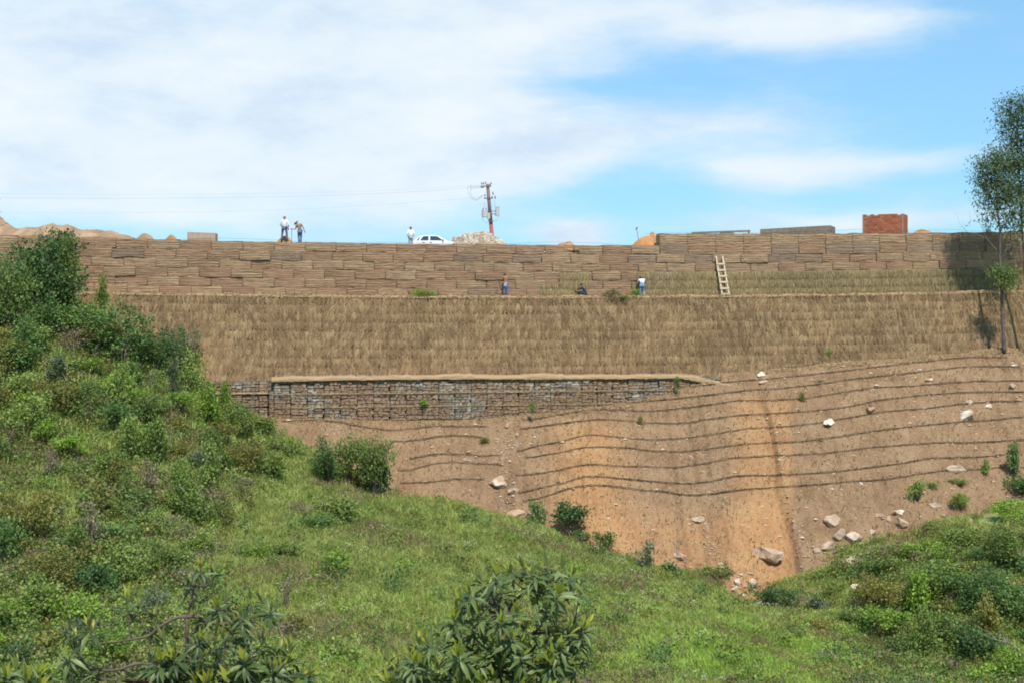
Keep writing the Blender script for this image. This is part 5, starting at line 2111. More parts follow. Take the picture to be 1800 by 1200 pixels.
def waist_shirt(root, J):
    mb = MB(); p = J['pel']
    n = 14; vs = []
    for dz, rx, ry in ((.10, .165, .135), (.03, .19, .155), (-.10, .195, .16), (-.22, .185, .15)):
        for k in range(n):
            t = 2 * math.pi * k / n
            vs.append(p + Vector((rx * math.cos(t), ry * math.sin(t) * (1 if math.sin(t) < 0 or dz > 0 else .9), dz + .02 * math.sin(3 * t))))
    mb.add(vs, [(i * n + k, i * n + (k + 1) % n, (i + 1) * n + (k + 1) % n, (i + 1) * n + k) for i in range(3) for k in range(n)])
    mb.build('tied_shirt', CLOTH['grey'], root, smooth=True)
    mb = MB(); mb.tube([p + Vector((-.10, -.17, -.02)), p + Vector((-.12, -.19, -.10)), p + Vector((-.10, -.18, -.16))], [.03, .05, .03], 7)
    mb.build('cloth_rag', CLOTH['white'], root)


X4 = (889 - 900) * 100.0 / F
Y4 = wallY(X4) - 0.85
person('shirtless worker in blue jeans and dark cap working at the upper wall', Vector((-11 * Y4 / F, Y4, (HOR - 521) * Y4 / F)), .1,
       dict(hl=(-.11, 0, .90), kl=(-.12, .02, .50), al=(-.11, -.01, .10), hr=(.11, 0, .90), kr=(.13, .02, .50), ar=(.13, -.01, .10),
            hm=(-.05, .05, 1.61), ht=(-.07, .04, 1.68), ns=(-.08, .155, 1.585), hb=(-.02, .02, 1.54),
            el=(-.25, .10, 1.20), wl=(-.33, .26, 1.28), ml=(-.36, .31, 1.32), sr=(.185, 0, 1.44), er=(.26, .12, 1.52), wr=(.18, .24, 1.66), mr=(.16, .28, 1.72)),
       'white', 'denim', 'cap', 'cap', 'short', shirt=False, extra=waist_shirt, scale=.98)

Y5 = wallY(5) - 0.95
person('worker in dark blue crouching on the ledge beside the hay pile', Vector(((1026 - 900) * Y5 / F, Y5, (HOR - 523.5) * Y5 / F)), math.radians(78),
       dict(pel=(0, -.10, .30), sp=(0, -.08, .48), ch=(0, .02, .68), nk=(0, .10, .84), hb=(0, .13, .89), hm=(0, .16, .96), ht=(0, .16, 1.03), ns=(0, .265, .94),
            hl=(-.11, -.08, .28), kl=(-.17, .30, .50), al=(-.15, .12, .10), tl=(-.17, .30, .045), hr=(.11, -.08, .28), kr=(.17, .30, .50), ar=(.15, .12, .10), tr=(.17, .30, .045),
            sl=(-.19, .06, .78), el=(-.22, .28, .66), wl=(-.16, .50, .60), ml=(-.15, .57, .60), sr=(.19, .06, .78), er=(.22, .30, .64), wr=(.16, .52, .68), mr=(.15, .59, .70)),
       'navy', 'navy', 'cap', 'cap', 'long', scale=1.0)


def vest(root, J):
    pass


Y6 = wallY(9.5) - 0.85
p6 = person('worker in a light blue shirt with white sleeves and pale jeans, bending to the wall', Vector(((1128.5 - 900) * Y6 / F, Y6, (HOR - 523.5) * Y6 / F)), .05,
            dict(pel=(.0, -.04, .90), sp=(0, .02, 1.06), ch=(0, .12, 1.24), nk=(-.02, .22, 1.37), hb=(-.05, .26, 1.41), hm=(-.07, .32, 1.46), ht=(-.08, .34, 1.53), ns=(-.08, .42, 1.42),
                 sl=(-.19, .14, 1.34), el=(-.25, .16, 1.10), wl=(-.28, .34, .98), ml=(-.28, .41, .96), sr=(.19, .14, 1.34), er=(.30, .20, 1.18), wr=(.24, .36, 1.02), mr=(.22, .42, .98),
                 kl=(-.13, .05, .48), kr=(.13, .05, .48), al=(-.13, -.03, .10), ar=(.14, -.03, .10)),
            'white', 'paledenim', 'hair', 'hair', 'short', scale=1.0)
# the light blue body of that shirt
Jv = {k: Vector(v) for k, v in BASE.items()}
Jv.update(pel=Vector((.0, -.04, .90)), sp=Vector((0, .02, 1.06)), ch=Vector((0, .12, 1.24)), nk=Vector((-.01, .18, 1.32)))
link('shirt_body', skin_mesh('shirt_body', [Jv['pel'], Jv['sp'], Jv['ch'], Jv['nk']], [(0, 1), (1, 2), (2, 3)], [(.175, .15), (.165, .14), (.175, .14), (.10, .09)], CLOTH['blue']), p6)

# 7 driver sitting in the car
Y7 = 112.2
person('driver sitting in the white car, arm at the open front window', Vector(((767 - 900) * Y7 / F, Y7 - .25, 4.2)), math.radians(-90),
       dict(pel=(0, -.10, .30), sp=(0, -.12, .48), ch=(0, -.10, .68), nk=(0, -.08, .84), hb=(0, -.06, .89), hm=(0, -.04, .96), ht=(0, -.05, 1.02), ns=(0, .06, .94),
            hl=(-.11, -.04, .28), kl=(-.13, .40, .36), al=(-.13, .62, .08), tl=(-.14, .76, .10), hr=(.11, -.04, .28), kr=(.13, .40, .36), ar=(.13, .62, .08), tr=(.14, .76, .10),
            sl=(-.19, -.10, .80), el=(-.26, .10, .62), wl=(-.18, .36, .70), ml=(-.16, .42, .72), sr=(.19, -.10, .80), er=(.30, .10, .66), wr=(.26, .32, .76), mr=(.25, .39, .77)),
       'red_brown', 'denim', 'hair', 'hair', 'short', scale=.86)

# ------------------------------------------------------------------ foliage
def leaf_cloud(seed, lobes, n, ls, loose=1.15, flat=0.6, asp=0.42, up=0.35, shell=0.55, droop=0.0):
    """n kite-shaped leaves spread through ellipsoid lobes (x,y,z,rx,ry,rz); grouped in sprays"""
    r = np.random.default_rng(seed)
    lob = np.array(lobes, float)
    vol = (lob[:, 3] * lob[:, 4] * lob[:, 5]) ** 0.8
    # sprays: cluster centres
    ns = max(8, n // 9)
    li = r.choice(len(lob), ns, p=vol / vol.sum())
    d = r.normal(0, 1, (ns, 3)); d /= np.linalg.norm(d, axis=1)[:, None]
    rad = (shell + (1 - shell) * r.random(ns) ** 0.6) * r.uniform(0.8, 1.12, ns)
    cen = lob[li, :3] + d * rad[:, None] * lob[li, 3:6]
    si = r.integers(0, ns, n)
    c = cen[si] + r.normal(0, ls * loose, (n, 3)) * np.array([1, 1, .8])
    out = d[si]
    # leaf axis: outward + up + random
    ax = out * 0.7 + np.array([0, 0, up]) + r.normal(0, .55, (n, 3)) + np.array([0, 0, -droop])
    ax /= np.linalg.norm(ax, axis=1)[:, None]
    nrm = out * 0.5 + np.array([0, 0, .55]) + r.normal(0, .45, (n, 3))
    side = np.cross(ax, nrm); side /= np.linalg.norm(side, axis=1)[:, None] + 1e-9
    L = ls * r.uniform(.6, 1.35, n)[:, None]
    W = L * asp * r.uniform(.8, 1.2, n)[:, None]
    V = np.stack([c, c + ax * L * .5 + side * W, c + ax * L, c + ax * L * .5 - side * W], 1).reshape(-1, 3)
    Fc = np.arange(n * 4).reshape(n, 4)
    st = r.normal(0.45, .17, ns)
    tint = np.clip(st[si] + r.normal(0, .12, n), 0, 1)
    return V, Fc, np.repeat(tint, 4)


def lobes_for(seed, kind):
    rd = random.Random(seed)
    out = []
    if kind == 'round':
        out.append((0, 0, .5, .42, .42, .42))
        for _ in range(5):
            a = rd.uniform(0, 6.28)
            out.append((.25 * math.cos(a), .25 * math.sin(a), rd.uniform(.35, .75), .22, .22, .2))
    elif kind == 'bush':
        for _ in range(8):
            a = rd.uniform(0, 6.28); q = rd.uniform(.05, .34)
            s = rd.uniform(.16, .30)
            out.append((q * math.cos(a), q * math.sin(a), rd.uniform(.2, .78), s, s, s * rd.uniform(.7, 1)))
    elif kind == 'tall':
        for i in range(9):
            z = .25 + .72 * i / 9
            q = .18 * (1.2 - z); a = rd.uniform(0, 6.28); s = rd.uniform(.12, .22) * (1.25 - .6 * z)
            out.append((q * math.cos(a), q * math.sin(a), z, s, s, s * .8))
    elif kind == 'flat':
        for _ in range(9):
            a = rd.uniform(0, 6.28); q = rd.uniform(.1, .42)
            s = rd.uniform(.13, .22)
            out.append((q * math.cos(a), q * math.sin(a), rd.uniform(.55, .9), s, s, s * .45))
    elif kind == 'low':
        for _ in range(8):
            a = rd.uniform(0, 6.28); q = rd.uniform(.0, .42)
            s = rd.uniform(.15, .25)
            out.append((q * math.cos(a), q * math.sin(a), rd.uniform(.1, .45), s, s, s * .8))
    return out


PROTO = {}


def shrub_proto(shape, tone, v, size):
    """size class: leaf size relative to the unit-wide bush depends on how big the bush is"""
    sc = 's' if size < 1.3 else 'm' if size < 2.6 else 'l'
    key = (shape, tone, v, sc)
    if key in PROTO: return PROTO[key]
    ref = {'s': 0.9, 'm': 1.9, 'l': 3.6}[sc]
    n = {'s': 520, 'm': 1300, 'l': 3000}[sc]
    ls = {'s': .10, 'm': .115, 'l': .135}[sc] / ref
    if tone == 'dry': n = int(n * .55)
    seed = abs(hash((shape, tone, v, sc))) % 100000 if False else sum(ord(ch) for ch in shape + tone + sc) * 7 + v * 101
    lb = lobes_for(seed, shape)
    V, Fc, t = leaf_cloud(seed, lb, n, ls, asp=.30 if tone in ('dry', 'euc') else .40)
    me = mesh_np('foliage', V, Fc, [M['leaf_' + tone]], t)
    rd = random.Random(seed)
    mb = MB()
    for k, (x, y, z, a, b, c) in enumerate(lb[:6]):
        pts = [(rd.uniform(-.03, .03), rd.uniform(-.03, .03), -.15), (x * .35 + rd.uniform(-.03, .03), y * .35, z * .4), (x * .9, y * .9, z), (x * 1.1 + rd.uniform(-.1, .1), y * 1.1, z + c * .8)]
        w = .022 if sc == 's' else .016
        mb.tube(pts, [w, w * .8, w * .5, w * .2], 5)
    st = mb.mesh('stem', [M['bark_grey'] if tone in ('dry', 'grey') else M['bark']], True)
    PROTO[key] = (me, st)
    return PROTO[key]


def shrub(px, py, w, h, tone, shape, label, group='shrubs on the green hillside', cat='shrub', Y=None, name='shrub', rs=None):
    """base at photo pixel px,py; w,h in photo pixels"""
    if Y is None:
        X, Y, Z = ghit(px, py)
    else:
        X = (px - 900) * Y / F; Z = (HOR - py) * Y / F
    s = Y / F
    rd = random.Random(int(px * 31 + py * 17))
    me, st = shrub_proto(shape, tone, rd.randrange(2), w * s)
    root = empty(name, (X, Y, Z - 0.02), label, cat, group, rd.uniform(0, 6.28))
    root.scale = (w * s * 1.08, w * s * 1.02, h * s * 1.02)
    link('foliage', me, root)
    link('stem', st, root)
    return root


# the big evergreen at the left and other landmark shrubs  (px, base row, width, height, tone, shape, label)
SHR = [
    (75, 545, 150, 150, 'dark', 'bush', 'big dark green tree with the widest crown below the bank'),
    (125, 560, 75, 150, 'mid', 'tall', 'fresh green tree at the right side of the big dark crown'),
    (25, 545, 120, 138, 'dark', 'bush', 'dark green crown between left picture edge and widest crown'),
    (15, 600, 110, 150, 'mid', 'bush', 'green tree cut by the left picture edge under the bank'),
    (90, 520, 90, 125, 'dark', 'round', 'dark rounded crown with feathery top twigs below the pale bank'),
    (140, 505, 55, 85, 'mid', 'bush', 'leafy crown nearest to the first wall baskets'),
    (115, 500, 66, 70, 'lime', 'bush', 'light green leafy bush in front of the dark crowns at the upper left'),
    (110, 600, 115, 105, 'dark', 'bush', 'dark shrub mass directly under the widest crown'),
    (35, 650, 100, 105, 'dark', 'bush', 'dark bushy tree low at the left edge under the cut green tree'),
    (205, 545, 36, 45, 'mid', 'bush', 'small bush in front of the wall where the straw ledge begins'),
    (178, 545, 40, 60, 'mid', 'tall', 'narrow green bush at the left end of the straw ledge'),
    (215, 645, 135, 122, 'dark', 'round', 'big round dark green bush below the left end of the straw wall'),
    (145, 600, 70, 75, 'mid', 'round', 'feathery mid green bush left of the big round dark one'),
    (275, 655, 80, 100, 'dark', 'bush', 'dark bush hugging the right side of the big round one'),
    (310, 650, 75, 80, 'grey', 'bush', 'grey green loose bush before the lower left corner of the straw wall'),
    (330, 690, 60, 90, 'mid', 'bush', 'green bush at the corner where the straw wall meets the hillside'),
    (305, 715, 40, 75, 'grey', 'tall', 'grey twiggy bush under the loose grey green one'),
    (162, 665, 30, 34, 'lime', 'flat', 'small lime umbrella shaped bush on a thin stem'),
    (208, 705, 62, 52, 'lime', 'bush', 'bright green bush with lit top, right of the lime umbrella'),
    (100, 680, 50, 55, 'grey', 'tall', 'pale bare twigged bush on the upper left hillside'),
    (30, 660, 80, 70, 'olive', 'bush', 'olive bush near the left edge, mid height of the hillside'),
    (150, 745, 70, 75, 'mid', 'bush', 'bushy green shrub under the bright green one'),
    (205, 760, 70, 65, 'dark', 'bush', 'dark shrub in the centre of the left hillside'),
    (282, 735, 36, 30, 'lime', 'flat', 'small yellow green bush in the middle of the left hillside'),
    (365, 745, 62, 75, 'lime', 'tall', 'light green many stemmed bush close to the left end of the stone wall'),
    (395, 725, 36, 54, 'lime', 'tall', 'pale green sapling with star shaped leaves in front of the recessed stones'),
    (415, 765, 75, 65, 'mid', 'bush', 'soft green bush below the recessed end of the stone wall'),
    (450, 760, 60, 50, 'mid', 'low', 'low green bush at the left end of the bare slope'),
    (50, 760, 80, 80, 'mid', 'bush', 'green shrub near the left edge above the dark stump'),
    (105, 800, 60, 50, 'olive', 'low', 'yellow brown low bush right of the dark stump'),
    (345, 830, 90, 60, 'grey', 'low', 'silvery twigged low bush on the shoulder of the hill'),
    (440, 835, 85, 60, 'olive', 'bush', 'yellow olive bush in the middle of the hill shoulder'),
    (385, 810, 50, 55, 'mid', 'bush', 'green bush left of the yellow olive one'),
    (505, 800, 60, 60, 'mid', 'low', 'soft green bush between the yellow olive one and the tall thicket'),
    (578, 850, 76, 90, 'dark', 'bush', 'darkest left tree of the thicket at the edge of the bare slope'),
    (618, 855, 78, 98, 'mid', 'bush', 'middle tree of the thicket at the edge of the bare slope'),
    (662, 872, 80, 112, 'mid', 'bush', 'rightmost tree of the thicket at the edge of the bare slope'),
    (640, 862, 60, 98, 'olive', 'bush', 'slim olive tree just left of the rightmost one in the thicket'),
    (675, 872, 36, 60, 'dark', 'bush', 'dark leafy foot at the right end of the thicket'),
    (590, 905, 70, 50, 'mid', 'low', 'low green bush below the thicket'),
    (530, 905, 50, 42, 'dry', 'low', 'dry pinkish low bush below the left end of the thicket'),
    (560, 930, 90, 55, 'dark', 'low', 'low dark patchy bush in the meadow under the thicket'),
    (612, 925, 40, 45, 'mid', 'tall', 'upright green weed clump right of the low dark bush'),
    (590, 1012, 44, 46, 'lime', 'round', 'neat round lime green bush alone in the meadow'),
    (500, 985, 60, 50, 'mid', 'low', 'green shrub left above the round lime bush'),
    (455, 985, 50, 46, 'lime', 'low', 'light green low shrub left of the meadow'),
    (945, 925, 30, 44, 'dark', 'round', 'small dark green bush at the foot of the bare slope'),
    (1000, 950, 72, 66, 'dark', 'flat', 'small tree with several clumped crowns at the foot of the bare slope'),
    (1022, 960, 30, 26, 'dark', 'flat', 'low side crown right under the small clumped tree'),
    (1066, 972, 34, 36, 'mid', 'flat', 'open leafy sapling right of the small clumped tree'),
    (1133, 1000, 30, 46, 'grey', 'bush', 'grey green rounded sapling against the orange soil'),
    (1175, 1010, 36, 36, 'dark', 'low', 'dark green bush under the whitish rock at the grass edge'),
    (1260, 1010, 60, 36, 'mid', 'low', 'green weeds bush left of the slope bottom rocks'),
    (1370, 1072, 88, 62, 'dark', 'bush', 'dark green bush at the bottom of the narrow gully'),
    (1435, 1075, 50, 55, 'grey', 'low', 'greyish bare twigged bush right of the gully bottom'),
    (1688, 893, 37, 27, 'lime', 'round', 'round bright green grass tuft on the bare soil at the right'),
    (1733, 833, 17, 26, 'mid', 'tall', 'small upright shrub on the bare soil under the right slope'),
    (1783, 840, 26, 62, 'dark', 'tall', 'narrow dark bush at the right edge beside the bare soil'),
    (1800, 872, 60, 50, 'dark', 'bush', 'dark bush cut by the right edge below the narrow one'),
    (1682, 850, 38, 16, 'mid', 'low', 'low green clump above the round grass tuft'),
    (1613, 880, 28, 40, 'mid', 'bush', 'leafy green weed at the top of the right scrub'),
    (1640, 855, 20, 14, 'mid', 'low', 'tiny green clump between the leafy weed and the pink rock'),
    (1780, 920, 60, 44, 'lime', 'round', 'bright green bush at the right edge of the scrub'),
    (1700, 965, 110, 66, 'mid', 'low', 'broad green scrub patch at the right, under the bare soil'),
    (1630, 985, 90, 60, 'lime', 'low', 'light green scrub patch right of the pinkish rock'),
    (1760, 1000, 90, 80, 'mid', 'bush', 'tall green shrub near the right edge'),
    (1560, 1010, 70, 48, 'mid', 'low', 'green scrub right of the long cream slab'),
    (1505, 1020, 44, 34, 'dark', 'low', 'dark little scrub between the cream slab and the low white rock'),
    (1455, 1015, 40, 34, 'mid', 'low', 'green scrub just under the heart shaped boulder'),
    (1540, 1080, 90, 70, 'olive', 'bush', 'olive tinged shrub in the lower right scrub'),
    (1620, 1070, 90, 80, 'mid', 'bush', 'mid green shrub in the middle of the lower right scrub'),
    (1700, 1080, 100, 90, 'dark', 'bush', 'dark tall shrub in the lower right scrub'),
    (1780, 1100, 110, 110, 'dark', 'bush', 'dark tree at the lower right edge behind the bare branch'),
    (1560, 1130, 80, 60, 'lime', 'flat', 'yellow green broad leaved shrub in the lower right scrub'),
    (1640, 1150, 80, 70, 'mid', 'bush', 'leafy green shrub left of the bare branch'),
    (1710, 1170, 80, 80, 'dark', 'bush', 'dark shrub under the bare branch'),
    (1785, 1205, 80, 70, 'lime', 'bush', 'light green shrub in the bottom right corner'),
    (1500, 1100, 60, 40, 'mid', 'low', 'low green bush at the left border of the lower right scrub'),
    (1440, 1110, 50, 36, 'olive', 'low', 'flowering low bush where the meadow meets the right scrub'),
    # lower left thicket
    (40, 960, 110, 100, 'olive', 'bush', 'yellow flowering bush at the left edge, below the dark stump'),
    (150, 955, 70, 90, 'mid', 'tall', 'slender green tree right of the yellow flowering bush'),
    (10, 1000, 70, 110, 'dark', 'bush', 'dark shrub cut by the left edge, lower third'),
    (90, 1050, 110, 90, 'olive', 'bush', 'dense olive thicket bush in the lower left'),
    (170, 1055, 80, 95, 'dark', 'bush', 'dark green shrub in the lower left thicket'),
    (235, 1010, 80, 75, 'mid', 'bush', 'mid green shrub left of the meadow, above the loquat branches'),
    (260, 935, 60, 60, 'mid', 'low', 'bright leaved low shrub in the left middle'),
    (60, 1120, 110, 90, 'mid', 'bush', 'mid green shrub in the lower left corner'),
    (140, 1125, 90, 85, 'lime', 'bush', 'bright green crown above the lower left corner'),
    (190, 1180, 90, 80, 'lime', 'bush', 'bright green shrub behind the left loquat leaves'),
    (20, 1190, 90, 70, 'dark', 'bush', 'dark bush in the bottom left corner'),
    (270, 1090, 60, 60, 'grey', 'bush', 'grey green shrub behind the arching loquat branch'),
    (330, 950, 60, 45, 'dry', 'low', 'reddish brown dry bush at the left of the meadow'),
    (330, 1000, 60, 50, 'dry', 'low', 'pale dry flowering bush left of the meadow'),
    (505, 1120, 50, 45, 'dry', 'bush', 'small orange brown bush in the lower meadow'),
    (524, 1112, 34, 36, 'olive', 'bush', 'small yellow bush touching the orange brown one'),
    (505, 1075, 26, 60, 'dry', 'tall', 'thin dead sapling in the lower meadow'),
]
for a in SHR:
    shrub(*a)

# ground contact shrubs, filled in: many alike; each one's label names its tone and the neighbour it stands by
LAND = [(60, 480, 'the big dark tree'), (215, 590, 'the big round dark bush'), (208, 680, 'the bright green lit bush'), (25, 755, 'the dark stump'), (440, 805, 'the yellow olive bush'),
        (620, 810, 'the slope edge thicket'), (330, 640, 'the straw wall corner'), (590, 993, 'the round lime bush'), (40, 900, 'the yellow flowering bush'), (150, 900, 'the slender green tree'),
        (365, 710, 'the many stemmed light bush'), (170, 1010, 'the lower thicket'), (330, 1080, 'the left loquat branches'), (120, 1110, 'the bright lower left crown'),
        (1690, 885, 'the round grass tuft'), (1497, 985, 'the long cream slab'), (1770, 1120, 'the bare pale branch'), (1370, 1045, 'the gully bottom bush'), (850, 1080, 'the middle loquat crown'), (280, 900, 'the reddish dry bush'),
        (1620, 1040, 'the right scrub centre'), (100, 650, 'the pale twigged bush'), (480, 1000, 'the left meadow shrubs')]
TW = {'dark': 'dark green', 'mid': 'mid green', 'lime': 'bright green', 'olive': 'olive yellow', 'dry': 'dry brown', 'grey': 'grey green'}
SW = {'round': 'rounded', 'bush': 'bushy', 'tall': 'upright', 'flat': 'flat topped', 'low': 'low'}
used = {}


def auto_label(px, py, tone, shape, w):
    ds = sorted(LAND, key=lambda l: (l[0] - px) ** 2 + (l[1] - py) ** 2)
    size = 'small' if w < 42 else 'middling' if w < 62 else 'large'
    for lx, ly, nm in ds:
        dx, dy = px - lx, py - ly
        v = 'above' if dy < -18 else 'below' if dy > 18 else ''
        h = 'left of' if dx < -18 else 'right of' if dx > 18 else ''
        far = math.hypot(dx, dy)
        rel = 'beside' if not v and not h else (f'{v} and {h}' if v and h else v or h)
        pre = 'close ' if far < 60 else '' if far < 130 else 'well '
        t = f'{size} {TW[tone]} {SW[shape]} shrub {pre}{rel} {nm}'
        if t not in used:
            used[t] = 1
            return t
    return t


def fill_shrubs():
    rd = random.Random(42)
    pts = [(a[0], a[1], a[2]) for a in SHR]
    n = 0; tries = 0
    while n < 120 and tries < 9000:
        tries += 1
        if rd.random() < .80:
            px = rd.uniform(-30, 520); py = rd.uniform(540, 1215)
            lim = np.interp(px, [-30, 150, 260, 350, 420, 520], [560, 590, 650, 720, 775, 805])
            if py < lim: continue
            # thins out towards the meadow
            edge = np.interp(py, [560, 800, 900, 1000, 1200], [460, 540, 380, 300, 260])
            if px > edge + rd.uniform(-40, 60): continue
        else:
            px = rd.uniform(1440, 1840); py = rd.uniform(950, 1215)
            if py < np.interp(px, [1440, 1500, 1600, 1840], [1080, 1035, 985, 960]) or py > np.interp(px, [1440, 1500, 1640, 1840], [1100, 1130, 1190, 1300]): continue
        near = min(math.hypot((px - a) * 1.0, (py - b) * 1.6) for a, b, c in pts)
        if near < 30: continue
        w = rd.uniform(34, 78) * (1.15 if py > 900 else 1)
        q = rd.random()
        tone = 'mid' if q < .36 else 'dark' if q < .50 else 'olive' if q < .68 else 'lime' if q < .82 else 'grey' if q < .9 else 'dry'
        shape = rd.choice(('bush', 'bush', 'low', 'tall', 'round', 'flat', 'low'))
        if 820 < py < 960 and px < 480 and q > .3: tone = rd.choice(('dry', 'olive', 'olive', 'mid'))
        h = w * {'bush': .85, 'low': .65, 'tall': 1.3, 'round': .8, 'flat': .9}[shape] * rd.uniform(.85, 1.15)
        shrub(px, py, w, h, tone, shape, auto_label(px, py, tone, shape, w))
        pts.append((px, py, w)); n += 1


fill_shrubs()


def bare_sapling(px, py, h, lean, label, r=.02, tone=None, forks=7):
    X, Y, Z = ghit(px, py)
    s = Y / F
    H = h * s
    rd = random.Random(int(px + py))
    root = empty('bare_sapling', (X, Y, Z - .05), label, 'sapling', 'thin bare saplings')
    mb = MB()
    pts = [Vector((lean * H * (t ** 1.3) + rd.uniform(-.02, .02), 0, t * H)) for t in np.linspace(0, 1, 7)]
    mb.tube(pts, [r * (1 - .8 * i / 6) for i in range(7)], 5)
    mb.build('trunk', M['bark_grey'], root, smooth=True)
    for k in range(forks):
        t = rd.uniform(.3, .95); p = Vector((lean * H * (t ** 1.3), 0, t * H))
        a = rd.choice((-1, 1)); l = H * rd.uniform(.12, .28)
        mb = MB()
        mb.tube([p, p + Vector((a * l * .4, rd.uniform(-.1, .1), l * .5)), p + Vector((a * l * .55, rd.uniform(-.1, .1), l))], [r * .45, r * .3, r * .1], 4)
        mb.build('twig', M['bark_grey'], root)


bare_sapling(1190, 1018, 120, .0, 'thin bare sapling standing alone before the orange slope', .032)
bare_sapling(1143, 990, 75, .0, 'short bare stem left of the taller thin sapling', .022, forks=4)
bare_sapling(877, 896, 42, .0, 'short dark bare stem under the long white boulder', .026, forks=2)
bare_sapling(166, 665, 60, .05, 'white stemmed bare sapling under the lime umbrella bush', .022)
bare_sapling(218, 650, 70, .1, 'bare forked sapling in front of the big round dark bush', .02)
bare_sapling(118, 700, 65, .0, 'bare pale sapling on the upper left hillside', .022)
bare_sapling(85, 690, 60, -.15, 'bare leaning sapling left of the pale one on the upper left hillside', .02)
bare_sapling(270, 695, 60, .0, 'bare stem under the grey green loose bush', .022)
bare_sapling(160, 750, 50, 0, 'bare stem under the bushy green shrub in the left hillside', .02)
bare_sapling(300, 790, 90, .03, 'tall thin pale stem in the middle of the left hillside', .018)
bare_sapling(380, 985, 60, 0, 'thin pale stem left of the meadow', .018)
bare_sapling(1405, 1060, 60, .1, 'grey dead sapling at the gully bottom', .02, forks=9)


def stump(px, py, h, lean, label):
    X, Y, Z = ghit(px, py)
    H = h * Y / F
    mb = MB()
    mb.tube([(0, 0, -.1), (lean * .3 * H, 0, H * .5), (lean * H, 0, H)], [.11, .09, .06], 8)
    setp(mb.build('tree_stump', M['wattle'], None, (X, Y, Z), smooth=True), label, 'stump')


stump(16, 790, 38, .22, 'dark burnt stump leaning near the left edge')
stump(150, 860, 26, -.25, 'short dark burnt stump on the brown patch of the left hillside')


# pale dead branch at the lower right
def dead_branch():
    X, Y, Z = ghit(1790, 1200)
    pts = [(1790, 1200), (1788, 1170), (1795, 1155), (1790, 1140), (1778, 1132), (1768, 1127), (1752, 1124)]
    root = empty('dead_tree', P(1790, 1205, Y), 'pale bare dead branch arching out of the lower right scrub', 'dead tree')
    mb = MB(); mb.tube([P(a, b, Y) - root.location for a, b in pts], [.07, .06, .055, .05, .04, .03, .012], 6)
    mb.build('trunk', M['bark_grey'], root, smooth=True)
    rd = random.Random(2)
    for k in range(9):
        a, b = pts[3 + k % 4]
        p = P(a, b, Y) - root.location
        mb = MB(); mb.tube([p, p + Vector((rd.uniform(-.5, .0), rd.uniform(-.3, .3), rd.uniform(.1, .35))), p + Vector((rd.uniform(-.9, -.2), rd.uniform(-.3, .3), rd.uniform(.25, .7)))], [.02, .014, .005], 4)
        mb.build('twig', M['bark_grey'], root)


dead_branch()


# ------------------------------------------------------------------ eucalypts at the right
def eucalypt(label, Y, trunk, rad, clumps, n, seed, twigs=(), cat='tree', tone='euc'):
    """trunk: photo pixels from the base up; clumps: px,py,rx,ry"""
    b = P(trunk[0][0], trunk[0][1], Y)
    root = empty('eucalyptus_tree', b, label, cat, 'tall trees at the right end of the wall')
    rd = random.Random(seed)
    T = [P(x, y, Y) - b for x, y in trunk]
    m = len(T)
    mb = MB(); mb.tube([T[0] + Vector((0, 0, -.5))] + T, [rad * 1.15] + [rad * (1 - .82 * i / (m - 1)) for i in range(m)], 9)
    mb.build('trunk', M['bark_euc'], root, smooth=True)
    s = Y / F
    lb = []
    for (px, py, rx, ry) in clumps:
        c = P(px, py, Y) - b + Vector((0, rd.uniform(-.5, .5) * rx * s, 0))
        lb.append((c.x, c.y, c.z, rx * s * 1.05, rx * s * .95, ry * s))
        # branch from the trunk to the clump
        k = min(range(m), key=lambda i: (T[i] - c).length + (2.0 if T[i].z > c.z - .2 else 0))
        a = T[k]
        q = a.lerp(c, .5) + Vector((rd.uniform(-.2, .2), rd.uniform(-.2, .2), -.15))
        mb = MB(); mb.tube([a, q, c, c + Vector((rd.uniform(-.3, .3), 0, ry * s * .8))], [rad * .32, rad * .22, rad * .12, rad * .04], 5)
        mb.build('branch', M['bark_euc'], root, smooth=True)
    V, Fc, t = leaf_cloud(seed, lb, int(n * 2.2), .20, loose=2.2, asp=.22, up=-.1, droop=.55, shell=.15)
    link('crown', mesh_np('crown', V, Fc, [M['leaf_' + tone]], t), root)
    for (pts, r) in twigs:
        mb = MB(); mb.tube([P(x, y, Y) - b for x, y in pts], [r * (1 - .8 * i / (len(pts) - 1)) for i in range(len(pts))], 4)
        mb.build('branch', M['bark_grey'], root)
    return root


eucalypt('tall slender eucalyptus whose trunk stands on the crest of the bare slope', 103.2,
         [(1765, 610), (1762, 560), (1761, 510), (1757, 450), (1758, 400), (1752, 370), (1751, 330), (1757, 295)], .15,
         [(1752, 275, 20, 16), (1735, 288, 20, 16), (1775, 285, 22, 18), (1727, 305, 14, 16), (1795, 290, 22, 16), (1742, 320, 20, 18), (1765, 315, 22, 20), (1730, 335, 14, 14), (1752, 345, 18, 14),
          (1785, 330, 20, 20), (1735, 358, 12, 12), (1770, 350, 18, 14), (1745, 375, 14, 12), (1800, 350, 20, 22), (1780, 375, 18, 14), (1765, 395, 12, 8),
          (1795, 395, 14, 16), (1788, 418, 10, 10)], 5200, 51,
         [([(1752, 440), (1735, 420), (1722, 392), (1712, 368), (1704, 345)], .028), ([(1722, 392), (1708, 388), (1697, 400), (1690, 385)], .016), ([(1735, 420), (1718, 412), (1700, 408), (1686, 392), (1680, 372)], .02),
          ([(1700, 408), (1692, 398), (1685, 400)], .012), ([(1757, 455), (1775, 430), (1790, 415)], .02), ([(1712, 368), (1716, 350)], .010), ([(1704, 400), (1706, 380), (1702, 366)], .012), ([(1750, 500), (1735, 480), (1722, 455), (1716, 430)], .018)])
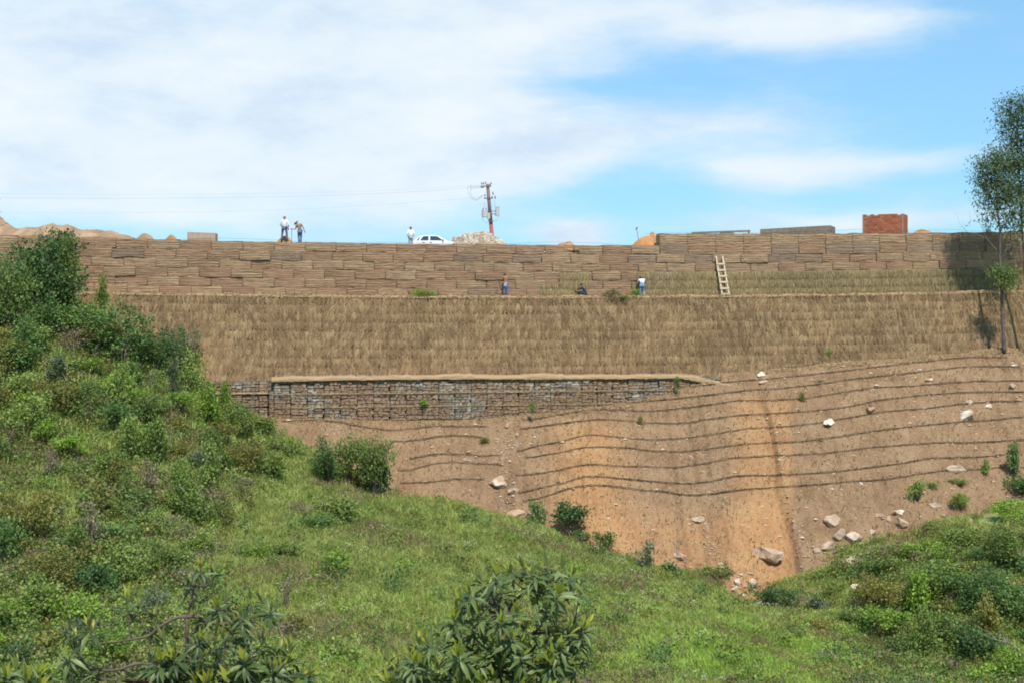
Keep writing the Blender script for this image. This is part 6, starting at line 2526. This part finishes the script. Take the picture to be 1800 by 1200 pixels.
eucalypt('taller grey green eucalyptus behind, half cut by the right picture edge', 104.0,
         [(1806, 590), (1803, 500), (1799, 440), (1795, 380), (1792, 320), (1789, 260), (1790, 210)], .12,
         [(1778, 185, 18, 16), (1797, 178, 16, 14), (1772, 205, 16, 16), (1790, 212, 20, 16), (1768, 225, 14, 12), (1785, 238, 18, 16), (1775, 255, 14, 12), (1800, 250, 20, 20), (1815, 200, 22, 26), (1818, 240, 20, 20),
          (1795, 275, 18, 14), (1782, 290, 12, 10), (1825, 290, 26, 26), (1820, 330, 24, 22), (1800, 320, 16, 16), (1812, 370, 20, 22)], 4200, 52)
# sprout of fresh leaves low on the trunk
V_, F_, t_ = leaf_cloud(77, [(.0, 0, .0, .55, .5, .42), (-.65, .1, .05, .42, .4, .45), (.45, 0, -.25, .55, .45, .6), (-.45, 0, -.6, .4, .4, .35), (.2, 0, -1.0, .4, .4, .4), (.75, 0, -.9, .35, .3, .5)], 1500, .17, asp=.22, up=0, droop=.4)
r_ = empty('epicormic_shoot', P(1762, 475, 102.6), 'fresh green leafy shoot low on the tall eucalyptus trunk', 'leafy shoot')
link('foliage', mesh_np('foliage', V_, F_, [M['leaf_mid']], t_), r_)
mb = MB(); mb.tube([(.0, .6, -.2), (.05, .2, .0), (.3, 0, .1)], .03, 5); mb.tube([(0, .6, -.5), (-.3, .2, -.2), (-.6, 0, .1)], .025, 5)
mb.build('branch', M['bark_euc'], r_)

# left edge twigs with leaves, tree just outside the frame
X_, Y_, Z_ = ghit(-62, 560)
b_ = Vector((X_, Y_, Z_))
r_ = empty('tall_tree', b_, 'twiggy tree reaching in at the left picture edge', 'tree')
mb = MB(); mb.tube([(0, 0, -.3), (.1, 0, 3), (.5, 0, 6), (.9, 0, 8.2)], [.15, .12, .08, .03], 8); mb.build('trunk', M['bark'], r_, smooth=True)
for (x, y) in ((2, 350), (3, 372), (8, 383), (-6, 335), (14, 392)):
    c = P(x, y, Y_) - b_
    mb = MB(); mb.tube([Vector((.4, 0, c.z - 1.2)), Vector((c.x * .6, .1, c.z - .4)), c], [.03, .02, .008], 4); mb.build('branch', M['bark'], r_)
V_, F_, t_ = leaf_cloud(78, [tuple(P(x, y, Y_) - b_) + (q, q, q * 1.2) for x, y, q in ((-4, 345, .3), (0, 368, .26), (-12, 330, .5), (3, 378, .16), (9, 385, .14), (-30, 350, .9), (-45, 400, 1.0), (-20, 395, .4))], 420, .12, asp=.3)
link('crown', mesh_np('crown', V_, F_, [M['leaf_dark']], t_), r_)

# shrub on the wall top, near the trees
shrub(1736, 412, 14, 17, 'dry', 'bush', 'small dark brown bush on the wall top near the tall trees', 'plants on the wall', Y=wallY(36) - .1)
# freshly cut greens on the ledge
YL = wallY(-6.5) - 0.95
shrub(741, 519.5, 44, 17, 'lime', 'low', 'light green heap of cut grass on the ledge against the upper wall', 'plants on the wall', 'cut grass', Y=YL, name='cut_grass_heap')
shrub(1119, 524, 20, 26, 'mid', 'low', 'upright greenish straw bundle left of the worker in light blue', 'plants on the wall', 'straw bundle', Y=wallY(9) - .75, name='straw_bundle')
shrub(1103, 523.5, 34, 7, 'lime', 'low', 'flat green cuttings on the ledge between hay pile and worker', 'plants on the wall', 'cut grass', Y=wallY(8.5) - 1.0, name='cut_grass_heap')
shrub(1432 + 25, 626, 11, 12, 'lime', 'bush', 'tiny bright plant at the foot of the straw wall', 'plants on the wall', Y=98.5)
shrub(745, 709, 16, 12, 'lime', 'low', 'tuft of bright weed growing from the stone wall', 'plants on the wall', Y=95.0)
shrub(935, 724, 12, 20, 'mid', 'tall', 'thin green weed at the foot of the stone wall', 'plants on the wall', Y=95.4)
shrub(1190, 683, 12, 22, 'mid', 'tall', 'thin green weed before the dark end of the stone wall', 'plants on the wall', Y=97.6)
shrub(1126, 745, 12, 18, 'olive', 'tall', 'thin weed on the fifth brushwood line', 'weeds on the cut slope')
shrub(1409, 705, 13, 18, 'olive', 'tall', 'thin weed right of the narrow gully near the crest', 'weeds on the cut slope')
shrub(852, 778, 18, 14, 'olive', 'low', 'faint weed left of the rocky gully', 'weeds on the cut slope')


def hay_pile():
    Yh = wallY(7) - 1.0
    c = P(1076, 523.5, Yh)
    r = np.random.default_rng(3)
    n = 1600
    th = r.uniform(0, 6.28, n); q = r.random(n) ** .5
    rx, ry, h = .75, .45, .66
    hz = (1 - q ** 1.7) * h
    B = np.stack([np.cos(th) * q * rx, np.sin(th) * q * ry, hz * r.uniform(.7, 1, n)], 1)
    D = np.stack([np.cos(th) + r.normal(0, .5, n), np.sin(th) * .5 + r.normal(0, .3, n), -.15 * q + r.normal(0, .3, n)], 1); D /= np.linalg.norm(D, axis=1)[:, None]
    L = r.uniform(.2, .5, n)[:, None]; W = r.uniform(.01, .022, n)[:, None]
    side = np.cross(D, np.array([0, -1, .6])); side /= np.linalg.norm(side, axis=1)[:, None] + 1e-9
    V = np.stack([B - side * W, B + side * W, B + D * L + side * W * .3, B + D * L - side * W * .3], 1).reshape(-1, 3)
    o = link('hay_pile', mesh_np('hay_pile', V, np.arange(n * 4).reshape(n, 4), [M['straw_green']], np.repeat(np.clip(r.normal(.45, .2, n), 0, 1), 4)), None, c)
    setp(o, 'dark green brown pile of hay on the ledge between two workers', 'hay pile')


hay_pile()


# ------------------------------------------------------------------ loquat trees in the foreground
def mat_loquat(name, stops, rough=.42):
    m, N, bs, out = new_mat(name)
    att = N.n('ShaderNodeAttribute', attribute_name='tint').outputs['Fac']
    oi = N.n('ShaderNodeObjectInfo').outputs['Random']
    tc = N.n('ShaderNodeTexCoord').outputs['Object']
    v = N.math('ADD', N.math('MULTIPLY', att, .5), N.math('MULTIPLY', oi, .5), clamp=True)
    k = len(stops)
    c = N.ramp(v, [(i / (k - 1), s) for i, s in enumerate(stops)])
    geo = N.n('ShaderNodeNewGeometry')
    c = N.mix(N.math('MULTIPLY', geo.outputs['Backfacing'], .55), c, (0.17, 0.20, 0.12, 1))
    N.put(bs, 'Base Color', c); N.put(bs, 'Roughness', rough); N.put(bs, 'Specular IOR Level', .3)
    tr = N.n('ShaderNodeBsdfTranslucent'); N.put(tr, 0, c)
    mx = N.n('ShaderNodeMixShader'); N.put(mx, 0, .22)
    N.t.links.new(bs.outputs[0], mx.inputs[1]); N.t.links.new(tr.outputs[0], mx.inputs[2]); N.t.links.new(mx.outputs[0], out.inputs[0])
    return m


M['loq_old'] = mat_loquat('mature_leaf', [(0.030, 0.049, 0.016), (0.068, 0.105, 0.030), (0.121, 0.169, 0.049), (0.230, 0.270, 0.101)])
M['loq_new'] = mat_loquat('young_leaf', [(.13, .19, .02), (.22, .27, .03), (.32, .34, .05), (.34, .25, .06)])


def big_leaf(name, mat, seed, curl, wid):
    """unit-long lanceolate leaf, folded along the midrib and arching"""
    rd = random.Random(seed)
    n = 6
    prof = [0.04, .55, .95, 1.0, .72, .32, 0.0]
    V = []
    for i in range(n + 1):
        t = i / n
        z = -curl * t * t
        x = t * (1 - .12 * curl)
        w = prof[i] * wid * .5
        V += [(x, -w, z + w * .45), (x, 0, z), (x, w, z + w * .45 + rd.uniform(-.01, .01))]
    Fc = []
    for i in range(n):
        a = i * 3
        Fc += [(a, a + 3, a + 4, a + 1), (a + 1, a + 4, a + 5, a + 2)]
    return V, Fc


def loquat(label, rosettes, limbs, seed, Y0):
    base = Vector(limbs[0][0]) if isinstance(limbs[0][0], Vector) else None
    rd = random.Random(seed)
    X0 = (limbs[0][0][0] - 900) * Y0 / F
    gz = float(hill(np.array([X0]), np.array([Y0]))[0])
    root = empty('loquat_tree', (X0, Y0, gz), label, 'tree', 'loquat trees in the foreground')
    b = Vector((X0, Y0, gz))
    LP = []
    for k, limb in enumerate(limbs):
        r0 = limb[-1]
        pts = [P(px, py, Y0 + dy) - b for px, py, dy in limb[:-1]]
        if k == 0:
            pts = [Vector((0, 0, -.2)), Vector((.05, 0, (pts[0].z) * .5))] + pts
        # smooth
        out = []
        for i in range(len(pts) - 1):
            for q in range(4):
                t = q / 4
                p0 = pts[max(i - 1, 0)]; p1 = pts[i]; p2 = pts[i + 1]; p3 = pts[min(i + 2, len(pts) - 1)]
                out.append(0.5 * ((2 * p1) + (p2 - p0) * t + (2 * p0 - 5 * p1 + 4 * p2 - p3) * t * t + (3 * p1 - p0 - 3 * p2 + p3) * t ** 3))
        out.append(pts[-1])
        m = len(out)
        mb = MB(); mb.tube(out, [r0 * (1 - .6 * i / (m - 1)) for i in range(m)], 7)
        mb.build('trunk' if k == 0 else 'branch', M['bark'], root, smooth=True)
        LP += out
    protos = {}
    for kind, mt, curls in (('old', 'loq_old', (.15, .3, .5)), ('new', 'loq_new', (-.05, .08))):
        protos[kind] = []
        for i, cu in enumerate(curls):
            V, Fc = big_leaf('leaf', M[mt], i, cu, .225 if kind == 'old' else .21)
            protos[kind].append((V, Fc, mesh_np('leaf', np.array(V), Fc, [M[mt]], [rd.random()] * len(V), True)))
    leaves = []
    tw = []
    more = []
    for (px, py, sz) in rosettes:
        more.append((px, py, sz))
        if py > 1030 or rd.random() < .5: more.append((px + rd.uniform(-24, 24), py + rd.uniform(6, 34), sz * .92))
        if py > 1120:
            for _ in range(2): more.append((px + rd.uniform(-32, 32), py + rd.uniform(-6, 44), sz))
    for (px, py, sz) in more:
        dy = rd.uniform(-.8, .8)
        c = P(px, py, Y0 + dy) - b
        # twig down to the nearest limb point that lies lower
        cand = [p for p in LP if p.z < c.z - .02] or LP
        a = min(cand, key=lambda p: (p - c).length)
        mid = a.lerp(c, .55) + Vector((rd.uniform(-.05, .05), rd.uniform(-.05, .05), -.08))
        tw.append(([a, mid, c - Vector((0, 0, .05)), c], .011))
        ax = Vector(((c.x - a.x) * .8, (c.y - a.y) * .8, .55 + (c.z - a.z))).normalized()
        n_old = rd.randint(9, 14); n_new = rd.randint(4, 7)
        ph = rd.uniform(0, 6.28)
        for k in range(n_old + n_new):
            new = k >= n_old
            th = ph + k * 2.4
            tilt = rd.uniform(.15, .7) if new else rd.uniform(.8, 1.9)
            L = (rd.uniform(.19, .30) if new else rd.uniform(.22, .35)) * sz
            # direction
            u = ax.cross(Vector((0, 1, 0))).normalized(); v = ax.cross(u)
            d = ax * math.cos(tilt) + (u * math.cos(th) + v * math.sin(th)) * math.sin(tilt)
            d = (d + Vector((0, 0, -.25 if not new else .1))).normalized()
            up = ax - d * ax.dot(d)
            if up.length < .01: up = Vector((0, 0, 1)) - d * d.z
            up.normalize()
            yv = up.cross(d)
            R = Matrix((d, yv, up)).transposed().to_4x4()
            pos = c + ax * (.03 if new else rd.uniform(-.12, .0)) + d * .015
            leaves.append((Matrix.Translation(pos) @ R @ Matrix.Scale(L, 4), 'new' if new else 'old', L))
    for pts, r in tw:
        mb = MB(); mb.tube(pts, [r * 1.3, r, r * .7, r * .6], 5); mb.build('twig', M['bark'], root, smooth=True)
    idx = list(range(len(leaves)))
    vis = [i for i in idx if (HOR - (leaves[i][0].translation.z + b.z) * F / (Y0)) < 1205]
    vis.sort(key=lambda i: -leaves[i][2])
    single = set(vis[:296])
    for i in idx:
        if i not in single: continue
        Mx, kind, L = leaves[i]
        o = link('leaf', rd.choice(protos[kind])[2], root)
        o.matrix_local = Mx
    for kind, mt in (('old', 'loq_old'), ('new', 'loq_new')):
        V = []; Fc = []; t = []
        for i in idx:
            if i in single or leaves[i][1] != kind: continue
            v0, f0, _ = rd.choice(protos[kind])
            q = len(V); V += [tuple(leaves[i][0] @ Vector(v)) for v in v0]; Fc += [tuple(k + q for k in f) for f in f0]; t += [rd.random()] * len(v0)
        if V:
            setp(link('leaves', mesh_np('leaves', np.array(V), Fc, [M[mt]], t, True), root), None, None, None, 'stuff')
    return root


ROS_L = [(352, 1003, .85), (373, 1012, .8), (334, 1030, .7), (225, 1066, 1.1), (272, 1090, .9), (398, 1052, .95), (385, 1072, .9), (442, 1058, .9), (462, 1066, .9), (120, 1114, .8), (158, 1108, 1.1), (140, 1150, .9), (292, 1135, 1.1),
         (350, 1128, .8), (412, 1120, 1.05), (318, 1150, .9), (300, 1165, 1.1), (262, 1172, 1), (385, 1168, 1.1), (355, 1185, 1), (430, 1165, 1), (460, 1140, .9), (480, 1180, 1), (510, 1152, 1.05), (498, 1172, 1), (540, 1188, .9), (125, 1172, 1.0),
         (240, 1195, 1), (300, 1200, 1), (410, 1195, 1.1), (330, 1210, 1.1), (455, 1205, 1.1), (200, 1215, 1.0), (370, 1215, 1.1), (520, 1210, 1.0), (425, 1085, .8)]
LIM_L = [[(335, 1290, 0), (332, 1240, 0), (330, 1180, .1), (328, 1130, 0), (329, 1083, 0), .055],
         [(329, 1083, 0), (345, 1083, 0), (365, 1092, .1), (390, 1096, .1), (420, 1092, 0), (445, 1088, 0), (465, 1072, 0), .03],
         [(329, 1083, 0), (310, 1085, 0), (285, 1098, 0), (262, 1116, 0), (240, 1121, -.1), (200, 1128, 0), (168, 1130, 0), .03],
         [(329, 1083, 0), (335, 1060, 0), (342, 1030, 0), (350, 1008, 0), .02],
         [(330, 1180, .1), (250, 1165, 0), (210, 1176, 0), (170, 1176, 0), (145, 1165, 0), .028],
         [(332, 1240, 0), (400, 1190, .2), (450, 1170, 0), (505, 1160, 0), .035],
         [(390, 1096, 0), (405, 1110, 0), (412, 1122, 0), .018]]
loquat('foreground loquat tree at the left with a long arching bare branch', ROS_L, LIM_L, 5, 20.0)
ROS_C = [(872, 1018, 1.0), (850, 1028, 1), (900, 1012, 1), (922, 1003, 1), (985, 1002, 1.05), (962, 1000, 1), (1003, 1015, 1), (940, 1014, 1), (828, 1048, .9), (817, 1062, 1), (800, 1088, 1), (772, 1112, 1), (736, 1138, .95), (683, 1168, .95), (700, 1182, 1),
         (722, 1162, 1), (852, 1062, 1), (882, 1042, 1), (950, 1042, 1), (980, 1046, 1), (905, 1080, 1), (940, 1075, 1), (1008, 1092, 1), (1030, 1100, .95), (1000, 1118, 1), (975, 1130, 1), (870, 1100, 1), (832, 1110, 1), (900, 1128, 1), (862, 1142, 1),
         (930, 1150, 1), (800, 1150, 1.05), (822, 1178, 1.05), (880, 1180, 1.05), (948, 1172, 1), (770, 1182, 1), (985, 1142, .9), (742, 1192, 1), (978, 1160, .8), (850, 1205, 1.1), (900, 1208, 1.1), (790, 1212, 1.1), (945, 1205, 1), (925, 1110, .95), (845, 1085, 1), (1018, 1125, .85)]
LIM_C = [[(880, 1290, 0), (882, 1230, 0), (880, 1180, 0), (885, 1130, .1), (888, 1090, 0), .07],
         [(888, 1090, 0), (900, 1060, .1), (930, 1035, .1), (960, 1012, 0), .03],
         [(888, 1090, 0), (870, 1060, 0), (862, 1035, 0), .03],
         [(885, 1130, 0), (930, 1115, 0), (970, 1110, .1), (1005, 1103, 0), .03],
         [(880, 1180, 0), (840, 1150, 0), (800, 1120, -.1), (790, 1100, 0), .035],
         [(882, 1230, 0), (820, 1200, .1), (760, 1195, .1), (710, 1185, 0), .035],
         [(880, 1180, 0), (930, 1180, .2), (965, 1160, 0), .03]]
loquat('foreground loquat tree in the bottom centre with a dense leafy crown', ROS_C, LIM_C, 6, 20.0)
ROS_S = [(12, 1196, 1.0), (45, 1192, 1.0), (28, 1205, 1.0), (-10, 1190, 1), (60, 1212, 1)]
loquat('loquat top just reaching into the bottom left corner', ROS_S, [[(20, 1330, 0), (22, 1270, 0), (25, 1215, 0), .03]], 8, 19.0)


# ------------------------------------------------------------------ grass, herbs: nobody could count them
def tuft_proto(name, seed, n, h, spread, mat, broad=False, ls=.085):
    r = np.random.default_rng(seed)
    if broad:
        V, Fc, t = leaf_cloud(seed, [(0, 0, h * .5, spread, spread, h * .5), (spread * .5, 0, h * .35, spread * .6, spread * .6, h * .35)], n, ls, asp=.42)
        return mesh_np(name, V, Fc, [mat], t)
    B = np.stack([r.normal(0, spread * .35, n), r.normal(0, spread * .35, n), np.full(n, -.03)], 1)
    D = np.stack([r.normal(0, .34, n), r.normal(0, .34, n), np.ones(n)], 1); D /= np.linalg.norm(D, axis=1)[:, None]
    L = (h * r.uniform(.5, 1.1, n))[:, None]; W = r.uniform(.010, .020, n)[:, None]
    a = r.uniform(0, 6.28, n); side = np.stack([np.cos(a), np.sin(a), np.zeros(n)], 1)
    mid = B + D * L * .6; tip = mid + (D * .4 + np.stack([r.normal(0, .22, n), r.normal(0, .22, n), -.10 * np.ones(n)], 1)) * L
    V = np.stack([B - side * W, B + side * W, mid + side * W * .8, mid - side * W * .8, tip + side * W * .15, tip - side * W * .15], 1).reshape(-1, 3)
    b = np.arange(n)[:, None] * 6
    Fc = np.concatenate([b + np.array([[0, 1, 2, 3]]), b + np.array([[3, 2, 4, 5]])], 0)
    return mesh_np(name, V, Fc, [mat], np.repeat(np.clip(r.normal(.5, .2, n), 0, 1), 6))


def scatter(name, pts, scl, rot, idx, protos, label, cat, kind='stuff'):
    me = bpy.data.meshes.new(name)
    me.vertices.add(len(pts)); me.vertices.foreach_set('co', np.asarray(pts, np.float32).ravel())
    for nm, ty, arr in (('scl', 'FLOAT', scl), ('rotz', 'FLOAT', rot), ('pick', 'INT', idx)):
        at = me.attributes.new(nm, ty, 'POINT')
        at.data.foreach_set('value', np.asarray(arr, np.float32 if ty == 'FLOAT' else np.int32))
    me.update()
    o = link(name, me)
    ng = bpy.data.node_groups.new(name, 'GeometryNodeTree')
    ng.interface.new_socket('Geometry', in_out='INPUT', socket_type='NodeSocketGeometry')
    ng.interface.new_socket('Geometry', in_out='OUTPUT', socket_type='NodeSocketGeometry')
    N = ng.nodes; Lk = ng.links
    gi = N.new('NodeGroupInput'); go = N.new('NodeGroupOutput')
    g2i = N.new('GeometryNodeGeometryToInstance')
    iop = N.new('GeometryNodeInstanceOnPoints')
    jn = g2i
    mtp = N.new('GeometryNodeMeshToPoints')
    Lk.new(gi.outputs[0], mtp.inputs[0])
    outs = []
    for k, pm in enumerate(protos):
        po = bpy.data.objects.new(name + '_clump', pm)      # data only, never linked to the scene
        oi = N.new('GeometryNodeObjectInfo'); oi.inputs['Object'].default_value = po
        ip = N.new('GeometryNodeInstanceOnPoints')
        cmp_ = N.new('FunctionNodeCompare'); cmp_.data_type = 'INT'; cmp_.operation = 'EQUAL'
        na = N.new('GeometryNodeInputNamedAttribute'); na.data_type = 'INT'; na.inputs['Name'].default_value = 'pick'
        Lk.new(na.outputs[0], [s for s in cmp_.inputs if s.type == 'INT'][0])
        [s for s in cmp_.inputs if s.type == 'INT'][1].default_value = k
        Lk.new(mtp.outputs[0], ip.inputs['Points'])
        Lk.new(cmp_.outputs[0], ip.inputs['Selection'])
        Lk.new(oi.outputs['Geometry'], ip.inputs['Instance'])
        nr = N.new('GeometryNodeInputNamedAttribute'); nr.data_type = 'FLOAT'; nr.inputs['Name'].default_value = 'rotz'
        cx = N.new('ShaderNodeCombineXYZ'); Lk.new(nr.outputs[0], cx.inputs[2])
        Lk.new(cx.outputs[0], ip.inputs['Rotation'])
        ns = N.new('GeometryNodeInputNamedAttribute'); ns.data_type = 'FLOAT'; ns.inputs['Name'].default_value = 'scl'
        Lk.new(ns.outputs[0], ip.inputs['Scale'])
        outs.append(ip.outputs[0])
    N.remove(g2i); N.remove(iop)
    j = N.new('GeometryNodeJoinGeometry')
    for s in outs: Lk.new(s, j.inputs[0])
    Lk.new(j.outputs[0], go.inputs[0])
    md = o.modifiers.new('scatter', 'NODES'); md.node_group = ng
    setp(o, label, cat, None, kind)
    return o


M['grass'] = mat_leaf('grass_blade', [(0.160, 0.183, 0.058), (0.277, 0.320, 0.087), (0.408, 0.451, 0.131), (0.553, 0.582, 0.218)], transl=.3, rnd=.35, patch=.35)
M['grass_lime'] = mat_leaf('bright_grass_blade', [(0.175, 0.248, 0.044), (0.291, 0.408, 0.073), (0.408, 0.553, 0.102), (0.524, 0.641, 0.175)], transl=.3, rnd=.35, patch=.2)
M['grass_dry'] = mat_leaf('dry_blade', [(0.12, 0.085, 0.04), (0.20, 0.15, 0.07), (0.28, 0.225, 0.11), (0.37, 0.31, 0.18)], transl=.2, rnd=.35, patch=.2)


def green_mask(X, Y):
    """True where the hillside (not the bare slope) is what one stands on"""
    s = np.where(X > -19, slope(X, Y), -99)
    h = hill(X, Y)
    return h, (h > s - 0.02) & (Y < wallY(X) - 4.2)


def vegetation():
    r = np.random.default_rng(21)
    n = 80000
    Y = 30 + 66 * r.random(n) ** 0.9
    half = 0.375 * Y * 1.12 + 2
    X = r.uniform(-1, 1, n) * half
    h, ok = green_mask(X, Y)
    # the right-hand bare patch
    px = 900 + X * F / Y; py = HOR - h * F / Y
    bare = (px > 1400) & (py < 960) & (r.random(n) < .7) & (np.sin(px * .05) + np.sin(py * .07) < .6)
    ok &= ~bare
    thin = (px > 1425) & (py < 1045) & (np.sin(X * 1.3 + np.sin(Y * .9) * 2) + np.sin(Y * 1.1 + X * .4) > -.1)
    ok &= ~(thin & (r.random(n) < .85))
    X, Y, h, px, py = X[ok], Y[ok], h[ok], px[ok], py[ok]
    n = len(X)
    pn = np.sin(X * .55 + 1.1 * np.sin(Y * .31)) + np.sin(Y * .62 + 1.4 * np.sin(X * .37 + 1)) + r.normal(0, .35, n)
    wild = np.clip((430 - px) / 250, 0, 1) + np.clip((px - 1450) / 150, 0, 1)
    q = r.random(n)
    pick = np.where(q < .45, 0, np.where(q < .84, 1, 2))
    pick = np.where((pn > .95) & (q < .55), 3, pick)
    pick = np.where((q > .90) & (pn < .5), 4, pick)
    lime = np.exp(-((px - 1330) / 230) ** 2 - ((py - 1150) / 50) ** 2) + .25 * np.clip((py - 1000) / 200, 0, 1)
    pick = np.where((r.random(n) < lime * .85) & (pick != 3), 5, pick)
    scl = r.uniform(.6, 1.25, n) * (1 + .35 * wild) * np.clip(1.05 - .0 * Y, .6, 1.2)
    g = [tuft_proto('grass_tuft', 1, 26, .40, .5, M['grass']), tuft_proto('grass_tuft', 2, 26, .32, .55, M['grass']), tuft_proto('herb', 3, 90, .34, .28, M['leaf_mid'], True, .055),
         tuft_proto('dry_tuft', 4, 22, .42, .5, M['grass_dry']), tuft_proto('herb', 5, 90, .34, .28, M['leaf_olive'], True, .055), tuft_proto('grass_tuft', 6, 30, .38, .5, M['grass_lime'])]
    scatter('meadow_grass', np.stack([X, Y, h], 1), scl, r.uniform(0, 6.28, n), pick, g, 'rough grass and herbs covering the green hillside', 'grass')
    # taller weeds in the wild parts
    n = 9000
    Y = 42 + 52 * r.random(n); X = r.uniform(-1, 1, n) * (0.375 * Y * 1.15 + 2)
    h, ok = green_mask(X, Y)
    px = 900 + X * F / Y; py = HOR - h * F / Y
    w = np.clip((500 - px + (900 - py) * .1) / 200, .10, 1) + np.clip((px - 1430) / 120, 0, 1) * np.clip((py - 940) / 60, 0, 1)
    ok &= (r.random(n) < w) & ~((px > 1400) & (py < 940))
    X, Y, h = X[ok], Y[ok], h[ok]; n = len(X)
    pick = r.choice(5, n, p=[.3, .22, .2, .16, .12])
    g = [tuft_proto('weed', 11, 150, .75, .42, M['leaf_mid'], True), tuft_proto('weed', 12, 150, .7, .42, M['leaf_olive'], True), tuft_proto('weed', 13, 150, .85, .4, M['leaf_dark'], True),
         tuft_proto('weed', 14, 110, .7, .4, M['leaf_dry'], True), tuft_proto('weed', 15, 150, .6, .4, M['leaf_lime'], True)]
    scatter('undergrowth', np.stack([X, Y, h - .05], 1), r.uniform(.55, 1.5, n), r.uniform(0, 6.28, n), pick, g, 'tangled undergrowth of weeds between the shrubs', 'undergrowth')
    # pale flower heads
    n = 1500
    Y = 44 + 40 * r.random(n); X = r.uniform(-1, 1, n) * (0.375 * Y)
    h, ok = green_mask(X, Y)
    pn = np.sin(X * .8 + 2) + np.sin(Y * .7 + X * .3)
    ok &= pn > .5
    X, Y, h = X[ok], Y[ok], h[ok]; n = len(X)
    mb = MB(); 
    for k in range(5):
        a = k * 1.256; c = Vector((.08 * math.cos(a), .08 * math.sin(a), .45 + .03 * k))
        mb.add([c + Vector((.025 * math.cos(t), .025 * math.sin(t), 0)) for t in (0, 1.57, 3.14, 4.71)] + [c + Vector((0, 0, .02))], [(0, 1, 4), (1, 2, 4), (2, 3, 4), (3, 0, 4)], 0)
        mb.tube([(0, 0, 0), c], .004, 3, 1)
    fm = mb.mesh('flower', [mat_plain('petal_cream', (.55, .52, .36), .8, .1, 5), M['leaf_mid']])
    scatter('wild_flowers', np.stack([X, Y, h], 1), r.uniform(.7, 1.3, n), r.uniform(0, 6.28, n), np.zeros(n), [fm], 'sprinkled pale wild flowers in the meadow', 'wild flowers')


vegetation()
